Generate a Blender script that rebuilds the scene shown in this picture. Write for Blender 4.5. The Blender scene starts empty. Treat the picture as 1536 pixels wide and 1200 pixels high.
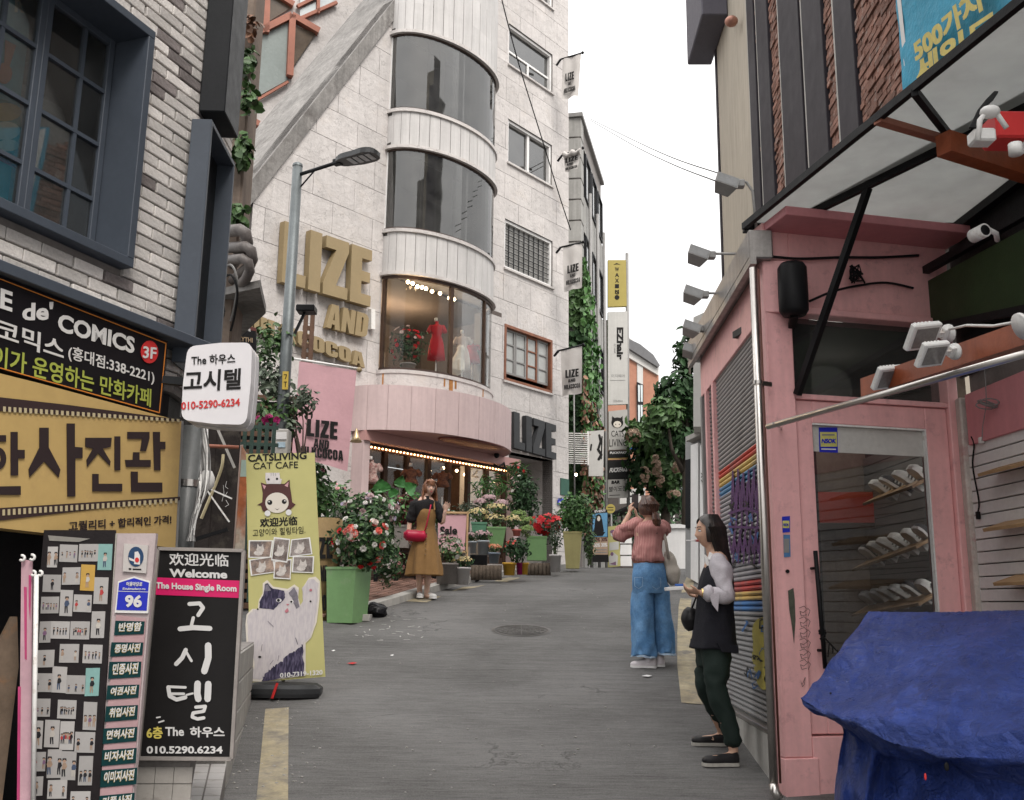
import bpy, math, random
import numpy as np
from mathutils import Vector, Matrix, noise
R=math.radians
scene=bpy.context.scene
col=scene.collection
def sv(n,k,v): n.inputs[k].default_value=v
rnd=random.Random(7)
FPX=1470.0
K=1.3
TH, RO=R(11.83),0.0123
CAM=Vector((0,0,1.6))
fwd=Vector((0, math.cos(TH), math.sin(TH)))
_u0=Vector((0,-math.sin(TH), math.cos(TH)))
rgt=(Vector((1,0,0)) + _u0*RO).normalized()
upv=(_u0 - Vector((1,0,0))*RO).normalized()
cd=bpy.data.cameras.new('camera');cam=bpy.data.objects.new('camera', cd);col.objects.link(cam)
cd.sensor_width=36;cd.lens=36*FPX / 1536;cd.clip_start=.05;cd.clip_end=2000
cam.matrix_world=Matrix((( rgt.x, upv.x, -fwd.x, CAM.x),(rgt.y, upv.y, -fwd.y, CAM.y),(rgt.z, upv.z, -fwd.z, CAM.z),(0,0,0,1)))
scene.camera=cam
SUN_EL, SUN_AZ=52,152
world=bpy.data.worlds.new('World');scene.world=world;world.use_nodes=True
nt=world.node_tree;nt.nodes.clear()
wo=nt.nodes.new('ShaderNodeOutputWorld');bg=nt.nodes.new('ShaderNodeBackground')
sky=nt.nodes.new('ShaderNodeTexSky');sky.sky_type='NISHITA';sky.sun_disc=False
sky.sun_elevation=R(SUN_EL);sky.sun_rotation=R(SUN_AZ);sky.dust_density=6;sky.air_density=1.0
tc=nt.nodes.new('ShaderNodeTexCoord');sx=nt.nodes.new('ShaderNodeSeparateXYZ')
nt.links.new(tc.outputs['Generated'], sx.inputs[0])
mp=nt.nodes.new('ShaderNodeMapRange');sv(mp,1,0);sv(mp,2,1)
sv(mp,3,0);sv(mp,4,1)
nt.links.new(sx.outputs[2], mp.inputs[0])
grad=nt.nodes.new('ShaderNodeMixRGB');nt.links.new(mp.outputs[0], grad.inputs[0])
sv(grad,1,(.41,.406,.40,1));sv(grad,2,(1.5,1.48,1.46,1))   # overcast: brighter to the zenith
cl=nt.nodes.new('ShaderNodeTexNoise');sv(cl,'Scale',2.2);sv(cl,'Detail',4)
nt.links.new(tc.outputs['Generated'], cl.inputs['Vector'])
cm=nt.nodes.new('ShaderNodeMapRange');sv(cm,3,.93);sv(cm,4,1.07)
nt.links.new(cl.outputs[0], cm.inputs[0])
mul=nt.nodes.new('ShaderNodeVectorMath');mul.operation='SCALE'
nt.links.new(grad.outputs[0], mul.inputs[0]);nt.links.new(cm.outputs[0], mul.inputs['Scale'])
sks=nt.nodes.new('ShaderNodeVectorMath');sks.operation='SCALE';sv(sks,'Scale',.1)
nt.links.new(sky.outputs[0], sks.inputs[0])
mixs=nt.nodes.new('ShaderNodeMixRGB');sv(mixs,0,.08)
nt.links.new(mul.outputs[0], mixs.inputs[1]);nt.links.new(sks.outputs[0], mixs.inputs[2])
nt.links.new(mixs.outputs[0], bg.inputs[0]);sv(bg,1,1.0)
nt.links.new(bg.outputs[0], wo.inputs[0])
sd=bpy.data.lights.new('sun', 'SUN');sd.energy=1.5;sd.angle=R(25);sd.color=(1,.95,.89)
so=bpy.data.objects.new('sun', sd);col.objects.link(so);so.location=(0,0,30)
_sv=Vector((math.sin(R(SUN_AZ))*math.cos(R(SUN_EL)), math.cos(R(SUN_AZ))*math.cos(R(SUN_EL)), math.sin(R(SUN_EL))))
so.rotation_euler=_sv.to_track_quat('Z', 'Y').to_euler()
scene.view_settings.view_transform='Standard';scene.view_settings.look='None'
scene.view_settings.gamma=1;scene.view_settings.exposure=1.06
scene.render.film_transparent=False
scene.cycles.max_bounces=6;scene.cycles.transparent_max_bounces=12;scene.cycles.caustics_reflective=False;scene.cycles.caustics_refractive=False
def ray(X, Y): return fwd + rgt*((X - 768) / FPX) + upv*((600 - Y) / FPX)
def at(X, Y, d):
    r=ray(X, Y);return CAM + r*(d / r.y)
def atk(X, Y, d): return at(X, Y, d*K)
_gp=[(-60,-3),(-20,-1),(0,0),(3,.2),(5,.38),(6.71,.575),(9.6,1.01),(13.46,1.66),(16.5,2.08),(19,2.31),(22.5,2.43),(30,2.40),(60,1.2),(200,1),(600,1)]
def zg(y):
    for i in range(len(_gp) - 1):
        if y <= _gp[i + 1][0]: break
    (a, za),(b, zb)=_gp[i], _gp[i + 1]
    def sl(k):
        if k <= 0 or k >= len(_gp) - 1: return 0
        return (_gp[k + 1][1] - _gp[k - 1][1]) / (_gp[k + 1][0] - _gp[k - 1][0])
    h=b - a;t=min(1, max(0,(y - a) / h))
    return (2*t**3-3*t*t+1)*za + (t**3-2*t*t+t)*h*sl(i) + (-2*t**3+3*t*t)*zb + (t**3-t*t)*h*sl(i+1)
def gnd(X, Y):
    r=ray(X, Y);t=2.
    while t < 60:
        p=CAM + r*t
        if p.z <= zg(p.y): return Vector((p.x, p.y, zg(p.y)))
        t += .01
    return p
class PL:
    """a plane of the place: origin, U to the right, V up, N towards the viewer"""
    def __init__(s, o, U, V=(0,0,1)):
        s.o=Vector(o);s.U=Vector(U).normalized();s.V=Vector(V).normalized();s.N=s.U.cross(s.V).normalized()
        if len(V) and abs(s.U.dot(s.V)) > 1e-5: s.V=s.N.cross(s.U)
    def hit(s, X, Y, off=0):
        r=ray(X, Y);t=(s.o + s.N*off - CAM).dot(s.N) / r.dot(s.N);p=CAM + r*t - s.o
        return (p.dot(s.U), p.dot(s.V))
    def pt(s, u, v, o=0): return s.o + s.U*u + s.V*v + s.N*o
    def px(s, X, Y, o=0): u, v=s.hit(X, Y, o);return s.pt(u, v, o)
    @property
    def M(s):
        return Matrix(((s.U.x, s.V.x, s.N.x, s.o.x),(s.U.y, s.V.y, s.N.y, s.o.y),(s.U.z, s.V.z, s.N.z, s.o.z),(0,0,0,1)))
def thing(name, label, cat, loc=(0,0,0), rz=0, group=None, kind=None, M=None):
    o=bpy.data.objects.new(name, None);col.objects.link(o);o.empty_display_size=.1
    o.matrix_world=M if M is not None else Matrix.Translation(Vector(loc)) @ Matrix.Rotation(rz, 4, 'Z')
    return tag(o, label, cat, group, kind)
def tag(o, label=None, cat=None, group=None, kind=None):
    if label: o['label']=label
    if cat: o['category']=cat
    if group: o['group']=group
    if kind: o['kind']=kind
    return o
def wm(o):
    if o is None: return Matrix()
    return wm(o.parent) @ o.matrix_basis if o.parent else o.matrix_basis.copy()
def link(name, me, parent=None, mats=None, M=None):
    o=bpy.data.objects.new(name, me);col.objects.link(o)
    if mats and not me.materials:
        for m in (mats if isinstance(mats, (list, tuple)) else [mats]): me.materials.append(m)
    if M is not None: o.matrix_basis=M
    if parent: o.parent=parent
    return o
def dup(root, M=None, label=None, group=None, parent=None, loc=None, rz=None, sc=None):
    r=root.copy();col.objects.link(r)
    if parent: r.parent=parent
    if M is not None: r.matrix_basis=M
    if loc is not None: r.matrix_basis=Matrix.Translation(Vector(loc)) @ Matrix.Rotation(rz or 0,4, 'Z') @ Matrix.Scale(sc or 1,4)
    if label: r['label']=label
    if group: r['group']=group
    for c in list(root.children): dup(c, parent=r)
    return r
class MB:
    """collects shapes into one mesh"""
    def __init__(s, M=None): s.v=[];s.f=[];s.mi=[];s.M=M;s.m=0;s.sm=[];s.smooth=False
    def add(s, vs, fs):
        b=len(s.v)
        if s.M is not None: vs=[s.M @ Vector(p) for p in vs]
        s.v += [tuple(p) for p in vs];s.f += [tuple(i + b for i in f) for f in fs];s.mi += [s.m]*len(fs);s.sm += [s.smooth]*len(fs)
        return s
    def quad(s, *p): return s.add(p, [tuple(range(len(p)))])
    def box(s, x0, x1, y0, y1, z0, z1, c=0):
        if c <= 0:
            return s.add([(x, y, z) for x in (x0, x1) for y in (y0, y1) for z in (z0, z1)],
                         [(0,1,3,2),(4,6,7,5),(0,4,5,1),(2,3,7,6),(0,2,6,4),(1,5,7,3)])
        vs=[];X=(x0, x1);Y=(y0, y1);Z=(z0, z1);sg=(1,-1);idx={}
        for i in (0,1):
            for j in (0,1):
                for k in (0,1):
                    idx[i, j, k, 0]=len(vs);vs.append((X[i], Y[j] + sg[j]*c, Z[k] + sg[k]*c))
                    idx[i, j, k, 1]=len(vs);vs.append((X[i] + sg[i]*c, Y[j], Z[k] + sg[k]*c))
                    idx[i, j, k, 2]=len(vs);vs.append((X[i] + sg[i]*c, Y[j] + sg[j]*c, Z[k]))
        f=[]
        for i in (0,1):
            q=[idx[i, 0,0,0], idx[i, 0,1,0], idx[i, 1,1,0], idx[i, 1,0,0]];f.append(q if i == 0 else q[::-1])
            q=[idx[0, i, 0,1], idx[1, i, 0,1], idx[1, i, 1,1], idx[0, i, 1,1]];f.append(q if i == 0 else q[::-1])
            q=[idx[0,0, i, 2], idx[0,1, i, 2], idx[1,1, i, 2], idx[1,0, i, 2]];f.append(q if i == 0 else q[::-1])
        for a in (0,1):
            for b in (0,1):
                f.append([idx[a, b, 0,0], idx[a, b, 1,0], idx[a, b, 1,1], idx[a, b, 0,1]])
                f.append([idx[a, 0, b, 0], idx[a, 1, b, 0], idx[a, 1, b, 2], idx[a, 0, b, 2]])
                f.append([idx[0, a, b, 1], idx[1, a, b, 1], idx[1, a, b, 2], idx[0, a, b, 2]])
                for k in (0,1): f.append([idx[a, b, k, 0], idx[a, b, k, 1], idx[a, b, k, 2]])
        return s.add(vs, f)
    def prism(s, pts, z0, z1):
        n=len(pts);vs=[(p[0], p[1], z0) for p in pts] + [(p[0], p[1], z1) for p in pts]
        return s.add(vs, [tuple(range(n))[::-1], tuple(range(n, 2*n))] + [(i, (i + 1) % n, (i + 1) % n + n, i + n) for i in range(n)])
    def slab(s, pts, th):
        """a planar polygon of 3-D points given a thickness away from its normal"""
        pts=[Vector(p) for p in pts];n=(pts[1] - pts[0]).cross(pts[-1] - pts[0]).normalized()*th;k=len(pts)
        return s.add(pts + [p - n for p in pts],[tuple(range(k)), tuple(range(2*k - 1, k - 1,-1))] + [(i, i + k, (i + 1) % k + k, (i + 1) % k) for i in range(k)])
    def tube(s, pts, r, n=8, caps=True):
        pts=[Vector(p) for p in pts];k=len(pts)
        rs=r if isinstance(r, (list, tuple)) else [r]*k
        vs=[];fs=[];pd=None
        for i in range(k):
            t=(pts[min(i + 1, k - 1)] - pts[max(i - 1,0)]).normalized()
            if pd is None: a=t.orthogonal().normalized()
            else:
                a=(pd - t*pd.dot(t));a=a.normalized() if a.length > 1e-5 else t.orthogonal().normalized()
            pd=a;b=t.cross(a)
            for j in range(n):
                w=2*math.pi*(j + .5) / n;vs.append(pts[i] + (a*math.cos(w) + b*math.sin(w))*rs[i])
        for i in range(k - 1):
            for j in range(n):
                j2=(j + 1) % n;fs.append((i*n + j, i*n + j2,(i + 1)*n + j2,(i + 1)*n + j))
        sm=s.smooth;s.smooth=n > 5;s.add(vs, fs)
        s.smooth=False
        if caps: b0=len(s.v) - len(vs);s.f += [tuple(b0 + j for j in range(n))[::-1], tuple(b0 + (k - 1)*n + j for j in range(n))];s.mi += [s.m]*2;s.sm += [False]*2
        s.smooth=sm;return s
    def bar(s, a, b, w, h, up=(0,0,1)):
        a, b=Vector(a), Vector(b);t=(b - a).normalized();sd=t.cross(Vector(up))
        if sd.length < 1e-4: sd=t.orthogonal()
        sd=sd.normalized()*w / 2;uu=sd.cross(t).normalized()*h / 2
        q=[(-1,-1),(1,-1),(1,1),(-1,1)]
        return s.add([a + sd*i + uu*j for i, j in q] + [b + sd*i + uu*j for i, j in q],[(0,1,2,3)[::-1],(4,5,6,7),(0,1,5,4),(1,2,6,5),(2,3,7,6),(3,0,4,7)])
    def lathe(s, prof, c=(0,0,0), n=16, a0=0, a1=2*math.pi, sq=0):
        c=Vector(c);full=abs(a1 - a0-2*math.pi) < 1e-6;m=n if full else n + 1;vs=[];fs=[]
        for r, z in prof:
            for j in range(m):
                w=a0 + (a1 - a0)*j / n;vs.append(c + Vector((r*math.cos(w), r*math.sin(w), z)))
        for i in range(len(prof) - 1):
            for j in range(n):
                j2=(j + 1) % m;fs.append((i*m + j, i*m + j2,(i + 1)*m + j2,(i + 1)*m + j))
        sm=s.smooth;s.smooth=n > 6;s.add(vs, fs);s.smooth=sm;return s
    def ball(s, c, r, n=10, k=6, sc=(1,1,1)):
        c=Vector(c);vs=[];fs=[]
        for i in range(k + 1):
            p=math.pi*i / k
            for j in range(n):
                w=2*math.pi*j / n
                vs.append(c + Vector((r*sc[0]*math.sin(p)*math.cos(w), r*sc[1]*math.sin(p)*math.sin(w),-r*sc[2]*math.cos(p))))
        for i in range(k):
            for j in range(n):
                j2=(j + 1) % n;fs.append((i*n + j, i*n + j2,(i + 1)*n + j2,(i + 1)*n + j))
        sm=s.smooth;s.smooth=True;s.add(vs, fs);s.smooth=sm;return s
    def build(s, name, mats, parent=None, label=None, cat=None, group=None, kind=None, world=True, recenter=False):
        me=bpy.data.meshes.new(name);vs=s.v;M=None
        if parent is not None and world:
            inv=wm(parent).inverted();vs=[inv @ Vector(p) for p in vs]
        elif parent is None and vs:
            a=np.array(vs);lo=a.min(0);hi=a.max(0);c=((lo[0] + hi[0]) / 2,(lo[1] + hi[1]) / 2, lo[2]);vs=(a - np.array(c)).tolist();M=Matrix.Translation(Vector(c))
        me.from_pydata([tuple(p) for p in vs],[], s.f)
        for m in (mats if isinstance(mats, (list, tuple)) else [mats]): me.materials.append(m)
        if any(s.mi): me.polygons.foreach_set('material_index', s.mi)
        if any(s.sm): me.polygons.foreach_set('use_smooth', s.sm)
        me.validate();me.update()
        return tag(link(name, me, parent, None, M), label, cat, group, kind)
def npmesh(name, V, F, mats, parent=None, smooth=False, world=True, mi=None, **tg):
    """fast mesh from numpy arrays;F is (n,3) or (n,4)"""
    V=np.asarray(V, dtype=np.float64);F=np.asarray(F, dtype=np.int32);M=None
    if parent is not None and world:
        inv=np.array(wm(parent).inverted());V=V @ inv[:3, :3].T + inv[:3,3]
    elif parent is None and world:
        lo=V.min(0);hi=V.max(0);c=np.array([(lo[0] + hi[0]) / 2,(lo[1] + hi[1]) / 2, lo[2]]);V=V - c;M=Matrix.Translation(Vector(c))
    me=bpy.data.meshes.new(name);k=F.shape[1]
    me.vertices.add(len(V));me.vertices.foreach_set('co', V.astype(np.float32).ravel())
    me.loops.add(F.size);me.loops.foreach_set('vertex_index', F.ravel())
    me.polygons.add(len(F));me.polygons.foreach_set('loop_start', np.arange(0, F.size, k, dtype=np.int32));me.polygons.foreach_set('loop_total', np.full(len(F), k, dtype=np.int32))
    for m in (mats if isinstance(mats, (list, tuple)) else [mats]): me.materials.append(m)
    if mi is not None: me.polygons.foreach_set('material_index', np.asarray(mi, dtype=np.int32))
    if smooth: me.polygons.foreach_set('use_smooth', [True]*len(F))
    me.update(calc_edges=True);me.validate()
    return tag(link(name, me, parent, None, M), **{{'label': 'label', 'cat': 'cat', 'group': 'group', 'kind': 'kind'}[k2]: v for k2, v in tg.items()})
def srgb(r, g, b):
    f=lambda c: (c / 255/12.92) if c / 255 <= .04045 else ((c / 255 + .055) / 1.055) ** 2.4
    return (f(r), f(g), f(b))
_mats={}
def mat(name, c, rough=.6, metal=0, var=.18, vs=5, bump=.15, bs=80, rand=0, island=0, streak=0, emit=0, spec=.35, c2=None, sheen=0, trans=0, dist=.01, obj=True, stain=None, stains=3, alpha=1, crack=0):
    if name in _mats: return _mats[name]
    m=bpy.data.materials.new(name);m.use_nodes=True;_mats[name]=m
    t=m.node_tree;b=t.nodes['Principled BSDF'];L=t.links.new
    N=lambda k: t.nodes.new('ShaderNode' + k)
    sv(b,'Roughness',rough);sv(b,'Metallic',metal)
    sv(b,'Specular IOR Level',spec if max(c) > .06 or spec != .35 else .16)
    if sheen: sv(b,'Sheen Weight',sheen)
    if trans: sv(b,'Transmission Weight',trans)
    tcn=N('TexCoord');co=tcn.outputs['Object']
    c=tuple(c) + (1,)
    cur=None
    rgb=N('RGB');rgb.outputs[0].default_value=c;cur=rgb.outputs[0]
    def noise_(scale, det=5, rough_=.6, vec=None):
        n=N('TexNoise');sv(n,'Scale',scale);sv(n,'Detail',det);sv(n,'Roughness',rough_)
        L(vec or co, n.inputs['Vector']);return n.outputs[0]
    def scale_col(cur, fac, lo, hi):
        mr=N('MapRange');sv(mr,1,.25);sv(mr,2,.75);sv(mr,3,lo);sv(mr,4,hi);L(fac, mr.inputs[0])
        v=N('VectorMath');v.operation='SCALE';L(cur, v.inputs[0]);L(mr.outputs[0], v.inputs['Scale']);return v.outputs[0]
    if c2 is not None:
        mx=N('MixRGB');mr=N('MapRange');sv(mr,1,.4);sv(mr,2,.62);L(noise_(vs*.7,6,.65), mr.inputs[0]);L(mr.outputs[0], mx.inputs[0]);L(cur, mx.inputs[1]);sv(mx,2,tuple(c2) + (1,));cur=mx.outputs[0]
    if var:
        cur=scale_col(cur, noise_(vs),1 - var, 1 + var);cur=scale_col(cur, noise_(vs*9,3),1 - var*.5,1 + var*.5)
    if streak:
        mpn=N('Mapping');sv(mpn,'Scale',(9,9,.5));L(co, mpn.inputs[0]);cur=scale_col(cur, noise_(1.5,4,.6, mpn.outputs[0]),1 - streak, 1 + streak*.35)
    if stain is not None:
        mx=N('MixRGB');mr=N('MapRange');sv(mr,1,.55);sv(mr,2,.72);L(noise_(stains, 8,.7), mr.inputs[0]);L(mr.outputs[0], mx.inputs[0]);L(cur, mx.inputs[1]);sv(mx,2,tuple(stain) + (1,));cur=mx.outputs[0]
    if crack:
        nv=N('TexNoise');sv(nv,'Scale',crack*2.2);sv(nv,'Detail',6);L(co, nv.inputs['Vector']);wv=N('VectorMath');wv.operation='MULTIPLY_ADD';L(nv.outputs[1], wv.inputs[0]);sv(wv,1,(.8,.8,.8));L(co, wv.inputs[2]);vo=N('TexVoronoi');vo.feature='DISTANCE_TO_EDGE';sv(vo,'Scale',crack);L(wv.outputs[0], vo.inputs['Vector']);mr=N('MapRange');sv(mr,2,.012);sv(mr,3,.62);sv(mr,4,1);L(vo.outputs[0], mr.inputs[0]);v=N('VectorMath');v.operation='SCALE';L(cur, v.inputs[0]);L(mr.outputs[0], v.inputs['Scale']);cur=v.outputs[0]
    if rand:
        oi=N('ObjectInfo');mr=N('MapRange');sv(mr,3,1 - rand);sv(mr,4,1 + rand);L(oi.outputs['Random'], mr.inputs[0])
        v=N('VectorMath');v.operation='SCALE';L(cur, v.inputs[0]);L(mr.outputs[0], v.inputs['Scale']);cur=v.outputs[0]
    if island:
        gi=N('NewGeometry');mr=N('MapRange');sv(mr,3,1 - island);sv(mr,4,1 + island);L(gi.outputs['Random Per Island'], mr.inputs[0])
        v=N('VectorMath');v.operation='SCALE';L(cur, v.inputs[0]);L(mr.outputs[0], v.inputs['Scale']);cur=v.outputs[0]
    L(cur, b.inputs['Base Color'])
    if emit: L(cur, b.inputs['Emission Color']);sv(b,'Emission Strength',emit)
    if var and not metal:
        mr=N('MapRange');sv(mr,3,max(.02, rough - .12));sv(mr,4,min(1, rough + .12));L(noise_(vs*3), mr.inputs[0]);L(mr.outputs[0], b.inputs['Roughness'])
    if bump:
        bp=N('Bump');sv(bp,'Strength',bump);sv(bp,'Distance',dist);L(noise_(bs, 6,.65), bp.inputs['Height']);L(bp.outputs[0], b.inputs['Normal'])
    if alpha < 1: sv(b,'Alpha',alpha)
    return m
def glass(name, tint=(.9,.93,.93), rough=.02, refl=.12, dirt=.05, fmax=1):
    """thin sheet of glass: mostly clear, Fresnel reflection, a little dirt"""
    if name in _mats: return _mats[name]
    m=bpy.data.materials.new(name);m.use_nodes=True;_mats[name]=m;t=m.node_tree;t.nodes.clear();L=t.links.new;N=lambda k: t.nodes.new('ShaderNode' + k)
    o=N('OutputMaterial');tr=N('BsdfTransparent');sv(tr,0,tuple(tint) + (1,));gl=N('BsdfGlossy');sv(gl,'Roughness',rough)
    lw=N('LayerWeight');sv(lw,0,.25);mr=N('MapRange');sv(mr,3,refl);sv(mr,4,fmax);L(lw.outputs['Fresnel'], mr.inputs[0])
    tcn=N('TexCoord');nz=N('TexNoise');sv(nz,'Scale',1.3);sv(nz,'Detail',1);L(tcn.outputs['Object'], nz.inputs['Vector'])
    bp=N('Bump');sv(bp,'Strength',.12);sv(bp,'Distance',.02);L(nz.outputs[0], bp.inputs['Height']);L(bp.outputs[0], gl.inputs['Normal'])
    mx=N('MixShader');L(mr.outputs[0], mx.inputs[0]);L(tr.outputs[0], mx.inputs[1]);L(gl.outputs[0], mx.inputs[2])
    df=N('BsdfTranslucent' if dirt > .25 else 'BsdfDiffuse');sv(df,0,(.52,.515,.50,1) if dirt > .25 else (.5,.5,.48,1));n2=N('TexNoise');sv(n2,'Scale',3);sv(n2,'Detail',8);L(tcn.outputs['Object'], n2.inputs['Vector'])
    m2=N('MapRange');sv(m2,1,.3);sv(m2,2,.8);sv(m2,3,dirt*(.75 if dirt > .25 else .4));sv(m2,4,dirt*(1.3 if dirt > .25 else 2));L(n2.outputs[0], m2.inputs[0])
    mx2=N('MixShader');L(m2.outputs[0], mx2.inputs[0]);L(mx.outputs[0], mx2.inputs[1]);L(df.outputs[0], mx2.inputs[2]);L(mx2.outputs[0], o.inputs[0])
    return m
def curve_mesh(loops, depth=.02, bevel=0):
    c=bpy.data.curves.new('outline', 'CURVE');c.dimensions='2D';c.fill_mode='BOTH';c.extrude=depth / 2;c.bevel_depth=bevel;c.bevel_resolution=0
    for lp in loops:
        sp=c.splines.new('POLY');sp.points.add(len(lp) - 1);sp.points.foreach_set('co', [v for p in lp for v in (p[0], p[1],0,1)]);sp.use_cyclic_u=True
    o=bpy.data.objects.new('outline', c);me=bpy.data.meshes.new_from_object(o);bpy.data.objects.remove(o);bpy.data.curves.remove(c)
    return me
_tc={}
def text_mesh(s, bold=0.0, depth=.02, space=1.0):
    k=(s, bold, space)
    if k not in _tc and bold and any(ord(ch) > 0x2000 for ch in s):     # heavier Hangul and Chinese: the same strokes laid side by side
        co, fs=text_mesh(s, 0, depth, space);V=[];F_=[];b=bold*.8
        for i, (dx, dy) in enumerate(((-b, -b),(b, -b),(b, b),(-b, b),(0,0))):
            V.append(co + np.array([dx, dy, i*.02]));F_ += [tuple(q + i*len(co) for q in f) for f in fs]
        _tc[k]=(np.vstack(V), F_)
    if k not in _tc:
        c=bpy.data.curves.new('lettering', 'FONT');c.body=s;c.size=1;c.extrude=.5;c.offset=bold;c.resolution_u=3;c.space_character=space
        o=bpy.data.objects.new('lettering', c);me=bpy.data.meshes.new_from_object(o);bpy.data.objects.remove(o)
        co=np.zeros(len(me.vertices)*3);me.vertices.foreach_get('co', co);co=co.reshape(-1,3)
        fs=[tuple(p.vertices) for p in me.polygons];bpy.data.meshes.remove(me);_tc[k]=(co, fs)
    return _tc[k]
def place_shape(co, fs, pl, a, b, c, th, off, name, m, parent, box=None, curve=None):
    """fit a flat shape's bounding box on the plane: a bottom left, b bottom right, c top left (plane coordinates)"""
    lo=co.min(0);hi=co.max(0)
    if box: lo=np.array([box[0], box[1], lo[2]]);hi=np.array([box[2], box[3], hi[2]])
    a, b, c=np.array(a), np.array(b), np.array(c)
    s=(co[:, 0] - lo[0]) / (hi[0] - lo[0]);t=(co[:, 1] - lo[1]) / (hi[1] - lo[1]);z=(co[:, 2] - lo[2]) / max(1e-9, hi[2] - lo[2])
    uv=a + np.outer(s, b - a) + np.outer(t, c - a)
    U, V, N_, O=(np.array(x) for x in (pl.U, pl.V, pl.N, pl.o))
    if curve is not None: P=curve(uv, off + z*th)
    else: P=O + np.outer(uv[:, 0], U) + np.outer(uv[:, 1], V) + np.outer(off + z*th, N_)
    mb=MB();mb.v=[tuple(p) for p in P];mb.f=fs;mb.mi=[0]*len(fs);mb.sm=[False]*len(fs)
    return mb.build(name, m, parent)
def text(s, pl, A, B, Cc, m, parent, th=.0012, off=.003, bold=0.02, space=1.0, name='lettering', uvmode=False, box=None):
    co, fs=text_mesh(s, bold, space=space)
    if not len(co): return None
    if not uvmode: A, B, Cc=pl.hit(*A, off), pl.hit(*B, off), pl.hit(*Cc, off)
    return place_shape(co, fs, pl, A, B, Cc, th, off, name, m, parent, box)
def circ(x, y, r, n=14, ry=None, a0=0, a1=360):
    return [(x + r*math.cos(R(a0 + (a1 - a0)*i / n)), y + (ry or r)*math.sin(R(a0 + (a1 - a0)*i / n))) for i in range(n)]
# heavy condensed block capitals, each 1 high;outline loops and width
G={
 'L': ([[(0,0),(.46,0),(.46,.2),(.24,.2),(.24,1),(0,1)]],.46),
 'I': ([[(0,0),(.24,0),(.24,1),(0,1)]],.24),
 'Z': ([[(0,0),(.52,0),(.52,.2),(.27,.2),(.52,.82),(.52,1),(.03,1),(.03,.8),(.25,.8),(0,.19)]],.52),
 'E': ([[(0,0),(.46,0),(.46,.19),(.24,.19),(.24,.41),(.43,.41),(.43,.59),(.24,.59),(.24,.81),(.46,.81),(.46,1),(0,1)]],.46),
 'A': ([[(0,0),(.21,0),(.23,.18),(.35,.18),(.37,0),(.58,0),(.44,1),(.14,1)],[(.25,.36),(.29,.72),(.33,.36)]],.58),
 'N': ([[(0,0),(.2,0),(.2,.5),(.36,0),(.56,0),(.56,1),(.36,1),(.36,.52),(.2,1),(0,1)]],.56),
 'D': ([[(0,0),(.34,0),(.46,.04),(.54,.16),(.54,.84),(.46,.96),(.34,1),(0,1)],[(.23,.18),(.23,.82),(.3,.8),(.31,.74),(.31,.26),(.3,.2)]],.54),
 'M': ([[(0,0),(.19,0),(.19,.6),(.29,0),(.43,0),(.53,.6),(.53,0),(.72,0),(.72,1),(.46,1),(.36,.48),(.26,1),(0,1)]],.72),
 'K': ([[(0,0),(.23,0),(.23,.34),(.29,.44),(.37,0),(.6,0),(.45,.58),(.58,1),(.36,1),(.23,.64),(.23,1),(0,1)]],.6),
 'C': ([[(0,.16),(.07,.04),(.2,0),(.34,0),(.46,.04),(.52,.16),(.52,.4),(.3,.4),(.3,.22),(.26,.18),(.22,.22),(.22,.78),(.26,.82),(.3,.78),(.3,.62),(.52,.62),(.52,.84),(.46,.96),(.34,1),(.2,1),(.07,.96),(0,.84)]],.52),
 'O': ([[(0,.16),(.07,.04),(.2,0),(.34,0),(.47,.04),(.54,.16),(.54,.84),(.47,.96),(.34,1),(.2,1),(.07,.96),(0,.84)],[(.23,.22),(.23,.78),(.27,.82),(.31,.78),(.31,.22),(.27,.18)]],.54),
}
_gm={}
def glyph(ch):
    if ch not in _gm:
        me=curve_mesh(G[ch][0],1.0);co=np.zeros(len(me.vertices)*3);me.vertices.foreach_get('co', co);fs=[tuple(p.vertices) for p in me.polygons];bpy.data.meshes.remove(me)
        _gm[ch]=(co.reshape(-1,3), fs)
    return _gm[ch]
def block_word(w, pl, A, B, Cc, m, parent, th, off, uvmode=False, name='letter', joined=False):
    """A bottom left, B bottom right, Cc top left of the word;every letter its own mesh"""
    if not uvmode: A, B, Cc=pl.hit(*A, off), pl.hit(*B, off), pl.hit(*Cc, off)
    A, B, Cc=Vector(A), Vector(B), Vector(Cc);gap=.06;tot=sum(G[c][1] for c in w) + gap*(len(w) - 1);x=0
    if joined:
        V=[];F_=[]
    for ch in w:
        a=A + (B - A)*(x / tot);b=A + (B - A)*((x + G[ch][1]) / tot);co, fs=glyph(ch)
        if joined:
            F_ += [tuple(i + sum(map(len, V)) for i in f) for f in fs];c2=co.copy();c2[:, 0] += x;V.append(c2)
        else: place_shape(co, fs, pl, a, b, a + (Cc - A), th, off, name, m, parent, box=(0,0, G[ch][1],1))
        x += G[ch][1] + gap
    if joined: return place_shape(np.vstack(V), F_, pl, A, B, Cc, th, off, 'lettering', m, parent, box=(0,0, tot, 1))
def flat(loops, pl, m, parent, th=.002, off=.003, name='print', px=True):
    """flat printed shape: loops of view points lying on the plane"""
    if px: loops=[[pl.hit(X, Y, off) for X, Y in lp] for lp in loops]
    me=curve_mesh(loops, 1.0);co=np.zeros(len(me.vertices)*3);me.vertices.foreach_get('co', co);fs=[tuple(p.vertices) for p in me.polygons];bpy.data.meshes.remove(me)
    co=co.reshape(-1,3);lo=co.min(0);hi=co.max(0)
    return place_shape(co, fs, pl, (lo[0], lo[1]),(hi[0], lo[1]),(lo[0], hi[1]), th, off, name, m, parent)
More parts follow.
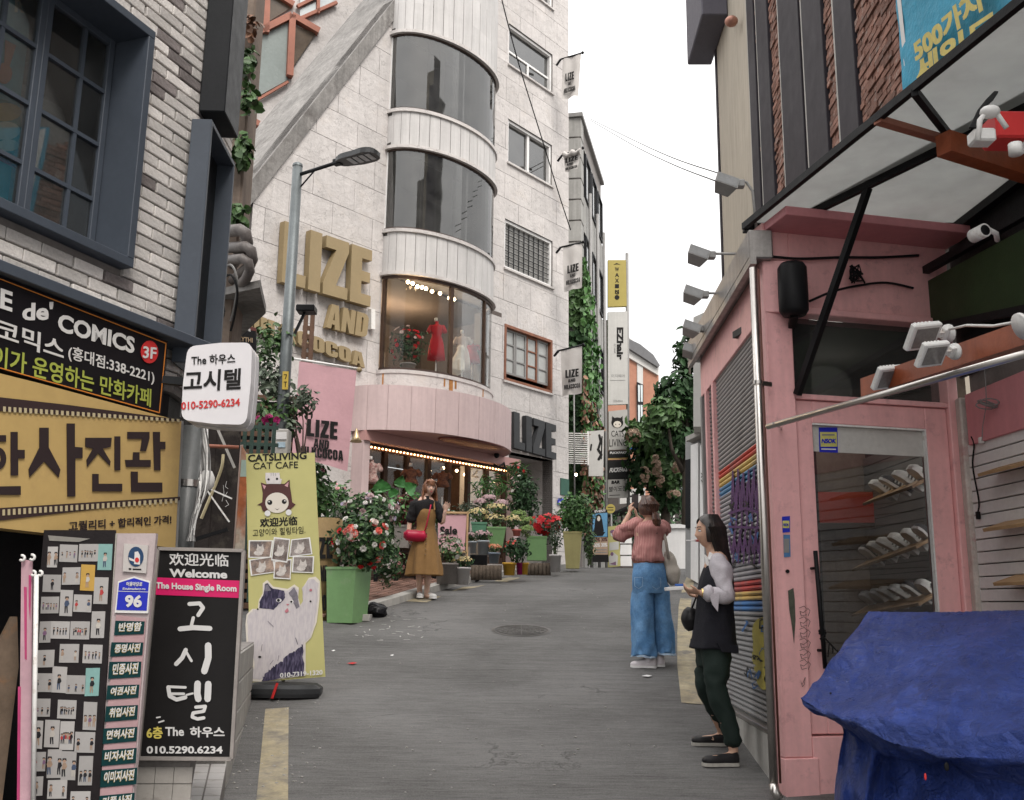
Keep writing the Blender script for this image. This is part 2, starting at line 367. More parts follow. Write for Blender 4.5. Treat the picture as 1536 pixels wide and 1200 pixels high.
def board(name, pl, pts, th, m, parent, off=0, **k):
    """a solid board whose front outline is given by view points on the plane"""
    uv=[pl.hit(X, Y, off) for X, Y in pts];mb=MB(pl.M);mb.prism(uv if _ccw(uv) else uv[::-1], off - th, off);return mb.build(name, m, parent, **k)
def _ccw(p): return sum(p[i][0]*p[(i + 1) % len(p)][1] - p[(i + 1) % len(p)][0]*p[i][1] for i in range(len(p))) > 0
# ================================================================ MATERIALS
def road_mat():
    m=bpy.data.materials.new('asphalt');m.use_nodes=True;t=m.node_tree;b=t.nodes['Principled BSDF'];L=t.links.new;N=lambda k: t.nodes.new('ShaderNode' + k)
    tcn=N('TexCoord');co=tcn.outputs['Object']
    mp=N('Mapping');sv(mp,'Scale',(3.2,46,1));L(co, mp.inputs[0])          # brushed grooves run across the lane
    g=N('TexNoise');sv(g,'Scale',1.6);sv(g,'Detail',5);sv(g,'Roughness',.7);L(mp.outputs[0], g.inputs['Vector'])
    mpg=N('Mapping');sv(mpg,'Scale',(.6,14,1));sv(mpg,'Rotation',(0,0,.05));L(co, mpg.inputs[0])
    g2=N('TexNoise');sv(g2,'Scale',1.0);sv(g2,'Detail',4);L(mpg.outputs[0], g2.inputs['Vector'])
    n1=N('TexNoise');sv(n1,'Scale',.8);sv(n1,'Detail',6);L(co, n1.inputs['Vector'])
    n2=N('TexNoise');sv(n2,'Scale',130);sv(n2,'Detail',2);L(co, n2.inputs['Vector'])
    dw=N('TexNoise');sv(dw,'Scale',2.5);sv(dw,'Detail',8);sv(dw,'Roughness',.7);L(co, dw.inputs['Vector'])
    vm=N('VectorMath');vm.operation='SCALE';sv(vm,'Scale',.9);L(dw.outputs[1], vm.inputs[0]);va=N('VectorMath');va.operation='ADD';L(co, va.inputs[0]);L(vm.outputs[0], va.inputs[1])
    vo=N('TexVoronoi');vo.feature='DISTANCE_TO_EDGE';sv(vo,'Scale',.75);L(va.outputs[0], vo.inputs['Vector'])
    cr=N('MapRange');sv(cr,1,0);sv(cr,2,.007);L(vo.outputs[0], cr.inputs[0])
    cmask=N('MapRange');sv(cmask,1,.56);sv(cmask,2,.66);sv(cmask,3,0);sv(cmask,4,.6);L(n1.outputs[0], cmask.inputs[0])
    cm1=N('Math');cm1.operation='SUBTRACT';sv(cm1,0,1);L(cr.outputs[0], cm1.inputs[1]);cm2=N('Math');cm2.operation='MULTIPLY';L(cm1.outputs[0], cm2.inputs[0]);L(cmask.outputs[0], cm2.inputs[1])
    base=N('ValToRGB');base.color_ramp.elements[0].position=.36;base.color_ramp.elements[0].color=(.048,.046,.044,1);base.color_ramp.elements[1].position=.66;base.color_ramp.elements[1].color=(.172,.168,.164,1)
    a1=N('Math');a1.operation='MULTIPLY_ADD';L(g.outputs[0], a1.inputs[0]);sv(a1,1,.5);
    a2=N('Math');a2.operation='MULTIPLY_ADD';L(n2.outputs[0], a2.inputs[0]);sv(a2,1,.42);a3=N('Math');a3.operation='MULTIPLY_ADD';L(n1.outputs[0], a3.inputs[0]);sv(a3,1,.4);sv(a3,2,-.18)
    a4=N('Math');a4.operation='MULTIPLY_ADD';L(g2.outputs[0], a4.inputs[0]);sv(a4,1,.16);sv(a4,2,-.03)
    L(a3.outputs[0], a2.inputs[2]);a5=N('Math');L(a2.outputs[0], a5.inputs[0]);L(a4.outputs[0], a5.inputs[1]);L(a5.outputs[0], a1.inputs[2]);L(a1.outputs[0], base.inputs[0])
    mx=N('MixRGB');L(cm2.outputs[0], mx.inputs[0]);L(base.outputs[0], mx.inputs[1]);sv(mx,2,(.018,.017,.016,1));L(mx.outputs[0], b.inputs['Base Color'])
    sv(b,'Roughness',.82);sv(b,'Specular IOR Level',.35)
    h=N('Math');h.operation='MULTIPLY_ADD';L(n2.outputs[0], h.inputs[0]);sv(h,1,.5);L(g.outputs[0], h.inputs[2]);h2=N('Math');h2.operation='SUBTRACT';L(h.outputs[0], h2.inputs[0]);L(cm2.outputs[0], h2.inputs[1])
    bp=N('Bump');sv(bp,'Strength',.8);sv(bp,'Distance',.012);L(h2.outputs[0], bp.inputs['Height']);L(bp.outputs[0], b.inputs['Normal'])
    return m
ASPH=road_mat()
BRICK=mat('whitewashed_brick', (.63,.595,.565),.85, var=.2, vs=9, bump=.7, bs=38, rand=.22, dist=.012, stain=(.33,.29,.265), stains=11)
BRICKD=mat('dark_brick', (.20,.175,.17),.85, var=.35, vs=9, bump=.7, bs=38, rand=.3, dist=.012, stain=(.33,.30,.29), stains=12)
MORT=mat('mortar', (.20,.185,.175),.95, bump=.5, bs=60)
SLATE=mat('slate_blue_metal', (.060,.072,.092),.5, var=.12, vs=3, bump=.05)
STONE=mat('painted_stone', (.51,.482,.467),.75, var=.08, vs=2.5, bump=.8, bs=4, dist=.04, rand=.06, crack=1.6, streak=.10, stain=(.50,.46,.43), stains=1.7)
BAYW=mat('bay_cladding', (.49,.475,.465),.6, var=.07, vs=2, bump=.15, bs=12, streak=.16, rand=.05)
JOINT=mat('dark_joint', (.20,.185,.175),.9)
PINKC=mat('dusty_pink_render', (.50,.385,.38),.7, var=.08, vs=1.5, bump=.1, streak=.12)
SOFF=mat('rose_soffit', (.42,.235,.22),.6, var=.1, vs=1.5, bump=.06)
PINK=mat('pink_paint', (.80,.43,.425),.5, var=.09, vs=3, bump=.15, bs=30, streak=.12, stain=(.55,.29,.29), stains=9)
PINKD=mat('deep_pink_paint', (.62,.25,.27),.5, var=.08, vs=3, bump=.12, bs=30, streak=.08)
CONC=mat('weathered_concrete', (.22,.21,.20),.9, var=.3, vs=2, bump=.7, bs=12, streak=.3, stain=(.10,.09,.085), stains=2.5, dist=.02)
CONCL=mat('pale_concrete', (.40,.385,.36),.85, var=.16, vs=2, bump=.3, bs=18, streak=.2)
CREAM=mat('cream_render', (.42,.375,.31),.85, var=.07, vs=.7, bump=.12, bs=40, streak=.22)
BROWNC=mat('brown_render', (.20,.155,.125),.9, var=.25, vs=3, bump=.4, bs=20, streak=.2)
DARKM=mat('dark_metal', (.015,.016,.018),.45, var=.2, vs=4, bump=.08)
BLACK=mat('black_paint', (.008,.008,.009),.5, var=.2)
FIN=mat('charcoal_panel', (.030,.026,.032),.55, var=.12, vs=1.5, bump=.05, streak=.1)
STEEL=mat('brushed_steel', (.55,.52,.49),.28, metal=1, var=.12, vs=6, bump=.03)
GALV=mat('galvanised_steel', (.13,.145,.15),.5, metal=.5, var=.2, vs=5, bump=.1, streak=.25)
WOODR=mat('reddish_wood', (.22,.085,.045),.55, var=.25, vs=4, bump=.2, bs=25, streak=.3)
WOODB=mat('dark_wood', (.055,.032,.022),.6, var=.3, vs=5, bump=.25, bs=30)
WOODL=mat('pale_wood', (.42,.27,.14),.6, var=.2, vs=5, bump=.15, bs=30)
TERRA=mat('red_brown_frame', (.30,.115,.075),.6, var=.15, vs=3, bump=.1)
WHITE=mat('white_paint', (.72,.71,.70),.5, var=.06, vs=3, bump=.08, streak=.08)
WHITEM=mat('white_metal', (.70,.69,.67),.4, var=.08, vs=8, bump=.05, stain=(.45,.38,.33), stains=14)
GREY=mat('grey_paint', (.22,.215,.21),.6, var=.12)
GLASS=glass('window_glass', refl=.05, dirt=.02)
GLASSD=glass('dark_glass', tint=(.30,.31,.31), refl=.16, dirt=.05)
YEL=mat('worn_road_paint', (.34,.29,.19),.9, var=.3, vs=7, bump=.4, bs=90, stain=(.14,.13,.12), stains=4, c2=(.25,.22,.165))
# ================================================================ GROUND
ys=[-12,-6,-3] + [i*.25 for i in range(-8,124)] + [32,35,40,50,60,80,120,200,400,600]
def sheet(name, xl, xr, mt, dz, yy=ys, n=1, **k):
    mb=MB();mb.smooth=True
    rows=[]
    for y in yy:
        a, b=xl(y), xr(y);rows.append([(a + (b - a)*i / n, y, zg(y) + dz) for i in range(n + 1)])
    vs=[p for r_ in rows for p in r_];w=n + 1
    mb.add(vs, [(j*w + i, j*w + i + 1,(j + 1)*w + i + 1,(j + 1)*w + i) for j in range(len(rows) - 1) for i in range(n)])
    return mb.build(name, mt, None, **k)
sheet('ground', lambda y: -300, lambda y: 300, CONC, -.012, kind='structure')
road=sheet('road', lambda y: -14, lambda y: 14, ASPH, 0, kind='structure', n=4)
# kerb and brick pavement before the flower shop
KP=[gnd(545,921), gnd(600,905), gnd(660,886), gnd(720,871), gnd(780,862), gnd(850,853.5)]
kerb=thing('kerb', None, None, KP[0], kind='structure')
kl=[]
for a, b in zip(KP, KP[1:]):
    n=max(1, round((b - a).length / .95))
    for i in range(n): kl.append((a.lerp(b, i / n), a.lerp(b, (i + 1) / n)))
def zgp(p, dz=0): return Vector((p.x, p.y, zg(p.y) + dz))
for a, b in kl:
    d=(b - a);d.z=0;d.normalize();nn=Vector((-d.y, d.x, 0));a2=a + d*.006;b2=b - d*.006
    mb=MB();lo=[zgp(a2,-.1), zgp(b2,-.1), zgp(b2 + nn*.16,-.1), zgp(a2 + nn*.16,-.1)];hi=[p + Vector((0,0,.19)) for p in lo]
    mb.add(lo + hi, [(3,2,1,0),(4,5,6,7),(0,1,5,4),(1,2,6,5),(2,3,7,6),(3,0,4,7)]);mb.build('kerb_stone', CONCL, kerb)
PAVE=mat('red_paver', (.22,.125,.095),.9, var=.3, vs=8, bump=.5, bs=50, rand=.3)
pave=thing('pavement', None, None, KP[0], kind='structure')
mb=MB();PB=[zgp(KP[0] + Vector((-3.4,1.3,0)),.06)]
inner=[p + Vector((-.115,.115,0)) for p in KP];outer=[Vector((p.x - 4.5, p.y + 3.5,0)) for p in KP]
for i in range(len(KP) - 1):
    mb.quad(zgp(inner[i],.07), zgp(inner[i + 1],.07), zgp(outer[i + 1],.07), zgp(outer[i],.07))
mb.build('paving_bed', MORT, pave)
d=(KP[2] - KP[0]);d.z=0;d.normalize();nn=Vector((-d.y, d.x, 0));pm=None
sl=(zg(KP[0].y + d.y) - zg(KP[0].y)) ;cnt=0
for j in range(9):
    for i in range(-3,20):
        p=KP[0] + d*(i*.21 + (j % 2)*.105) + nn*(.17 + .11*j);p=zgp(p, .073)
        if cnt >= 200: break
        if pm is None:
            q=MB();q.box(0,.2,0,.1,-.02,.012,.004);pm=q.build('paver', PAVE, pave, world=False);o=pm
        else: o=link('paver', pm.data, pave)
        X=Vector((d.x, d.y, sl*.9)).normalized();Zn=X.cross(Vector((nn.x, nn.y, 0))).normalized();Y=Zn.cross(X)
        o.matrix_basis=wm(pave).inverted() @ Matrix(((X.x, Y.x, Zn.x, p.x),(X.y, Y.y, Zn.y, p.y),(X.z, Y.z, Zn.z, p.z + rnd.uniform(-.002,.003)),(0,0,0,1)));cnt += 1
def marking(pts, m, name='road_marking', dz=.004):
    g_=[gnd(X, Y) for X, Y in pts];mb=MB();n=10
    # four-sided stripe, subdivided along its length to follow the slope
    a, b, c, e=g_
    rows=[(zgp(a.lerp(e, i / n), dz), zgp(b.lerp(c, i / n), dz)) for i in range(n + 1)]
    vs=[p for r_ in rows for p in r_];mb.add(vs, [(2*i, 2*i + 1,2*i + 3,2*i + 2) for i in range(n)]);return mb.build(name, m, kind='structure')
for q in ([(383,1215),(432,1215),(433,1062),(398,1064)],[(628,904),(640,898),(655,891),(643,896)],[(678,887),(712,882),(728,878),(694,881)],[(741,872),(760,873),(781,867),(764,866)],
          [(606,902),(640,904),(662,895),(640,893)],[(797,861),(815,861.5),(826,859),(808,858.6)]):
    marking(q, YEL)
# yellow gutter band along the shutters
GB=[((1022,1055),(1056,1058)),((1016,1000),(1046,1000)),((1016,950),(1038,950)),((1018,910),(1036,910)),((1024,880),(1040,880)),((1030,866),(1042,866))]
mb=MB();vs=[]
for a, b in GB: vs += [zgp(gnd(*a),.005), zgp(gnd(*b),.005)]
mb.add(vs, [(2*i, 2*i + 1,2*i + 3,2*i + 2) for i in range(len(GB) - 1)]);mb.build('road_marking', YEL, kind='structure')
# ================================================================ LEFT BRICK BUILDING
cA=atk(249,780,4.3);UA=Vector((.372,1,0)).normalized();PA=PL((cA.x, cA.y, 0), UA)
UB=Vector((-.045,1,0)).normalized();PB_=PL((cA.x, cA.y, 0), UB);UBE=PB_.hit(350,200)[0];zA=PA.hit(250,585)[1]
lb=thing('brick_building', 'whitewashed brick building with slate blue window frames at the left corner', 'building', (cA.x, cA.y, 0))
mb=MB(PB_.M);mb.box(.02, UBE, zA, 12,-.3,-.02);mb.build('wall', MORT, lb)
# window rectangle on the wall (plane coordinates)
wu1=(PA.hit(222,52)[0] + PA.hit(182,405)[0]) / 2;wz0=PA.hit(182,403)[1];wz1=PA.hit(222,54)[1];wu0=wu1-2.1
mb=MB(PA.M);mb.box(-6,0, zA, wz0 - .001,-.3,-.02);mb.box(-6,0, wz1 + .001,12,-.3,-.02);mb.box(wu1 + .001,0, wz0, wz1,-.3,-.02);mb.box(-6, wu0 - .001, wz0, wz1,-.3,-.02);mb.build('wall', MORT, lb)
bm={}
def bricks(pl, u0, u1, z0, z1, holes, limit, parent, seed, clipl=None):
    r_=random.Random(seed);cand=[];j=0;z=z0
    while z < z1:
        u=u1 - (j % 2)*.105 - .002
        first=True
        while u > u0:
            L_=.205 if not (first and j % 2) else .205
            cand.append((max(u - L_, u0 + .002), u, z));u -= .215;first=False
        if j % 2: cand.append((u1 - .1, u1 - .002, z))
        z += .0715;j += 1
    out=[]
    for a, b, z in cand:
        if any(a < h[1] and b > h[0] and z + .06 > h[2] and z < h[3] for h in holes):
            for h in holes:
                if a < h[1] and b > h[0] and z + .06 > h[2] and z < h[3]:
                    if b > h[1] + .03 and a < h[1]: a=h[1] + .004
                    elif a < h[0] - .03: b=h[0] - .004
                    else: a=b
            if b - a < .03: continue
        q=pl.pt((a + b) / 2, z, 0) - CAM;dpt=q.dot(fwd);X=768 + FPX*q.dot(rgt) / dpt;Y=600 - FPX*q.dot(upv) / dpt
        vis=-60 < X < 1600 and -60 < Y < 1260
        out.append((not vis, (q.length), a, b, z))
    out.sort();rest=MB(pl.M);n=0
    for inv, dd, a, b, z in out:
        w=round(b - a, 2);dk=r_.random() < .12
        if n < limit and not inv:
            key=(w, dk)
            if key not in bm:
                q=MB();q.box(0, w, 0,.061,-.03,0,.004);me_o=q.build('brick', BRICKD if dk else BRICK, parent, world=False);bm[key]=me_o.data;o=me_o
            else: o=link('brick', bm[key], parent)
            o.matrix_basis=wm(parent).inverted() @ pl.M @ Matrix.Translation((a, z, r_.uniform(-.0025,.0025)));n += 1
        else: rest.box(a, b, z, z + .061,-.03, r_.uniform(-.004,.004))
    if rest.v: rest.build('brick', BRICK, parent, kind='stuff')
bricks(PA, -3.2,0, zA + .05, zA + 3.3,[(wu0 - .07, wu1 + .0, wz0 - .0, wz1)],300, lb, 3)
nb=PB_.hit(322,300)[0]
bricks(PB_, -.0, UBE, zA + .05, zA + 4.2,[],280, lb, 4)
# window: deep box frame
fr=1
mb=MB(PA.M);t=.05
for (a, b, c, e) in ((wu0, wu1, wz0, wz0 + t),(wu0, wu1, wz1 - t, wz1),(wu1 - t, wu1, wz0 + t, wz1 - t),(wu0, wu0 + t, wz0 + t, wz1 - t)): mb.box(a, b, c, e, -.24,.07,.003)
win=mb.build('window', SLATE, lb)
gp=-.17
iu1=wu1 - .06;iz0=wz0 + .05;iz1=wz1 - .05
mid=PA.hit(52,160, gp)[0];thin=PA.hit(112,200, gp)[0]
zb=[PA.hit(118,113, gp)[1], PA.hit(106,192, gp)[1], PA.hit(94,276, gp)[1]]
pitch=(zb[0] - zb[2]) / 2;sashw=iu1 - mid
def bars(mb, u0, u1, z0, z1, cols, zs, zf, w=.022, fw=.04):
    mb.box(u0, u0 + fw, z0, z1, zf - .03, zf + .012,.003);mb.box(u1 - fw, u1, z0, z1, zf - .03, zf + .012,.003)
    mb.box(u0 + fw, u1 - fw, z0, z0 + fw, zf - .03, zf + .012,.003);mb.box(u0 + fw, u1 - fw, z1 - fw, z1, zf - .03, zf + .012,.003)
    for c in cols: mb.box(c - w / 2, c + w / 2, z0 + fw, z1 - fw, zf - .02, zf + .005)
    for z in zs: mb.box(u0 + fw, u1 - fw, z - w / 2, z + w / 2, zf - .022, zf + .007)
zs=[];z=zb[2]
while z < iz1 - .1: zs.append(z);z += pitch
sashes=[]
for k in range(3):
    a=iu1 - (k + 1)*sashw;b=iu1 - k*sashw
    if k == 0: a += .0
    mb=MB(PA.M);bars(mb, max(a, wu0 + .05), b, iz0, iz1,[(a + b) / 2 if k else thin], zs, gp);sashes.append(mb.build('sash', SLATE, win))
mb=MB(PA.M);mb.box(wu0 + .05, iu1, iz0, iz1, gp - .012, gp - .008);mb.build('pane', GLASS, win)
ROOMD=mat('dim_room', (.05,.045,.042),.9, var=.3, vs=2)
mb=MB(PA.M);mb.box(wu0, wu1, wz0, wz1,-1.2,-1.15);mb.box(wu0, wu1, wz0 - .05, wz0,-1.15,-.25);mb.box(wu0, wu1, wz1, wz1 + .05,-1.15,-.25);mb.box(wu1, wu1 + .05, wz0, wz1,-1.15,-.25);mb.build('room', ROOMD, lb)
TEAL=mat('teal_poster', (.12,.28,.32),.6, var=.2, vs=2)
pst=thing('poster', 'teal comic poster behind the upper window of the brick building', 'poster', PA.pt(mid - .5, wz0 + .1,-.24))
mb=MB(PA.M);mb.box(mid - 1.3, mid - .03, wz0 + .08, wz1 - .1,-.25,-.24);mb.build('sheet', TEAL, pst)
PO=PL(PA.pt(0,0,-.238), UA);mb=MB(PA.M);mb.box(mid + .02, iu1, wz0 + .06, wz0 + .95,-.42,-.40);mb.build('blind_or_reflection', mat('painted_reflection', (.26,.25,.235),.8, var=.3, vs=7), lb)  # brick reflection painted as a pale board behind the lower panes
ORG=mat('orange_print', (.40,.14,.07),.6);CRM=mat('cream_print', (.50,.46,.36),.6);REDP=mat('red_print', (.42,.03,.03),.6);GRNP=mat('green_print', (.07,.18,.15),.6)
text('RO', PO, (22,18),(52,22),(23,-2), CRM, pst, bold=.04, th=.002)
flat([[(8,60),(24,68),(14,100),(6,96)]], PO, ORG, pst);flat([circ(6,110,12,14,16)], PO, ORG, pst)
flat([circ(-2,190,34,16,42)], PO, GRNP, pst);flat([circ(6,168,26,16,14)], PO, mat('tan_print', (.42,.27,.1),.6), pst, off=.006);flat([circ(8,196,22,16,14)], PO, CRM, pst, off=.006);flat([circ(12,218,16,16,9)], PO, CRM, pst, off=.006)
flat([[(-6,232),(30,250),(29,256),(-6,238)]], PO, REDP, pst)
# narrow framed window on the return face
nu0=PB_.hit(299,350,.10)[0];nu1=PB_.hit(331,350,.06)[0];nz1=PB_.hit(318,188,.10)[1]
mb=MB(PB_.M)
mb.box(nu0, nu0 + .03, zA + .15, nz1,0,.12,.003);mb.box(nu0 + .03, nu1, nz1 - .03, nz1,0,.12,.003);mb.box(nu1 - .03, nu1, zA + .15, nz1 - .03,0,.12,.003)
nw=mb.build('window', SLATE, lb);mb=MB(PB_.M);mb.box(nu0 + .03, nu1 - .03, zA + .15, nz1 - .03,.002,.012);mb.build('shutter_board', DARKM, nw)
# dark vertical fascia box high on the return face
fu1, fz=PB_.hit(357,208,.16)
mb=MB(PB_.M);mb.box(fu1 - .36, fu1, fz, 11,.0,.16,.006);mb.build('fascia_box', DARKM, lb)
# ground-floor front: slate band above the signs
mb=MB(PA.M);zt=PA.hit(250,508,.1)[1];mb.box(-4,.04, zt - .02, zt + .035,0,.2,.004);mb.build('drip_ledge', SLATE, lb)
mb=MB(PA.M);mb.box(-5,0,-.4, zA - .01,-.35,-.05);mb.build('shopfront_back', BLACK, lb)
mb=MB(PB_.M);mb.box(0.02, UBE, -.4, zA - .01,-.35,-.05);mb.build('wall', mat('dark_alley_panel', (.035,.034,.033),.7, var=.3, vs=4, bump=.3, streak=.3), lb)
# ================================================================ WHITE BUILDING
cW=atk(853,780,18);UW=Vector((.63,.777,0)).normalized();PW=PL((cW.x, cW.y, 0), UW)
wb=thing('flower_shop_building', 'tall white stone clad building with a round bay and gold letters', 'building', (cW.x, cW.y, 2.3))
def uvr(*pts): h=[PW.hit(*p) for p in pts];return h
E0=PW.hit(590,0);E1=PW.hit(350,303)
sl_=(E0[0] - E1[0]) / (E0[1] - E1[1])                    # lean of the slanting edge
def eu(z): return E1[0] + (z - E1[1])*sl_
ZT=21.0;WB=1.6
WIN=[]
for tl, tr, br, bl in (((763,33),(829,83),(829,140),(763,97)),((762,177),(828,218),(828,277),(762,246)),((757,329),(829,360),(829,433),(757,400)),((756,488),(828,508),(828,592),(756,569))):
    h=uvr(tl, tr, br, bl);WIN.append(((h[0][0] + h[3][0]) / 2,(h[1][0] + h[2][0]) / 2,(h[2][1] + h[3][1]) / 2,(h[0][1] + h[1][1]) / 2))
WIN.insert(0,(WIN[0][0], WIN[0][1], WIN[0][3] + 1.3, WIN[0][3] + 2.6))
PORT=(PW.hit(763,700)[0], PW.hit(829,700)[0], WB, (PW.hit(829,692)[1] + PW.hit(763,676)[1]) / 2)
bay_l=PW.hit(573,400)[0];bay_r=PW.hit(728,400)[0]
bc, ba, bb=(bay_l + bay_r) / 2,(bay_r - bay_l) / 2,.85
BH=PW.hit(650,610)[1];SHOP=(PW.hit(536,700)[0], PW.hit(757,700)[0], WB, BH - .1)
holes=WIN + [PORT]
def clip_left(poly, u_at):   # keep the part right of the slanting edge
    out=[]
    for i in range(len(poly)):
        p, q=poly[i], poly[(i + 1) % len(poly)];a=p[0] - u_at(p[1]);b=q[0] - u_at(q[1])
        if a >= 0: out.append(p)
        if (a >= 0) != (b >= 0): k=a / (a - b);out.append((p[0] + (q[0] - p[0])*k, p[1] + (q[1] - p[1])*k))
    return out
def sub_rect(r0, h):
    a, b, c, d_=r0;e, f, g_, k=h
    if e >= b or f <= a or g_ >= d_ or k <= c: return [r0]
    o=[]
    if c < g_: o.append((a, b, c, g_))
    if k < d_: o.append((a, b, k, d_))
    c2, d2=max(c, g_), min(d_, k)
    if a < e: o.append((a, e, c2, d2))
    if f < b: o.append((f, b, c2, d2))
    return [x for x in o if x[1] - x[0] > .03 and x[3] - x[2] > .03]
# backing wall with the openings left out
mb=MB(PW.M);rects=[(PW.hit(345,800)[0],0, WB, ZT)]
for h in holes + [SHOP, (bay_l + .02, bay_r + .01, BH, ZT)]: rects=[x for r_ in rects for x in sub_rect(r_, h)]
for a, b, c, e in rects:
    p=clip_left([(a, c),(b, c),(b, e),(a, e)], lambda z: eu(z) + .0 if z > 0 else -99)
    if len(p) > 2: mb.prism(p, -.3,-.012)
mb.build('wall', JOINT, wb)
zrow=WB;row=0;r_=random.Random(5)
while zrow < ZT:
    hgt=.62;u=-1.02*(row % 2)*.5
    cuts=([0] if row % 2 == 0 else [0]) + [-.52*(row % 2) - 1.02*i - (.0 if row % 2 else 0) for i in range(0 if row % 2 else 1,12)]
    for ub, ua in zip(cuts, cuts[1:]):
        rr=[(ua + .005, ub - .005, zrow + .005, zrow + hgt - .004)]
        for h in holes + [SHOP, (bay_l + .02, bay_r - .01, BH, ZT)]: rr=[x for q in rr for x in sub_rect(q, h)]
        for a, b, c, e in rr:
            a=max(a, PW.hit(345,800)[0])
            if b - a < .05: continue
            p=clip_left([(a, c),(b, c),(b, e),(a, e)], eu)
            if len(p) < 3: continue
            mb=MB(PW.M);mb.prism(p, -.02, r_.uniform(-.002,.003));mb.build('stone_panel', STONE, wb)
    zrow += hgt;row += 1
# right end wall returning behind
mb=MB(PW.M);mb.box(-.05,0, WB, ZT, -5,-.3);mb.build('wall', STONE, wb)
# slanting side: steep roof slope running back from the edge
e0=PW.pt(eu(ZT + 2), ZT + 2,.05);e1=PW.pt(eu(WB), WB, .05)
PS=PL(e1, PW.N, e0 - e1)
mb=MB(PS.M);Ls=(e0 - e1).length
mb.box(-1.75,0,0, Ls, -.25,0);mb.build('sloping_parapet', CONC, wb)
# bay
def bayp(c, a, b, off=0, n=28, p0=0, p1=180): return [(c + (a + off)*math.cos(R(p0 + (p1 - p0)*i / n)),(b + off)*math.sin(R(p0 + (p1 - p0)*i / n))) for i in range(n + 1)]
def bayband(z0, z1, m, name, off=0, th=.12, parent=None, p0=0, p1=180, n=28, c=None, a=None, b=None):
    c=bc if c is None else c;a=ba if a is None else a;b=bb if b is None else b
    o=bayp(c, a, b, off, n, p0, p1);i_=bayp(c, a, b, off - th, n, p0, p1);mb=MB();mb.smooth=False;k=len(o)
    P=lambda q, z: PW.pt(q[0], z, q[1] + .0)
    vs=[P(q, z0) for q in o] + [P(q, z1) for q in o] + [P(q, z0) for q in i_] + [P(q, z1) for q in i_];fs=[]
    for j in range(k - 1): fs += [(j + 1, j, k + j, k + j + 1),(2*k + j, 2*k + j + 1,3*k + j + 1,3*k + j),(j, j + 1,2*k + j + 1,2*k + j),(k + j + 1, k + j, 3*k + j, 3*k + j + 1)]
    fs += [(0,2*k, 3*k, k),(k - 1,2*k - 1,4*k - 1,3*k - 1)]
    mb.add(vs, fs);return mb.build(name, m, parent or wb)
def bslab(z0, z1, m, name, off=0, c=None, a=None, b=None, parent=None):
    c=bc if c is None else c;a=ba if a is None else a;b=bb if b is None else b
    mb=MB(PW.M @ Matrix(((1,0,0,0),(0,0,1,0),(0,1,0,0),(0,0,0,1))))
    mb.prism([(p[0], p[1]) for p in bayp(c, a, b, off)], z0, z1);return mb.build(name, m, parent or wb)
def bz(X, Y): # height of a point seen on the front of the bay
    u, v=PW.hit(X, Y, bb*.93);return v
B=[bz(655, y) for y in (-40,4,48,168,223,350,414,562,576)]   # seams from the top down
segs=[(B[0], B[1]),(B[1], B[2]),(B[3], B[4]),(B[5], B[6])]
npan=18
for zt, zl in segs + [(B[7], BH + .01)]:
    bayband(zl + .03, zt - .03, JOINT, 'bay_core', -.02,.1)
    if zl != BH + .01:
        for k in range(npan):
            bayband(zl + .0, zt - .0, BAYW, 'panel', 0,.03, p0=180*k / npan + .25, p1=180*(k + 1) / npan - .25, n=3)
    bslab(zl + .04, zl + .1, BAYW, 'bay_floor', -.1);bslab(zt - .1, zt - .04, BAYW, 'bay_floor', -.1)
for z in (B[2], B[4], B[6]): bayband(z - .05, z + .02, STONE, 'drip_moulding', .06,.1)
for z in (B[3], B[5], B[7]): bayband(z - .04, z + .03, STONE, 'sill', .04,.1)
bayband(B[0], ZT, BAYW, 'bay_core', 0,.1);bayband(B[8] - .0, B[7] - .04, STONE, 'stone_band', .02,.1);RUST=mat('rust_stain', (.33,.15,.045),.9, var=.5, vs=9, bump=0)
for p, w in ((104,1.8),(99.5,.9),(110,.7),(66,.8),(8,2),(170,1)): bayband(B[8] - .14 + .12*(w < 1), B[7] - .045, RUST, 'rust_streak', .0235,.003, p0=p - w, p1=p + w, n=2)
bayband(BH, B[8], STONE, 'stone_band', .02,.1)
# upper bay windows: curved dark glass with inner mullions and blinds
FRM=mat('dark_bronze_frame', (.06,.04,.034),.5, var=.2)
CURT=mat('grey_blind', (.22,.21,.20),.8, var=.12, vs=2, bump=.2)
BG1=glass('bay_glass', tint=(.50,.50,.49), refl=.09, dirt=.04)
for wi, (zt, zl) in enumerate(((B[2], B[3]),(B[4], B[5]))):
    wn=bayband(zl + .03, zl + .07, FRM, 'window', -.01,.05);bayband(zt - .09, zt - .05, FRM, 'window_head', -.01,.05, parent=wn)
    for p in ((178,180),(0,2)): bayband(zl + .07, zt - .09, WHITE, 'jamb', -.01,.05, p0=p[0], p1=p[1], n=2, parent=wn)
    for p in ((132,133.2),): bayband(zl + .07, zt - .09, FRM, 'mullion', -.04,.05, p0=p[0], p1=p[1], n=1, parent=wn)
    bayband(zl + .07, zt - .09, BG1, 'pane', -.025,.008, p0=2, p1=178, parent=wn)
    for p in ([(112,118),(96,99),(20,60)],[(98,112),(12,34),(136,138)])[wi]: bayband(zl + .05, zt - .1, CURT, 'blind_or_reflection', -.28,.02, p0=p[0], p1=p[1], n=6, parent=wn)
    mb=MB(PW.M);mb.box(bay_l, bay_r, zl, zt, -1.2,-1.15);mb.box(bay_l - .05, bay_l, zl, zt, -1.2,-.3);mb.box(bay_r, bay_r + .05, zl, zt, -1.2,-.3);mb.box(bay_l, bay_r, zt, zt + .1,-1.2,.1);mb.box(bay_l, bay_r, zl - .1, zl, -1.2,.1);mb.build('room', ROOMD, wb)
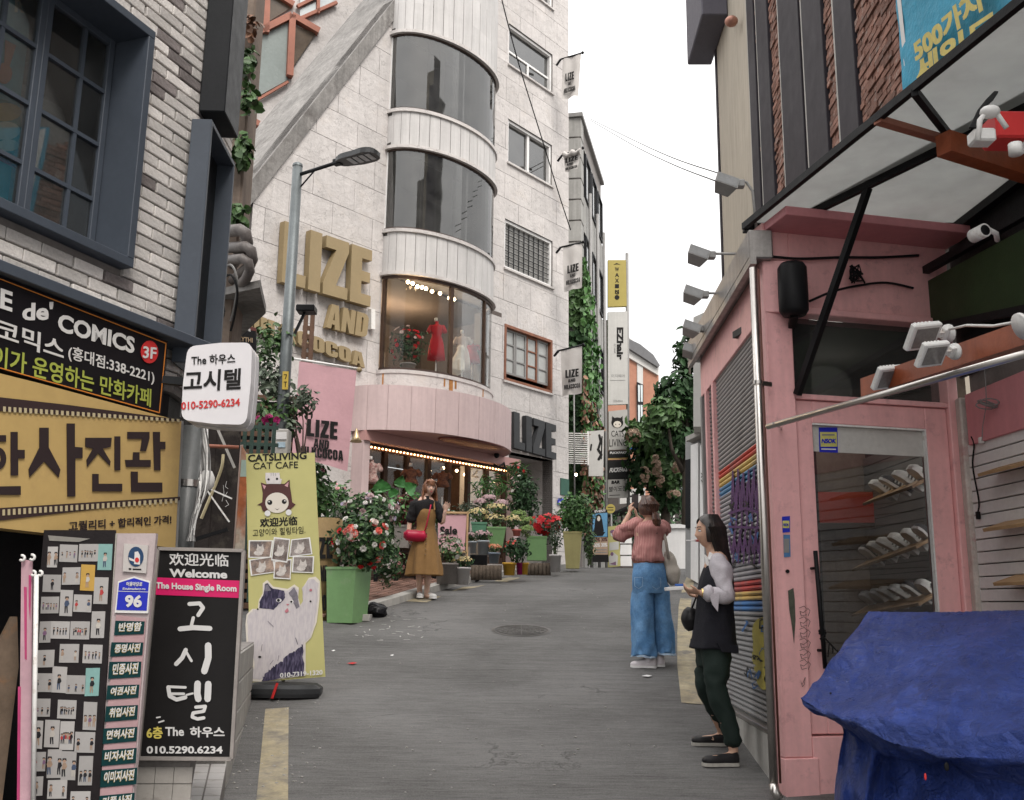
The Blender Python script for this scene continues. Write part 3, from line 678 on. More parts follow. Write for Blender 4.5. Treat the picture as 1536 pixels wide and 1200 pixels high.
# display bay: wooden posts, clear panes, lit room
zt, zl=B[6], B[7]
wn=bayband(zl + .03, zl + .08, FRM, 'window', -.01,.07);bayband(zt - .12, zt - .05, FRM, 'window_head', -.01,.07, parent=wn)
for p, w in ((176,3),(104,3),(62,2.5),(4,6)): bayband(zl + .08, zt - .12, WOODB, 'post', 0,.09, p0=p - w / 2, p1=p + w / 2, n=1, parent=wn)
SHOPG=glass('display_glass', tint=(.92,.93,.93), refl=.012, dirt=.004, fmax=.3)
for p in ((105.5,174.5),(63.3,102.5),(7,60.7)): bayband(zl + .08, zt - .12, SHOPG, 'pane', -.03,.008, p0=p[0], p1=p[1], n=8, parent=wn)
ROOMW=mat('shop_room', (.11,.09,.08),.9, var=.2, vs=1.5)
mb=MB(PW.M);mb.box(bay_l, bay_r + .6, zl - .05, zt + .1,-2.6,-2.5);mb.box(bay_l - .05, bay_l, zl, zt, -2.5,-.3);mb.box(bay_r + .6, bay_r + .65, zl, zt, -2.5,-.3);mb.box(bay_l, bay_r + .6, zt + .0, zt + .1,-2.5,0);mb.box(bay_l, bay_r + .6, zl - .1, zl, -2.5,0);mb.build('room', ROOMW, wb)
mb=MB(PW.M);mb.box(bay_r + .012, bay_r + .1, zl, zt, -.29,-.015);mb.build('reveal', WHITE, wb)
mb=MB(PW.M);mb.box(bay_l + 1.2, bay_l + 1.9, zl, zl + 1.5,-2.5,-2.46);mb.box(bay_l + 2.1, bay_l + 2.5, zl, zl + 1.3,-2.5,-2.46);mb.build('wardrobe', mat('taupe', (.32,.29,.26),.7), wb)
# small windows
def wwin(k, r4, wood=False):
    a, b, c, e=r4;dk=WOODR if wood else WHITE
    mb=MB(PW.M);w=.07
    for x in ((a, b, c, c + w),(a, b, e - w, e),(a, a + w, c + w, e - w),(b - w, b, c + w, e - w)): mb.box(*x, -.2,-.04 if not wood else .02,.004)
    wn=mb.build('window', dk, wb);mb=MB(PW.M);mb.box(a - .03, b + .03, c - .05, c, -.1,.05,.004);mb.build('sill', STONE, wn)
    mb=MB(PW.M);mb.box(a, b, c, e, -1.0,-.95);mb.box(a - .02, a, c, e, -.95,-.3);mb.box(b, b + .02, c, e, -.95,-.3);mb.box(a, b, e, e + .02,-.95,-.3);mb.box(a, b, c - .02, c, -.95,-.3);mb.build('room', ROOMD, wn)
    return wn, a + w, b - w, c + w, e - w
for k in (0,1):
    wn, a, b, c, e=wwin(k, WIN[k]);m_=c + (e - c)*.36;mb=MB(PW.M);mb.box(a, b, m_, m_ + .05,-.16,-.1);mb.box((a + b) / 2 - .03,(a + b) / 2 + .03, c, m_, -.16,-.1);mb.build('transom', WHITE, wn)
    mb=MB(PW.M);mb.box(a, b, m_ + .05, e, -.14,-.13);mb.build('pane', GLASSD, wn);mb=MB(PW.M);mb.box(a, (a + b) / 2 - .03, c, m_, -.14,-.13);mb.build('pane', GLASSD, wn);mb=MB(PW.M);mb.box((a + b) / 2 + .03, b, c, m_, -.14,-.13);mb.build('pane', GLASSD, wn)
    mb=MB(PW.M);mb.box(a, b, c, e, -.4,-.38);mb.build('blind_or_reflection', mat('green_grey_film', (.17,.20,.19),.6), wn)
wn, a, b, c, e=wwin(2, WIN[2]);mm=(a + b) / 2;mb=MB(PW.M);mb.box(mm - .04, mm + .04, c, e, -.18,-.08);mb.build('mullion', WHITE, wn)
for x0, x1 in ((a, mm - .04),(mm + .04, b)): mb=MB(PW.M);mb.box(x0, x1, c, e, -.14,-.13);mb.build('pane', GLASSD, wn)
mb=MB(PW.M);mb.box(mm + .05, b, c, e, -.3,-.28);mb.build('blind_or_reflection', mat('green_grey_film', (.17,.2,.19),.6), wn);mb=MB(PW.M)
for i in range(3): mb.box(a, mm - .1, c + .12 + i*.33, c + .2 + i*.33,-.35,-.3)
mb.build('shelf', WOODL, wn)
wn, a, b, c, e=wwin(3, WIN[3]);mb=MB(PW.M);mb.box(a, b, c, e, -.12,-.11);mb.build('pane', mat('frosted_pane', (.24,.235,.225),.5, var=.1), wn);n=9
for i in range(1, n): mb=MB(PW.M);x=a + (b - a)*i / n;mb.box(x - .008, x + .008, c, e, -.1,-.085);mb.build('grille_bar', DARKM, wn)
for i in range(1,8): mb=MB(PW.M);x=c + (e - c)*i / 8;mb.box(a, b, x - .008, x + .008,-.085,-.07);mb.build('grille_bar', DARKM, wn)
wn, a, b, c, e=wwin(4, WIN[4], True)
for i in range(4):
    x0=a + (b - a)*i / 4;x1=a + (b - a)*(i + 1) / 4;mb=MB(PW.M);bars(mb, x0 + .005, x1 - .005, c + .12, e, [],[c + .12 + (e - c - .12)*k / 3 for k in (1,2)],-.08,.03,.05);mb.build('sash', WOODR if i in (2,) else GREY, wn)
    for k in range(3): mb=MB(PW.M);mb.box(x0 + .05, x1 - .05, c + .14 + (e - c - .12)*k / 3, c + .1 + (e - c - .12)*(k + 1) / 3,-.1,-.095);mb.build('pane', mat('milky_pane', (.34,.35,.34),.3, var=.15, vs=2, bump=0), wn)
# pink canopy drum over the shop
cl_, cr_=PW.hit(528,600)[0] , PW.hit(742,640)[0];cc_, ca_, cb_=(cl_ + cr_) / 2,(cr_ - cl_) / 2,1.35
def cz(X, Y): return PW.hit(X, Y, cb_*.9)[1]
CZ1, CZ0=cz(660,583), cz(660,650)
bslab(CZ0 + .04, CZ1 - .002, PINKC, 'canopy_core', -.012, c=cc_, a=ca_, b=cb_)
for k in range(12): bayband(CZ0, CZ1, PINKC, 'panel', 0,.03, p0=15*k + .12, p1=15*(k + 1) - .12, n=4, c=cc_, a=ca_, b=cb_)
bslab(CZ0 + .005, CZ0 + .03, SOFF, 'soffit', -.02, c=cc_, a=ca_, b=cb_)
mb=MB(Matrix.Translation(PW.pt(cc_ + .3, CZ0 - .005,.95)) @ Matrix.Rotation(math.atan2(UW.y, UW.x),4, 'Z'));mb.ball((0,0,0),1,20,6,(.95,.38,.035));mb.build('oval_ceiling_panel', mat('copper_panel', (.19,.06,.05),.35, metal=.3, var=.1), wb)
# shopfront below: rose lintel, timber frames, dark interior, bulbs
a, b=SHOP[0], SHOP[1];LZ=PW.hit(640,682)[1]
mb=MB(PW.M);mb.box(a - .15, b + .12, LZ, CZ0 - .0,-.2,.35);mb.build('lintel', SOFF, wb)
mb=MB(PW.M);mb.box(b - .02, b + .13, WB, LZ, -.2,.3);mb.build('pier', PINKC, wb);mb=MB(PW.M);mb.box(a - .15, a + .02, WB, LZ, -.2,.3);mb.build('pier', PINKC, wb)
mb=MB(PW.M);mb.box(a - .5, b + .3, WB, CZ0,-3.1,-3.0);mb.box(a - .5, b + .3, LZ + .2, LZ + .3,-3,-.3);mb.box(b + .2, b + .3, WB, CZ0,-3,-.3);mb.box(a - .5, a - .4, WB, CZ0,-3,-.3);mb.build('room', mat('brown_room', (.06,.035,.025),.9, var=.3), wb)
sf=thing('shop_window', 'dark timber shopfront glazed between tall wooden posts under the pink canopy', 'shopfront', PW.pt((a + b) / 2,2,0))
n=7
for i in range(n + 1):
    x=a + .06 + (b - a - .12)*i / n;mb=MB(PW.M);mb.box(x - .05, x + .05, WB, LZ, -.02,.08,.006);mb.build('post', WOODB, sf)
mb=MB(PW.M);mb.box(a, b, LZ - .1, LZ, -.03,.1,.006);mb.build('rail', WOODR, sf);mb=MB(PW.M);mb.box(a, b, WB, WB + 1.0,-.02,.06);mb.build('stall_riser', WOODB, sf)
for i in range(n):
    x0=a + .11 + (b - a - .12)*i / n;x1=a + .01 + (b - a - .12)*(i + 1) / n
    if i == 4: continue
    mb=MB(PW.M);mb.box(x0, x1, WB + 1.0, LZ - .1,.02,.028);mb.build('pane', SHOPG, sf)
# portal
a, b, c, e=PORT
mb=MB(PW.M);mb.box(a - .02, a, c, e, -1.4,0);mb.box(b, b + .02, c, e, -1.4,0);mb.box(a, b, e, e + .02,-1.4,0);mb.box(a, b, c, e, -1.45,-1.4);mb.build('portal_recess', STONE, wb)
mb=MB(PW.M);mb.box((a + b) / 2,(a + b) / 2 + .02, c, e, -1.4,-1.36);mb.build('joint', JOINT, wb)
mb=MB(PW.M);gq=PW.hit(840,742), PW.hit(851,719);mb.box(gq[0][0],-.02, gq[0][1], gq[1][1],.0,.03,.004);mb.build('green_panel', mat('green_board', (.03,.09,.065),.5, var=.2), wb)
# ================================================================ RIGHT: PINK SHOP
S_A=Vector((1.655,6.18,0));US=Vector((-.036,-1,0)).normalized();PSH=PL(S_A, US)      # shutter wall, u grows towards the viewer, 0 at the corner
UF=Vector((.976,.216,0)).normalized();PF=PL(S_A, UF)                                       # door front
fR=PF.hit(1446,700)[0];T_A=PF.pt(fR, 0);UT=Vector((.05,-1,0)).normalized();PT=PL((T_A.x, T_A.y, 0), UT)
ps=thing('pink_shop', 'one storey pink shop with roller shutters and a framed glass door', 'shop', (S_A.x, S_A.y, 0))
EZ=PSH.hit(1148,385)[1];ZC=PF.hit(1300,350)[1];pz=PF.hit(1240,1105)[1]
SL=-2.7
def shu(X, Y=800): return PSH.hit(X, Y)[0]
# plinth, corner column, band, piers
mb=MB(PSH.M);mb.box(SL, -.09,-.4, PSH.hit(1100,1068)[1],-.25,.02,.01);mb.build('plinth', CONCL, ps)
zp=PSH.hit(1100,1068)[1]
cw=PF.hit(1204,800)[0]
mb=MB(PF.M);mb.box(0, cw, pz - .12, ZC, -.16,0,.008);mb.build('corner_column', PINK, ps)
mb=MB(PF.M);mb.box(0, cw + .03,-.4, pz - .12,-.16,.012,.006);mb.box(cw, fR, -.4, pz, -.16,.0,.004);mb.build('step', PINK, ps)
piers=[shu(1074), shu(1079)]
s1=(shu(1077,800),-.17);ztop1=PSH.hit(1146,470)[1]
mb=MB(PSH.M)
mb.box(SL, -.0, ztop1, EZ, -.2,.0,.004);mb.build('fascia', PINK, ps)
pier_u=[s1[0], s1[0] - .95, s1[0] - 1.1, s1[0] - 2.0, SL + .1]
for q in (s1[0], s1[0] - .36, SL + .06):
    mb=MB(PSH.M);mb.box(q - .07, q, zp, ztop1,-.15,.01,.004);mb.build('pier', PINK if q != SL + .06 else GREY, ps)
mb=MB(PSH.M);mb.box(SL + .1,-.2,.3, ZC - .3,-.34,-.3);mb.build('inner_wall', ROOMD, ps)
mb=MB(PSH.M);mb.box(-.17,-.05, zp, ztop1,-.15,.0,.004);mb.build('pier', PINK, ps)
mb=MB(PSH.M);mb.box(SL, SL + .05,-.5, EZ, -2.4,-.2);mb.build('wall', BROWNC, ps)
# roller shutters: painted corrugated slats, one object per slat
def shutter_mat():
    m=bpy.data.materials.new('painted_shutter');m.use_nodes=True;t=m.node_tree;b=t.nodes['Principled BSDF'];L=t.links.new;N=lambda k: t.nodes.new('ShaderNode' + k)
    geo=N('NewGeometry');sp=N('SeparateXYZ');L(geo.outputs['Position'], sp.inputs[0])
    r=N('ValToRGB');r.color_ramp.interpolation='CONSTANT';els=r.color_ramp.elements
    _h=lambda x, y: PSH.hit(x, y, -.02)[1]
    zs_=[(0,(.26,.26,.265)),(_h(1140,918),(.03,.17,.44)),(_h(1140,902),(.60,.40,.11)),(_h(1140,888),(.50,.035,.03)),(_h(1140,871),(.32,.31,.33)),(_h(1151,703),(.08,.24,.42)),(_h(1151,687),(.60,.42,.13)),(_h(1151,668),(.52,.05,.03)),(_h(1151,653),(.27,.26,.26))]
    while len(els) < len(zs_): els.new(.5)
    H=4.0
    for e, (z, c) in zip(els, zs_): e.position=z / H;e.color=c + (1,)
    mr=N('MapRange');sv(mr,1,0);sv(mr,2,H)
    tcn=N('TexCoord');nz=N('TexNoise');sv(nz,'Scale',2.2);sv(nz,'Detail',8);L(geo.outputs['Position'], nz.inputs['Vector'])
    L(sp.outputs[2], mr.inputs[0]);L(mr.outputs[0], r.inputs[0])
    mx=N('MixRGB');m2=N('MapRange');sv(m2,1,.52);sv(m2,2,.7);sv(m2,4,.75);L(nz.outputs[0], m2.inputs[0]);L(m2.outputs[0], mx.inputs[0]);L(r.outputs[0], mx.inputs[1]);sv(mx,2,(.17,.165,.165,1))
    L(mx.outputs[0], b.inputs['Base Color']);sv(b,'Roughness',.5);sv(b,'Metallic',.1)
    return m
SHM=shutter_mat();SHG=mat('bare_shutter', (.22,.21,.21),.45, metal=.3, var=.25, vs=4, streak=.25)
tot=0
def shutter(u0, u1, z0, z1, m, pitch_=.036):
    global tot
    w=u1 - u0;q=MB();pr=[(0,0),(.012,.004),(.016,.014),(.012,.026),(0,.034)]
    vs=[(0, z, d_ ) for d_, z in pr] + [(w, z, d_) for d_, z in pr];k=len(pr)
    q.add(vs, [(i, i + k, i + 1 + k, i + 1) for i in range(k - 1)] + [(0, k - 1,2*k - 1, k)])
    s=None;z=z0
    while z < z1:
        if s is None: s=q.build('slat', m, ps, world=False);o=s
        else: o=link('slat', s.data, ps)
        o.matrix_basis=wm(ps).inverted() @ PSH.M @ Matrix.Translation((u0, z, -.035));z += pitch_;tot += 1
shutter(s1[0] + .0,-.17, zp, ztop1, SHM)
shutter(s1[0] - .36, s1[0] - .07, zp, ztop1, SHG)
mb=MB(PSH.M);mb.box(SL + .06, s1[0] - .43, zp, ztop1,-.11,-.08);mb.build('shutter_box', SHG, ps)
# bottom bar of the shutter
mb=MB(PSH.M);mb.box(s1[0],-.17, zp - .0, zp + .03,-.08,.03,.004);mb.build('bottom_bar', STEEL, ps)
# metal eave with lights
EAVE=mat('scuffed_steel_eave', (.33,.31,.295),.4, metal=.55, var=.2, vs=5, streak=.3)
mb=MB(PSH.M);mb.box(SL - .1,.05, EZ - .0, EZ + .2,-.06,.1,.01);mb.box(SL - .1,.08, EZ - .05, EZ, .06,.1);ev=mb.build('eave', EAVE, ps)
mb=MB(PSH.M);mb.box(SL, -.75, EZ + .05, EZ + .16,-3.0,-.2);mb.build('roof', GREY, ps)
# front: band, transom, door
def fu(X, Y): return PF.hit(X, Y)[0]
z_t1, z_t0=PF.hit(1300,470)[1], PF.hit(1300,596)[1]
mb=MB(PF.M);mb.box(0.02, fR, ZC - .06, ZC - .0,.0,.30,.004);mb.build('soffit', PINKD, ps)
mb=MB(PF.M);mb.box(cw, fR, z_t1, ZC, -.16,-.002,.004);mb.build('fascia', PINK, ps)
mb=MB(PF.M);mb.box(cw, fR, z_t1 - .045, z_t1,-.1,.025,.006);mb.build('moulding', PINK, ps)
dz1=PF.hit(1320,605)[1]
mb=MB(PF.M);mb.box(cw, fR - .06, dz1, z_t0,-.14,-.01,.004);mb.build('transom_bar', PINK, ps)
mb=MB(PF.M);mb.box(cw, fR - .06, z_t0, z_t1 - .045,-.1,-.092);mb.build('transom_pane', GLASSD, ps)
tr=PF.hit(1432,720)[0]
mb=MB(PF.M);mb.box(tr + .004, fR, pz, z_t1 - .045,-.16,-.0,.006);mb.build('jamb', PINK, ps)
dr=thing('glass_door', 'pink framed glass door with a long black pull handle and a sticker', 'door', PF.pt(cw, pz))
gl0, gl1, gz1=PF.hit(1229,760)[0], PF.hit(1402,760)[0], PF.hit(1310,638)[1];gz0=PF.hit(1250,1040)[1]
fm=MB(PF.M);fm.box(cw + .004, gl0, pz + .01, dz1 - .004,-.1,-.03,.006);fm.box(gl1, tr, pz + .01, dz1 - .004,-.1,-.03,.006);fm.box(gl0, gl1, gz1, dz1 - .004,-.1,-.03,.006);fm.box(gl0, gl1, pz + .01, pz + .3,-.1,-.03,.006);fm.build('door_frame', PINK, dr)
mb=MB(PF.M);mb.box(gl0, gl1, pz + .3, gz1,-.07,-.064);mb.build('pane', glass('door_glass', tint=(.80,.81,.81), refl=.05, dirt=.01), dr)
mb=MB(PF.M);mb.box(gl1 - .012, gl1 - .001, pz + .3, gz1,-.06,-.028);mb.box(gl0, gl1 - .012, gz1 - .012, gz1,-.06,-.028);mb.build('bead', WHITEM, dr)
mb=MB(PF.M);mb.box(gl0 + .01, gl1 - .014, PF.hit(1310,679)[1], gz1 - .014,-.063,-.058);mb.build('white_film', mat('aged_white_film', (.50,.49,.46),.6, var=.15, vs=3, stain=(.35,.33,.3), stains=6), dr)
h0, h1=PF.px(1223,826,.04), PF.px(1238,1003,.04)
mb=MB();mb.tube([h0, h1],.014,10);hd=mb.build('handle', BLACK, dr);mb=MB()
for t_ in (.15,.85): p=h0.lerp(h1, t_);mb.tube([p, p - PF.N*.08],.009,6)
mb.build('bracket', BLACK, hd)
mb=MB();p=h0.lerp(h1,.72)
for k in range(10): a_=k*.7;mb.tube([p + Vector((.02*math.cos(a_),.02*math.sin(a_),(k % 5-2)*.012)), p + Vector((.02*math.cos(a_ + 1.2),.02*math.sin(a_ + 1.2),(k % 5-2)*.012 + .01))],.006,5)
for k in range(4): mb.tube([p + Vector((.01,-.02,-.02)), p + Vector((.03 + .02*k, -.03,-.05 - .02*k)), p + Vector((.02 + .03*k, -.02,-.13 + .02*k))],.004,5)
tag(mb.build('knotted_cord', BLACK), 'black cord knotted round the long door handle', 'cord')
# shop interior
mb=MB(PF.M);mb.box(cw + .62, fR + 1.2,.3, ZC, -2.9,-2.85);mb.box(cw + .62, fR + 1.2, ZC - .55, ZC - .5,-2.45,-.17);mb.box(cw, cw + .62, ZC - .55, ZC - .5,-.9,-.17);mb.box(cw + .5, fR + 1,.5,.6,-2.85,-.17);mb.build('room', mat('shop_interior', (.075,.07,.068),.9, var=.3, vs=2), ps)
# ---- slatwall side
slz1=PT.hit(1490,665)[1] ;TZ=[]
stw=thing('slatted_wall', 'white grooved display wall at the right edge beside the pink door', 'wall', PT.pt(.5,0))
Tn=2.0
mb=MB(PT.M);mb.box(0.0,.07,0, PT.hit(1460,590)[1],-.12,.03,.01);mb.build('rough_post', mat('plaster_edge', (.52,.46,.42),.9, var=.2, vs=8, bump=.6, bs=25, stain=(.42,.25,.24), stains=6), stw)
z=pz - .2;slat0=None;ztopS=PT.hit(1500,660)[1]
while z < ztopS:
    if slat0 is None: q=MB();q.box(.07, Tn, 0,.071,-.02,0,.003);slat0=q.build('slat', WHITE, stw, world=False);o=slat0
    else: o=link('slat', slat0.data, stw)
    o.matrix_basis=wm(stw).inverted() @ PT.M @ Matrix.Translation((0, z, rnd.uniform(-.001,.001)));z += .0785
mb=MB(PT.M);mb.box(.07, Tn + 1,0, ZC + .08,-.1,-.05);mb.build('backing', JOINT, stw)
mb=MB(PT.M);mb.box(.12, Tn, ztopS + .02, ztopS + .36,-.1,.02,.004);mb.build('pink_header', PINKD, stw)
mb=MB(PT.M);mb.box(.0, Tn + 1, ztopS + .5, ZC + .07,-.04,-.02);mb.build('dark_fascia', BLACK, stw)
# wooden display shelves on the slat wall, beam, rail, awning roll
for X, Y in ((1500,700),(1508,782),(1524,862)):
    u, v=PT.hit(X, Y);mb=MB(PT.M);mb.prism([(u, 0),(u + .02,0),(u + .02,.0)],0,.01) if 0 else None
    mb=MB();p0=PT.pt(u, v, .002);p1=PT.pt(u + .6, v + .0,.002);q0=PT.pt(u + .02, v - .05,.16);q1=PT.pt(u + .62, v - .05,.16)
    mb.slab([p0, q0, q1, p1],.02);tag(mb.build('display_shelf', WOODL), {700: 'highest pale wooden shelf on the white slatted wall', 782: 'middle pale wooden shelf on the white slatted wall', 862: 'lowest pale wooden shelf on the white slatted wall, just above the tarp'}[Y], 'shelf', 'wooden shelves on the slatted wall')
# ================================================================ UPPER BRICK FACADE
UQ=Vector((-.025,-1,0)).normalized();PQ=PL((3.02,0,0), UQ)   # u grows towards the viewer: u=-y*1.011
ub=thing('upper_building', 'tall building of rough red brick with charcoal vertical panels above the pink shop', 'building', PQ.pt(-8,0))
def qu(X, Y): return PQ.hit(X, Y)[0]
ZQ=12.5;zb_=ZC + .11
far=qu(1076,100)
cu1=(qu(1123,0) + qu(1131,290)) / 2
mb=MB(PQ.M);mb.box(far, cu1, ZC - .3, ZQ + 4,-3,0);mb.build('cream_wall', CREAM, ub)
mb=MB(PQ.M);mb.box(far - .12, far, ZC - .3, ZQ + 4,-3,.02);mb.build('corner_strip', FIN, ub)
mb=MB(PQ.M);mb.box(cu1,2.5, ZC + .09,14,-.6,-.04);mb.build('wall', MORT, ub)
BR2=mat('rough_red_brick', (.25,.13,.098),.9, var=.3, vs=7, bump=.9, bs=30, rand=.35, island=.3, dist=.015, stain=(.40,.36,.33), stains=9)
# vertical panels measured near y=250
fpx=[(1126,1136),(1140,1157),(1174,1205),(1210,1240),(1259,1287)]
bandsU=[]
for a0, a1 in fpx:
    ua=qu(a0,105);ub_=qu(a1,105);bandsU.append((ua, ub_))
    mb=MB(PQ.M);mb.box(ua, ub_, zb_, 14,-.05,.03,.006);mb.build('charcoal_panel', FIN, ub)
    mb=MB(PQ.M);mb.box(ua - .055, ua - .002, zb_, 14,-.05,.025,.004);mb.build('pale_edge_strip', CONCL, ub)
# bricks in the strips between and in the wide field
gaps=[(bandsU[i][1] + .012, bandsU[i + 1][0] - .06) for i in range(4)] + [(bandsU[4][1] + .012,-1)]
cells=[]
for gi, (a, b) in enumerate(gaps):
    if b - a < .05: continue
    r_=random.Random(gi);z=zb_;j=0
    while z < 12:
        u=a + .01 - (j % 2)*.1;
        while u < b:
            x0, x1=max(u, a + .005), min(u + .2, b - .004)
            if x1 - x0 > .03:
                p=PQ.pt((x0 + x1) / 2, z) - CAM;dd=p.dot(fwd)
                if dd > .3:
                    X=768 + FPX*p.dot(rgt) / dd;Y=600 - FPX*p.dot(upv) / dd
                    if -20 < Y < 420 and X < 1560: cells.append((p.length, x0, x1, z))
            u += .21
        z += .062;j += 1
cells.sort();rest=MB(PQ.M);bq={}
for n, (dd, x0, x1, z) in enumerate(cells):
    if n < 300:
        k=round(x1 - x0,2)
        if k not in bq: q=MB();q.box(0, k, 0,.052,-.05,0,.004);bq[k]=q.build('brick', BR2, ub, world=False);o=bq[k]
        else: o=link('brick', bq[k].data, ub)
        o.matrix_basis=wm(ub).inverted() @ PQ.M @ Matrix.Translation((x0, z, rnd.uniform(-.014,.012)))
    else: o_=rnd.uniform(-.014,.012);rest.box(x0, x1, z, z + .052,-.05, o_)
rest.build('brick', BR2, ub, kind='stuff')
print('cells', len(cells))
# dark roof overhang at the far top
oz=PQ.hit(1076,76)[1]
mb=MB(PQ.M);mb.box(far - .5, far + 1.0, oz + .05, oz + 5,-.0,.42,.02);mb.build('roof_overhang', mat('slate_soffit', (.085,.08,.10),.6, var=.1), ub)
# ================================================================ CANOPY
cz_=ZC + .03
cn=thing('acrylic_canopy', 'clear acrylic canopy in a black steel frame over the pink shop front', 'canopy', (1.9,5, cz_))
class HP: # horizontal plane helper
    pass
def hz(X, Y, z=cz_): r=ray(X, Y);t=(z - CAM.z) / r.z;return CAM + r*t
tip=hz(1116,340);o1=hz(1536,-2);m0, m1=hz(1157,349), hz(1428,216);b0, b1_=hz(1157,354), hz(1434,342)
od=(o1 - tip).normalized();md=(m1 - m0).normalized()
o2=tip + od*4.4;m2=m0 + md*3.2;bt=b1_;b2=b1_ + UT*3.2;b2.z=cz_
mb=MB();mb.bar(tip, o2,.035,.045);mb.build('outer_beam', BLACK, cn)
mb=MB();mb.bar(m0, m2,.035,.045);mb.build('middle_beam', BLACK, cn)
mb=MB();mb.bar(tip + Vector((0,.02,0)), b1_, .06,.06);mb.build('wall_beam', BLACK, cn)
mb=MB();mb.bar(b1_, b2,.06,.06);mb.build('wall_beam', BLACK, cn)
x1, x2=hz(1372,138, cz_ - .03), hz(1446,232, cz_ - .03)
mb=MB();mb.bar(x1, x2,.035,.04);mb.build('cross_beam', BLACK, cn)
x3=hz(1316,180, cz_ - .02);x4=hz(1414,209, cz_ - .02);mb=MB();mb.bar(x3, x4,.05,.035);mb.build('cross_beam', TERRA, cn, label='red brown painted cross beam')
d1, d2=atk(1302,284,4.15), PF.px(1196,592,.02);d1=hz(1302,282, cz_ - .03)
mb=MB();mb.bar(d1, d2,.04,.04);mb.build('brace', BLACK, cn)
ACR=glass('scuffed_acrylic', tint=(.66,.66,.65), refl=.06, rough=.25, dirt=.6)
mb=MB();mb.slab([tip + Vector((.02,0,.03)), o2 + Vector((0,0,.03)), m2 + Vector((0,0,.03)), m0 + Vector((0,0,.03))],.008);mb.build('sheet', ACR, cn)
mb=MB();mb.slab([m0 + Vector((0,0,.034)), m2 + Vector((0,0,.034)), b2 + Vector((0,0,.034)), bt + Vector((0,0,.034))],.008);mb.build('sheet', ACR, cn)
# ================================================================ IVY BUILDING, FAR STREET
uI=Vector((.227,1,0)).normalized();cI=atk(873,780,20.5);PI_=PL((cI.x, cI.y, 0), uI)
ib=thing('grey_building', 'grey panelled building half covered with ivy beyond the white building', 'building', (cI.x, cI.y, 0))
PIF=PL((cI.x, cI.y, 0),(.96,-.12,0))
zI=PIF.hit(870,176)[1]
GPAN=mat('grey_panel', (.32,.315,.30),.8, var=.15, vs=1.5, bump=.2, streak=.25, rand=.1)
mb=MB(PIF.M);mb.box(-3,0,1, zI, -3,-.05);mb.build('wall', JOINT, ib);mb=MB(PI_.M);mb.box(0,4.8,1, zI, -3,-.05);mb.build('wall', JOINT, ib)
k=0;z=zI
while z > 7:
    mb=MB(PIF.M);mb.box(-1.6,-.42, z - .62, z - .03,-.05,0,.01);mb.build('panel', GPAN, ib);mb=MB(PIF.M);mb.box(-.4,0.0, z - .62, z - .015,-.05,.01,.01);mb.build('panel', GPAN, ib)
    mb=MB(PI_.M);mb.box(0.01,.5, z - .62, z - .03,-.05,.0,.01);mb.build('panel', GPAN, ib)
    z -= .65;k += 1
mb=MB(PI_.M);mb.box(-.1,4.9, zI, zI + .12,-3,.06);mb.build('coping', GREY, ib)
for fl in range(5):
    z=zI - .9 - fl*2.6
    for c in range(3):
        u0=.7 + c*1.38;mb=MB(PI_.M)
        for x in ((u0, u0 + .06, z - 1.3, z),(u0+1.0, u0+1.06, z - 1.3, z),(u0, u0+1.06, z, z + .06),(u0, u0+1.06, z - 1.36, z - 1.3)): mb.box(*x, -.05,.05)
        w_=mb.build('window', DARKM, ib);mb=MB(PI_.M);mb.box(u0 + .06, u0+1.0, z - 1.3, z, -.02,0);mb.build('pane', GLASSD, w_)
        mb=MB(PI_.M);mb.box(u0 - .15, u0+1.2, z + .1, z + .16,-.05,.02);mb.build('panel', GPAN, ib);
    mb=MB(PI_.M);mb.box(.5,4.8, z - 1.4, z - 1.4-1.1,-.05,.01);mb.build('panel', GPAN, ib)
mb=MB(PI_.M)
for u_ in (1.0,2.6,4.2): mb.tube([PI_.M.inverted() @ PI_.pt(u_, z_, .12) for z_ in (2, zI - 2)],.05,6)
mb.build('downpipe', GREY, ib)
# ================================================================ helpers for print
def Z(pts, ox, oy, s): return [(ox + x / s, oy + y / s) for x, y in pts]
def fpoly(mb, pl, uv, off): mb.add([pl.pt(u, v, off) for u, v in uv],[tuple(range(len(uv)))])
def polys(pl, loops, m, parent, off=.004, name='print', **k):
    """convex flat prints, each a hair above the last"""
    mb=MB()
    for i, lp in enumerate(loops): fpoly(mb, pl, [pl.hit(X, Y, off) for X, Y in lp], off + i*.00012)
    return mb.build(name, m, parent, **k)
def strokes(pl, lines, m, parent, off=.004, name='lettering', n=8):
    """brush strokes: runs of view points with a width, laid flat on the plane"""
    mb=MB();c=0
    def put(lst):
        nonlocal c
        fpoly(mb, pl, [pl.hit(x, y, off) for x, y in lst], off + c*.00006);c += 1
    for pts, w in lines:
        for x, y in pts: put([(x + w / 2*math.cos(6.283*i / n), y - w / 2*math.sin(6.283*i / n)) for i in range(n)])
        for (x0, y0),(x1, y1) in zip(pts, pts[1:]):
            L_=math.hypot(x1 - x0, y1 - y0)
            if L_ > 1e-6: a, b=-(y1 - y0) / L_*w / 2,(x1 - x0) / L_*w / 2;put([(x0 - a, y0 - b),(x1 - a, y1 - b),(x1 + a, y1 + b),(x0 + a, y0 + b)])
    return mb.build(name, m, parent)
INK=mat('black_ink', (.014,.013,.013),.6, var=.1, bump=0);WINK=mat('white_ink', (.62,.61,.60),.6, var=.05, bump=0)
LIME=mat('lime_ink', (.33,.38,.07),.6, var=0, bump=0);ORANGE=mat('orange_line', (.55,.19,.03),.5, var=0, bump=0);REDI=mat('red_ink', (.55,.03,.03),.5, var=.05, bump=0)
SA=PL(PA.pt(0,0,.16), UA)
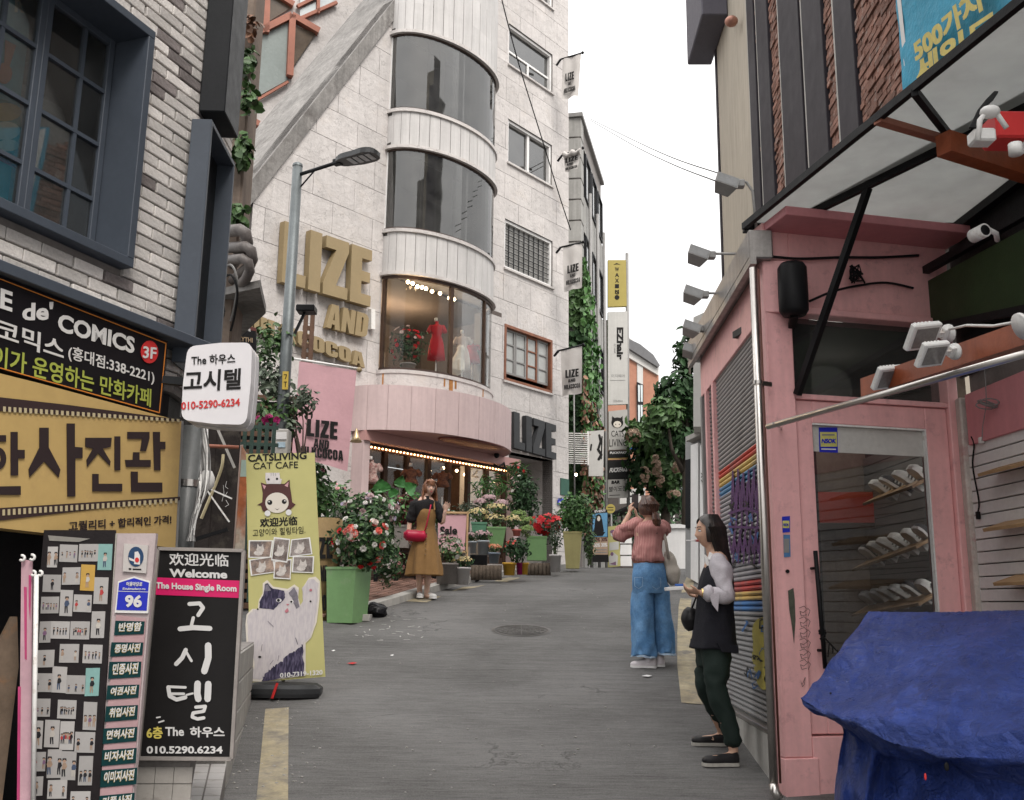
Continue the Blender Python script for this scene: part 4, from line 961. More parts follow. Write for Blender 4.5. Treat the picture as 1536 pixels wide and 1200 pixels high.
t=thing('cafe_sign', 'black fascia sign with an orange border and white lettering reading COMICS', 'sign', SA.px(120,560))
board('panel', SA, [(-60,390),(252,512),(242,622),(-60,537)],.10, mat('black_sign_face', (.010,.009,.011),.35, var=.15, bump=.03), t)
def line(pl, pts, w, m, parent, off=.004, name='border'):
    return strokes(pl, [(pts, w)], m, parent, off, name, 4)
line(SA, [(-60,395),(249,515),(239,619),(-60,535)],1.6, ORANGE, t)
text("COMICS", SA, (86,496),(201,531),(88,469), WINK, t, bold=.035)
text("de'", SA, (33,481),(79,480),(34,453), WINK, t, bold=.03)
text("E", SA, (0,462),(18,468),(1,432), WINK, t, bold=.03)
text("코믹스", SA, (-6,508),(95,541),(-4,476), WINK, t, bold=.022)
text("(홍대점:338-2221)", SA, (102,541),(231,578),(103,517), WINK, t, bold=.016)
text("이가 운영하는 만화카페", SA, (-12,549),(226,611),(-10,516), LIME, t, bold=.02)
flat([circ(224,528,13,20,17)], SA, REDI, t, off=.004);text("3F", SA, (214,537),(234,539),(215,519), WINK, t, off=.008, bold=.02)
SY=PL(PA.pt(0,0,.27), UA)
YF=mat('amber_sign_face', (.50,.345,.135),.45, var=.10, vs=1.5, bump=.03, stain=(.42,.28,.12), stains=2)
t=thing('photo_studio_sign', 'large amber photo studio sign with film strip bands', 'sign', SY.px(130,700))
board('panel', SY, [(-60,545),(60,575),(272,632),(263,822),(-60,785)],.12, YF, t)
board('panel_edge', SY, [(272.5,631),(275.5,632),(266.5,823),(263.5,822)],.12, GREY, t)
FILM=mat('film_brown', (.045,.028,.028),.5, var=.1, bump=0)
polys(SY, [[(-60,589),(100,607),(271,629.5),(271,632),(-60,615)][:4] + [(-60,613)]], FILM, t, name='film_strip')
polys(SY, [[(0,762),(270,745),(270,750),(140,764),(0,781)],[(-60,766),(0,762),(0,781),(-60,786)]], FILM, t, name='film_strip')
mb=MB()
for i in range(34):
    x=3 + i*7.9;y=609.5 + (x / 272)*19.5;h=8-3.5*x / 272;fpoly(mb, SY, [SY.hit(a, b) for a, b in ((x, y),(x + 4.2, y + .4),(x + 4.2, y + h + .4),(x, y + h))],.006)
    x=2 + i*7.85;y=764.5 - (x / 270)*17;h=9-2.5*x / 272;fpoly(mb, SY, [SY.hit(a, b) for a, b in ((x, y),(x + 4, y - .2),(x + 4, y + h - .2),(x, y + h))],.006)
mb.build('perforation', mat('cream_ink', (.50,.42,.26),.5, var=0, bump=0), t, kind='stuff')
BRN=mat('brown_ink', (.035,.024,.025),.5, var=.05, bump=0)
H=[[(168,690),(208,690),(208,775),(258,870),(250,903),(188,835),(125,903),(122,868),(168,775)],[(285,672),(320,672),(320,772),(353,775),(353,820),(322,822),(322,985),(288,985)],
     [(365,733),(478,733),(474,772),(440,780),(473,835),(470,853),(420,800),(372,858),(370,828),(398,780),(365,772)],[(490,727),(515,727),(515,872),(490,872)],[(395,888),(422,888),(422,930),(523,930),(523,963),(395,963)],
     [(545,708),(640,708),(640,735),(625,790),(600,790),(608,738),(545,738)],[(535,828),(568,828),(570,795),(597,795),(597,828),(645,828),(645,858),(540,858)],[(655,708),(685,708),(685,750),(708,750),(708,782),(687,782),(687,872),(660,872)],[(560,878),(590,878),(590,925),(695,925),(695,965),(562,965)],
     [(45,708),(75,708),(75,785),(105,785),(105,822),(77,822),(77,895),(45,895)],[(-60,940),(-60,905),(-36,905),(-36,942),(88,940),(88,978),(-60,978)],[(-60,722),(25,722),(25,750),(-60,750)]]
for h in H: flat([Z(h, 0,400,2.857)], SY, BRN, t, off=.004, name='lettering')
flat([Z(circ(-10,822,36,20,48),0,400,2.857), Z(circ(-10,822,13,14,22)[::-1],0,400,2.857)], SY, BRN, t, name='lettering')
text("고퀄리티 + 합리적인 가격!", SY, (103,797),(257,785.5),(103,782), BRN, t, bold=.03)
PX=PL((-1.9,3.75*K, 0),(1,.06,0))
t=thing('lightbox_sign', 'white rounded light box sign with hand lettered black Korean words', 'sign', PX.px(330,630))
def rounded(corners, r=.12, n=5, bulge=.03):
    out=[];k=len(corners)
    for i in range(k):
        a, b, c=Vector(corners[i - 1]), Vector(corners[i]), Vector(corners[(i + 1) % k]);p=b.lerp(a, r);q=b.lerp(c, r)
        for j in range(n + 1):
            w=j / n;out.append(tuple(p.lerp(b, w).lerp(b.lerp(q, w), w)))
        m_=b.lerp(c, .5);cen=sum((Vector(x) for x in corners), Vector((0,0))) / k;out.append(tuple(m_ + (m_ - cen)*bulge))
    return out
LBX=mat('backlit_plastic', (.70,.68,.70),.35, var=.04, vs=2, bump=.02)
face=rounded([(271,630),(281,519),(379,513),(370,638)],.14)
uv=[PX.hit(*p) for p in face];uv=uv if _ccw(uv) else uv[::-1]
mb=MB(PX.M);mb.prism(uv, -.085,0);mb.build('face', LBX, t)
cen=(sum(p[0] for p in uv) / len(uv), sum(p[1] for p in uv) / len(uv));sm_=[(cen[0] + (p[0] - cen[0])*.965, cen[1] + (p[1] - cen[1])*.965) for p in uv]
mb=MB(PX.M);mb.prism(sm_, -.115,-.085);mb.build('seam', BLACK, t)
mb=MB(PX.M);mb.prism(uv, -.20,-.115);mb.build('face', LBX, t)
text("The 하우스", PX, (287,548),(353,545),(287,533), INK, t, bold=.02)
text("고시텔", PX, (275,588),(361,584),(277,556), INK, t, bold=.03)
text("010-5290-6234", PX, (272,615),(360,609),(272,603), REDI, t, bold=.025)
mb=MB();a_=PX.px(320,640,-.1);mb.bar(PX.px(300,575,-.16), PX.px(245,570,-.16),.04,.04);mb.build('bracket', DARKM, t)
PP=PL((-2.0,3.45*K, 0),(1,.02,0))
t=thing('shop_pillar', 'narrow pinkish white pillar carrying the blue number plate', 'pillar', PP.px(195,1100))
board('shaft', PP, [(176,800),(234,800),(197,1230),(146,1230)],.03, mat('pinkish_pillar', (.44,.37,.37),.7, var=.12, vs=4, stain=(.30,.24,.23), stains=6), t)
board('edge_trim', PP, [(168,800),(175.5,800),(145.5,1230),(138,1230)],.04, mat('aged_white', (.48,.46,.41),.6, var=.15, stain=(.36,.30,.2), stains=9), t)
t=thing('wall_plaque', 'small white plaque with a round navy emblem above the number plate', 'plaque', PP.px(203,855,.01))
board('plate', PP, [(186,815),(222,818),(219,860),(184,857)],.012, mat('plaque_white', (.50,.47,.45),.5, var=.06), t, off=.013)
flat([circ(204,835,11.5,20,15)], PP, mat('navy_ink', (.015,.05,.12),.5), t, off=.014);polys(PP, [[(202,828),(207,827),(210,833),(210,847),(201,846)],[(193,836),(203,840),(203,843),(194,840)]], WINK, t, off=.018);polys(PP, [circ(205.5,840,3.2,10,4)], REDI, t, off=.019)
polys(PP, [[(193,852),(197,852.2),(197,855),(193,854.8)],[(199,852.6),(212,853.2),(212,855.4),(199,855)]], INK, t, off=.014)
t=thing('address_plate', 'blue house number plate reading 96 on the narrow pillar', 'number plate', PP.px(200,918,.01))
board('plate', PP, [(172,919),(177,872),(201,864.5),(225.5,872),(222,920)],.01, WHITEM, t, off=.012)
BLUE=mat('enamel_blue', (.015,.025,.42),.4, var=.03, bump=0)
polys(PP, [[(174.5,915),(178.5,874),(201,867),(223.5,874),(220,916)]], BLUE, t, off=.0135)
text("어울마당로", PP, (189,879),(213,879.5),(190,872.5), WINK, t, off=.016, bold=.03);text("Eoulmadang-ro", PP, (184,885.5),(218,886),(184.5,881.2), WINK, t, off=.016, bold=.02)
text("96", PP, (187,911),(212.5,911.5),(188,892), WINK, t, off=.016, bold=.045);strokes(PP, [([(177.5,886.7),(223,888)],.8)], WINK, t, off=.0145, name='rule', n=4)
PSK=mat('pink_strip', (.42,.27,.28),.6, var=.1, vs=6);TEALS=mat('dark_teal_strip', (.005,.036,.038),.35, var=.25, vs=5, bump=.1);GOLDI=mat('gold_ink', (.48,.38,.17),.5, var=0, bump=0)
t=thing('service_strips', 'pink backing sheet with a column of dark teal photo service labels', 'notice', PP.px(185,1180,.01))
board('backing_sheet', PP, [(174,922),(219,928),(195,1230),(146,1230)],.006, PSK, t, off=.008)
for (a, b, c, e), s_ in zip([(173,930,217,953),(167,962,215,985),(164,991,212,1018),(161,1026,209,1049),(159,1057,207,1082),(155,1090,206,1115),(152,1122,205,1148),(151,1152,206,1180),(148,1190,202,1216)],["반명함", "증명사진", "민증사진", "여권사진", "취업사진", "면허사진", "비자사진", "이미지사진", "커플사진"]):
    k=(b - 930) / 260;lab=board('label', PP, [(a, b + 1+3*k),(c, b + 2-3*k),(c - 1.5, e - 2-2*k),(a - 2, e + 2*k)],.002, TEALS, t, off=.012)
    text(s_, PP, (a + 4, e - 5),(c - 6, e - 6-4*k),(a + 6, b + 5+2*k), GOLDI, lab, off=.014, bold=.05);text(s_, PP, (a + 4.5, e - 6),(c - 5.5, e - 7-4*k),(a + 6.5, b + 4+2*k), WINK, lab, off=.0165, bold=.02)
PB2=PL((-2.0,3.42*K, 0),(1,.12,0))
t=thing('photo_board', 'dark display board covered with rows of small studio photographs', 'display board', PB2.px(100,1195))
board('panel', PB2,[(66,795),(172,795),(147,1230),(28,1230)],.03, mat('charcoal_board', (.015,.012,.013),.6, var=.2), t)
board('top_edge', PB2,[(72,803),(135,808),(118,813),(74,811)],.001, mat('dull_paper', (.22,.21,.19),.8), t, off=.004)
PH=[(72,820,87,851,2,0),(90,817,117,843,4,0),(119,816,148,842,6,1),(148,816,169,855,1,2),(65,862,92,888,1,1),(94,851,121,877,2,0),(122,847,143,886,1,3),(142,866,163,906,1,0),(62,895,89,920,6,0),(91,885,110,924,1,0),(111,892,138,918,2,0),(138,917,158,957,1,0),(60,932,77,964,1,0),(77,932,105,958,5,1),(106,932,135,959,7,0),(90,966,119,994,2,0),(125,967,154,995,5,0),(53,975,82,1001,1,0),(53,1010,79,1038,2,1),(79,1000,101,1039,1,0),(100,1013,129,1041,3,0),(129,1002,150,1044,1,2),(53,1048,76,1075,3,0),(87,1050,115,1078,7,1),(126,1053,146,1095,3,0),(51,1081,65,1123,1,1),(68,1080,90,1121,1,0),(91,1082,112,1125,6,0),(113,1098,143,1129,2,1),(50,1128,69,1157,2,0),(72,1124,93,1167,2,0),(93,1127,115,1170,2,0),(119,1134,140,1178,3,1),(45,1165,65,1194,1,0),(72,1170,101,1198,2,0),(106,1187,136,1215,2,1)]
PAPER=[mat('photo_paper', (.36,.345,.335),.4, var=.06, vs=9, bump=0, rand=.15), None, mat('photo_teal', (.20,.36,.34),.4, bump=0, var=.1), mat('photo_gold', (.46,.28,.06),.4, bump=0, var=.1)];PAPER[1]=PAPER[0]
FIG=[mat('print_black', (.02,.019,.022),.5, var=.3, vs=30, bump=0), mat('print_navy', (.05,.07,.12),.5, bump=0), mat('print_tan', (.30,.21,.15),.5, var=.2, vs=30, bump=0), mat('print_skin', (.38,.25,.18),.5, bump=0), mat('print_plum', (.18,.10,.17),.5, bump=0), mat('print_red', (.38,.04,.04),.5, bump=0), mat('print_pale', (.45,.42,.38),.5, bump=0)]
r_=random.Random(11)
for (a, b, c, e, n, st) in PH:
    tl=r_.uniform(-1.2,1.2);sh=-.055*(e - b)
    pr=board('photo_print', PB2,[(a, b + tl*.5),(c, b - tl*.5),(c + sh, e - tl*.5),(a + sh, e + tl*.5)],.0015, PAPER[st], t, off=.0035)
    mb=MB();w=(c - a);h=(e - b)
    for i in range(n):
        fx=a + w*(.5 if n == 1 else .16 + .68*i / (n - 1)) + r_.uniform(-.03,.03)*w;fh=h*(.62 if n < 3 else .42)*r_.uniform(.85,1.05);y1=e - h*(.12 if n < 4 else .22);y0=y1 - fh;s_=fh*.125;bw=fh*(.17 if n < 4 else .13)
        ks=sh*(y0 - b) / h;ke=sh*(y1 - b) / h
        def pp(lst, o): fpoly(mb, PB2,[PB2.hit(X, Y, .005) for X, Y in lst], o)
        mb.m=3;pp(circ(fx + ks, y0 + s_, s_*.8,8, s_),.0043)
        mb.m=0;pp([(fx - s_ + ks, y0 + s_*1.3),(fx - s_*.8 + ks, y0),(fx + s_*.8 + ks, y0),(fx + s_ + ks, y0 + s_*1.2),(fx + ks, y0 + s_*.5)],.0046)
        mb.m=0 if st == 1 else r_.choice([0,1,2,4,6,0,5,2]);d_=r_.uniform(-.3,.3)*bw
        pp([(fx - bw*.5 + ks, y0+2*s_),(fx + bw*.5 + ks, y0+2*s_),(fx + bw*.9 + ks, y0 + fh*.45),(fx + bw*.5 + ke, y0 + fh*.62),(fx - bw*.5 + ke, y0 + fh*.62),(fx - bw*.9 + d_ + ks, y0 + fh*.42)],.0049)
        mb.m=r_.choice([0,0,1,6,2]);pp([(fx - bw*.55 + ke, y0 + fh*.6),(fx - bw*.02 + ke, y0 + fh*.6),(fx - bw*.2 + ke, y1),(fx - bw*.6 + ke, y1)],.0052);pp([(fx + bw*.02 + ke, y0 + fh*.6),(fx + bw*.55 + ke, y0 + fh*.6),(fx + bw*.6 + ke, y1),(fx + bw*.25 + ke, y1)],.0052)
    mb.build('figure', FIG, pr, kind='stuff')
# rolled banner stands at the far left
t=thing('rolled_banner', 'narrow pink and white banner hanging furled from a hooked pole', 'banner', PB2.px(35,1195,.1))
PPK=mat('banner_pink', (.48,.30,.34),.6, var=.15, vs=3);PMG=mat('banner_magenta', (.42,.05,.15),.6)
PB3=PL((-2.0,3.32*K, 0),(1,.12,0))
board('cloth', PB3,[(32,838),(48,842),(46,1230),(28,1230)],.01, PPK, t);board('stripe', PB3,[(36,880),(40,881),(40,990),(37,988)],.002, PMG, t, off=.003);board('stripe', PB3,[(43,862),(47,864),(45,930),(43,908)],.002, PMG, t, off=.003)
board('stripe', PB3,[(27,1030),(31,1030),(29,1230),(25,1230)],.004, PMG, t, off=.003)
def hook(parent, X, Y, r, m=WHITEM):
    mb=MB();mb.tube([PB3.px(X + r*math.cos(w), Y + r*math.sin(w),.02) for w in [math.pi*(.2 - k*.2)*-1 for k in range(-2,6)]],.006,6);mb.build('hook', m, parent)
hook(t, 33,837,4);hook(t, 48,836,4)
t=thing('pole', 'thin white hooked pole standing before the photo board', 'pole', PB3.px(50,1195,.05))
mb=MB();mb.tube([PB3.px(54.5,862,.05), PB3.px(49.5,1225,.05)],.010,8);mb.build('shaft', WHITEM, t);hook(t, 50,860,3.5);hook(t, 60,860,3.5)
PL0=PL((-2.4,3.2*K, 0),(.6,.8,0))
t=thing('leaning_board', 'brown printed board leaning in the dark doorway at the far left', 'board', PL0.px(10,1190))
board('panel', PL0,[(26,925),(28,1000),(0,1230),(-30,1230),(-20,1000),(18,925)],.02, mat('brown_poster', (.14,.10,.07),.6, var=.25, vs=4, stain=(.25,.12,.05), stains=5), t)
PG=PL((-1.7,3.72*K, 0),(1,.015,0))
t=thing('guesthouse_sign', 'tall black sign with white brush strokes and a magenta band', 'sign', PG.px(280,1138))
board('panel', PG, [(238,824),(365,827),(347,1137),(209,1136)],.06, mat('charcoal_sign_face', (.014,.013,.013),.45, var=.12, bump=.03), t)
for a, b in (((238,823),(366,826)),((366,826),(348,1138)),((348,1138),(208,1137)),((208,1137),(238,823))): mb=MB();mb.bar(PG.px(*a), PG.px(*b),.016,.03, PG.N);mb.build('frame', mat('dull_aluminium', (.32,.29,.27),.45, metal=.3), t)
text("欢迎光临", PG, (254,848),(343,850),(254,829), WINK, t, bold=.015);text("Welcome", PG, (254,865.5),(341,868),(254,853), WINK, t, bold=.04)
polys(PG, [[(231,892),(232.5,866),(359.5,871),(358,897)]], mat('magenta_band', (.60,.012,.12),.5, bump=0, var=0), t, off=.003);text("The House Single Room", PG, (234,885.5),(355,890.5),(234,873), WINK, t, off=.006, bold=.035)
zz=lambda L_: [(Z(p, 0,800,3), w) for p, w in L_]
GS=[([(852,318),(898,315),(914,335),(892,368)],6),([(870,380),(862,412)],5),([(810,430),(870,424),(945,428)],7.5),([(836,525),(820,560),(793,588)],6.5),([(836,530),(862,574)],4),([(937,505),(938,560),(920,620)],10),
      ([(760,690),(835,693)],4),([(765,722),(828,722)],4),([(758,692),(764,732),(795,748),(835,738)],6),([(840,727),(868,720)],3),([(890,676),(888,720),(893,745)],10),([(938,678),(935,745)],10),([(882,782),(925,778),(918,800),(870,808),(866,826),(890,835),(918,830)],5),([(706,829),(722,826)],2.2),([(716,850),(738,843)],2.4)]
strokes(PG, zz(GS), WINK, t)
text("6층", PG, (220,1108),(244,1108),(220,1090), mat('pale_yellow_ink', (.62,.52,.12),.5, bump=0, var=0), t, bold=.03);text("The", PG, (248,1104),(276,1104),(248,1090.5), WINK, t, bold=.025);text("하우스", PG, (285,1106),(337,1106),(285,1090), WINK, t, bold=.03)
text("010.5290.6234", PG, (220,1130.5),(334,1130.5),(220,1119), WINK, t, bold=.03)
# tiled step and block wall under and behind it
TILE=mat('white_glazed_tile', (.52,.50,.49),.35, var=.10, vs=6, bump=.08, stain=(.30,.27,.24), stains=9)
t=thing('tiled_step', 'step faced with white rectangular tiles under the black sign', 'step', gnd(300,1199))
def flatz(X, Y, z): r=ray(X, Y);k=(z - CAM.z) / r.z;return CAM + r*k
zt_=gnd(300,1199).z + .17;A_, B_=flatz(270,1141, zt_), flatz(341,1141, zt_);C_, D_=flatz(330,1200, zt_), flatz(252,1200, zt_);A_=A_ + (A_ - D_)*.35;B_=B_ + (B_ - C_)*.35;C_=C_ + (C_ - B_)*.5;D_=D_ + (D_ - A_)*.5
mb=MB();mb.slab([D_, C_, B_, A_],.5);mb.build('core', MORT, t)
n=11
for i in range(n):
    for j, (x0, x1) in enumerate(((0,.64),(.68,.99))):
        q=[A_.lerp(D_, (i + s_) / n).lerp(B_.lerp(C_, (i + s_) / n), x_) for x_, s_ in ((x0,.96),(x1,.96),(x1,.02),(x0,.02))];mb=MB();mb.slab([p + Vector((0,0,.006)) for p in q],.006);mb.build('tile', TILE, t)
t2=thing('tiled_wall', 'low dull tiled wall between the pillar and the tiled step', 'wall', PG.px(240,1190,-.02));PW2=PL(PG.pt(0,0,-.03), PG.U)
board('core', PW2,[(200,1120),(290,1120),(270,1230),(190,1230)],.1, MORT, t2, off=-.008)
for i in range(3):
    for j in range(4): y0=1151 + j*25.5;x0=206 + i*28 - j*2;board('tile', PW2,[(x0, y0),(x0+27, y0),(x0+25, y0+24),(x0-2, y0+24)],.008, mat('dull_tile', (.33,.31,.285),.5, var=.12, stain=(.2,.18,.16), stains=9), t2)
t=thing('block_wall', 'low wall of pale concrete blocks behind the black sign', 'wall', (-1.75,5,0));w0=gnd(356,1125);w1=gnd(377,1050);wd=(w1 - w0);wd.z=0;PBW=PL((w0.x, w0.y, 0), wd)
ln=wd.length;bz0=w0.z;mb=MB(PBW.M);mb.box(-.9, ln, -.2, bz0 + .66,-.3,-.01);mb.build('core', MORT, t)
bl_=None
for j in range(4):
    for i in range(6):
        x0=-.9 + i*.4 - (j % 2)*.2;x1=min(x0 + .39, ln);x0=max(x0,-.9)
        if x1 - x0 < .05: continue
        mb=MB(PBW.M);mb.box(x0, x1, bz0 + j*.19 - .1, bz0 + j*.19 + .083,-.3,.0,.006);mb.build('block', CONCL, t)
g0=gnd(425,1045);PC=PL((g0.x, g0.y - .05, g0.z),(1,.05,0),(0,.07,1))
t=thing('cat_cafe_banner', 'tall yellow cat cafe banner with a waving tuxedo cat', 'banner', g0)
YB=mat('banner_yellow', (.45,.42,.17),.55, var=.05, vs=1.5, bump=.1, bs=6)
board('cloth', PC, [(369,681),(472,679),(488,1015),(375,1024)],.006, YB, t)
cz3=lambda L_: Z(L_, 360,670,6);cz4=lambda L_: Z(L_, 360,850,6)
text("CATSLIVING", PC, (372,693),(460,688.5),(372,682), INK, t, bold=.03);text("CAT CAFE", PC, (380,704),(447,702),(380,694), INK, t, bold=.005)
HAIR=mat('print_brown', (.07,.022,.02),.5, var=.1, bump=0);FACE=mat('print_face', (.62,.57,.50),.5, var=.02, bump=0)
flat([cz3([(188,322),(240,340),(300,332),(360,332),(400,335),(447,295),(450,360),(462,430),(470,500),(500,520),(450,570),(420,590),(400,480),(260,470),(245,590),(205,580),(190,530),(155,525),(200,500),(205,420)])], PC, HAIR, t, off=.003)
flat([cz3(circ(333,505,105,26,92))], PC, FACE, t, off=.005)
polys(PC, [cz3([(200,340),(235,355),(218,385)]), cz3([(400,350),(438,315),(430,365)])], mat('print_pink', (.55,.30,.32),.5, bump=0), t, off=.006)
flat([cz3([(230,235),(355,235),(362,290),(378,290),(368,335),(240,335),(228,290)])], PC, mat('print_white', (.60,.56,.55),.5, bump=0), t, off=.005)
polys(PC, [cz3(circ(257,295,11,10)), cz3(circ(333,290,11,10)), cz3(circ(268,502,23,14)), cz3(circ(398,494,22,14)), cz3([(312,552),(335,566),(358,552),(335,572)])], INK, t, off=.0075)
polys(PC, [cz3(circ(262,495,7,8)), cz3(circ(404,487,7,8)), cz3(circ(248,600,27,14)), cz3(circ(438,592,27,14))], WINK, t, off=.0095)
strokes(PC, [(cz3([(280,238),(280,262)]),.6),(cz3([(300,236),(300,262)]),.6),(cz3([(320,238),(320,262)]),.6)], GREY, t, off=.0085, name='print', n=4)
text("欢迎光临", PC, (390,791),(446,787.5),(390,777.5), INK, t, bold=.03);text("고양이와 힐링타임.", PC, (379,805),(458,800),(379,794), INK, t, bold=.0)
CATP=mat('print_cat_photo', (.26,.23,.215),.5, var=.6, vs=9, bump=0, c2=(.10,.07,.06));CATP2=mat('print_cat_photo_warm', (.36,.26,.20),.5, var=.5, vs=11, bump=0, c2=(.12,.10,.10))
for i, q in enumerate([[(78,842),(300,842),(278,1000),(75,1000)],[(460,835),(630,815),(652,968),(440,995)],[(80,1018),(300,985),(325,1130),(98,1163)],[(475,985),(668,985),(660,1138),(465,1130)],[(310,1030),(465,1010),(455,1195),(300,1185)],[(305,812),(452,830),(425,1045),(280,1022)]]):
    q=cz3(q);cx=sum(p[0] for p in q) / 4;cy=sum(p[1] for p in q) / 4
    pr=board('photo_print', PC, q, .001, WHITEM, t, off=.004 + .002*i);polys(PC, [[(cx + (x - cx)*.88, cy + (y - cy)*.88) for x, y in q]], CATP if i % 2 else CATP2, pr, off=.0048 + .002*i, name='picture')
    polys(PC, [circ(cx, cy + 1,6,10,5),[(cx - 5, cy - 2),(cx - 4, cy - 8),(cx - 1, cy - 3)],[(cx + 1, cy - 3),(cx + 4, cy - 8),(cx + 5, cy - 2)], circ(cx - 3, cy + 6,7,8,4)], mat('print_pale_fur', (.50,.46,.43),.5, var=.3, vs=40, bump=0), pr, off=.0053 + .002*i, name='picture')
OUT=[(60,430),(110,380),(160,380),(170,300),(205,240),(205,150),(245,120),(300,180),(430,200),(490,160),(530,190),(525,280),(545,350),(575,300),(570,180),(620,100),(680,90),(720,130),(715,300),(690,500),(640,640),(590,690),(590,980),(190,1035),(85,1030),(75,950),(120,930),(110,830),(60,700),(50,520)]
def inset(p, k, c=(390,560)): return [(c[0] + (x - c[0])*k, c[1] + (y - c[1])*k) for x, y in p]
def fuzzy(p, n=4, a=5, seed=1):
    q=random.Random(seed);o=[]
    for i in range(len(p)):
        (x0, y0),(x1, y1)=p[i], p[(i + 1) % len(p)]
        for k in range(n): o.append((x0 + (x1 - x0)*k / n + q.uniform(-a, a), y0 + (y1 - y0)*k / n + q.uniform(-a, a)))
    return o
flat([cz4(OUT)], PC, FACE, t, off=.004)
def fur_mat(name, c, c2, sc=(14,60,1)):
    m=mat(name, c, .6, var=.25, vs=10, bump=0);tt=m.node_tree;bs_=tt.nodes['Principled BSDF'];n_=tt.nodes.new('ShaderNodeTexNoise');mpp=tt.nodes.new('ShaderNodeMapping');co=tt.nodes.new('ShaderNodeTexCoord')
    sv(mpp,'Scale',(60,60,12));sv(n_,'Scale',1.2);sv(n_,'Detail',6);mx=tt.nodes.new('ShaderNodeMixRGB');mr=tt.nodes.new('ShaderNodeMapRange');sv(mr,1,.42);sv(mr,2,.62)
    tt.links.new(co.outputs['Object'], mpp.inputs[0]);tt.links.new(mpp.outputs[0], n_.inputs[0]);tt.links.new(n_.outputs[0], mr.inputs[0]);tt.links.new(mr.outputs[0], mx.inputs[0]);sv(mx,1,tuple(c) + (1,));sv(mx,2,tuple(c2) + (1,));tt.links.new(mx.outputs[0], bs_.inputs['Base Color']);return m
FW=fur_mat('print_white_fur', (.52,.48,.48),(.45,.41,.43));FD=fur_mat('print_dark_fur', (.028,.024,.05),(.10,.085,.14))
flat([cz4(fuzzy(inset(OUT, .955)))], PC, FW, t, off=.006)
flat([cz4(fuzzy([(570,700),(572,975),(195,1028),(230,950),(300,900),(380,850),(440,780),(500,760)],8,9,3))], PC, FD, t, off=.008);flat([cz4(fuzzy([(172,370),(180,300),(215,250),(222,165),(245,142),(295,200),(400,215),(405,280),(370,325),(300,385)],4,4,5))], PC, FD, t, off=.008)
flat([cz4(fuzzy([(438,238),(490,185),(512,230),(525,300),(535,365),(505,380),(470,290)],4,3,7))], PC, mat('print_grey_fur', (.16,.145,.17),.5, var=.4, vs=20, bump=0), t, off=.008)
flat([cz4([(228,165),(250,160),(280,215),(228,222)])], PC, mat('print_grey_fur', (.16,.145,.17)), t, off=.010)
polys(PC, [cz4(circ(350,303,25,12,17)), cz4(circ(466,315,16,12,17))], WINK, t, off=.011);polys(PC, [cz4(circ(346,303,14,10)), cz4(circ(462,315,10,10))], INK, t, off=.012)
polys(PC, [cz4([(412,335),(445,335),(430,352)]), cz4([(400,400),(428,372),(440,400),(415,418)]), cz4(circ(637,210,13,8))], mat('print_nose', (.42,.15,.18),.5, bump=0), t, off=.012);polys(PC, [cz4(circ(635,312,9,8)), cz4(circ(178,812,16,8,9)), cz4(circ(160,382,9,6))], INK, t, off=.012)
strokes(PC, [(cz4([(250,490),(300,540)]),.8),(cz4([(200,700),(190,760)]),.8),(cz4([(500,640),(520,700)]),1.2),(cz4([(270,880),(300,840)]),.8),(cz4([(340,850),(350,800)]),.8)], mat('print_grey_fur', (.16,.145,.17)), t, off=.011, name='print', n=4)
text("010-7319-1320", PC, (420,1017),(484,1012),(420,1009.5), WINK, t, off=.013, bold=.03)
mb=MB();a_=PC.px(375,1024,-.02);b_=PC.px(488,1015,-.02);c_=PC.px(370,680,-.02);d_=PC.px(472,679,-.02);cc=PC.px(425,1030,-.12)
for p in (c_, d_): mb.tube([cc, p],.008,6)
mb.build('stand_rod', GREY, t)
mb=MB(Matrix.Translation(Vector((g0.x, g0.y + .02, g0.z))) @ Matrix.Rotation(.1,4, 'Z'))
mb.smooth=True;pr=[(-.29,-.14),(-.1,-.17),(.12,-.17),(.3,-.13),(.31,.1),(.1,.17),(-.1,.17),(-.3,.12)]
for (s0, z0),(s1_, z1) in zip([(.96,0),(1,.03),(1,.07),(.85,.10),(.5,.11)],[(1,.03),(1,.07),(.85,.10),(.5,.11),(.01,.115)]):
    k=len(pr);mb.add([(x*s0, y*s0, z0) for x, y in pr] + [(x*s1_, y*s1_, z1) for x, y in pr],[(i, (i + 1) % k, (i + 1) % k + k, i + k) for i in range(k)])
mb.build('water_base', mat('grey_plastic', (.035,.036,.038),.4, var=.15), t)
mb=MB();mb.bar(g0 + Vector((-.05,-.19,.0)), g0 + Vector((-.02,-.16,.12)),.03,.006);mb.build('red_ribbon', REDI, t)
t=thing('side_sign', 'upright box sign with an orange and white printed face behind the yellow banner', 'sign', atk(358,830,7.2))
PSG=PL(atk(356,700,7.0),(.55,.83,0));PSG.o.z=0
board('case', PSG, [(355,668),(365,667),(348,860),(338,860)],.3, mat('pink_beige_case', (.42,.32,.29),.6, var=.1, streak=.2), t)
board('face', PSG, [(363,668),(371.5,682),(366,860),(350,860)],.02, mat('orange_face', (.42,.13,.05),.5, var=.4, vs=3, c2=(.45,.40,.34), bump=0), t, off=.004)
polys(PSG, [[(362,690),(371,690),(370,715),(360,715)]], mat('mint_print', (.35,.45,.40),.5, bump=0), t, off=.007);
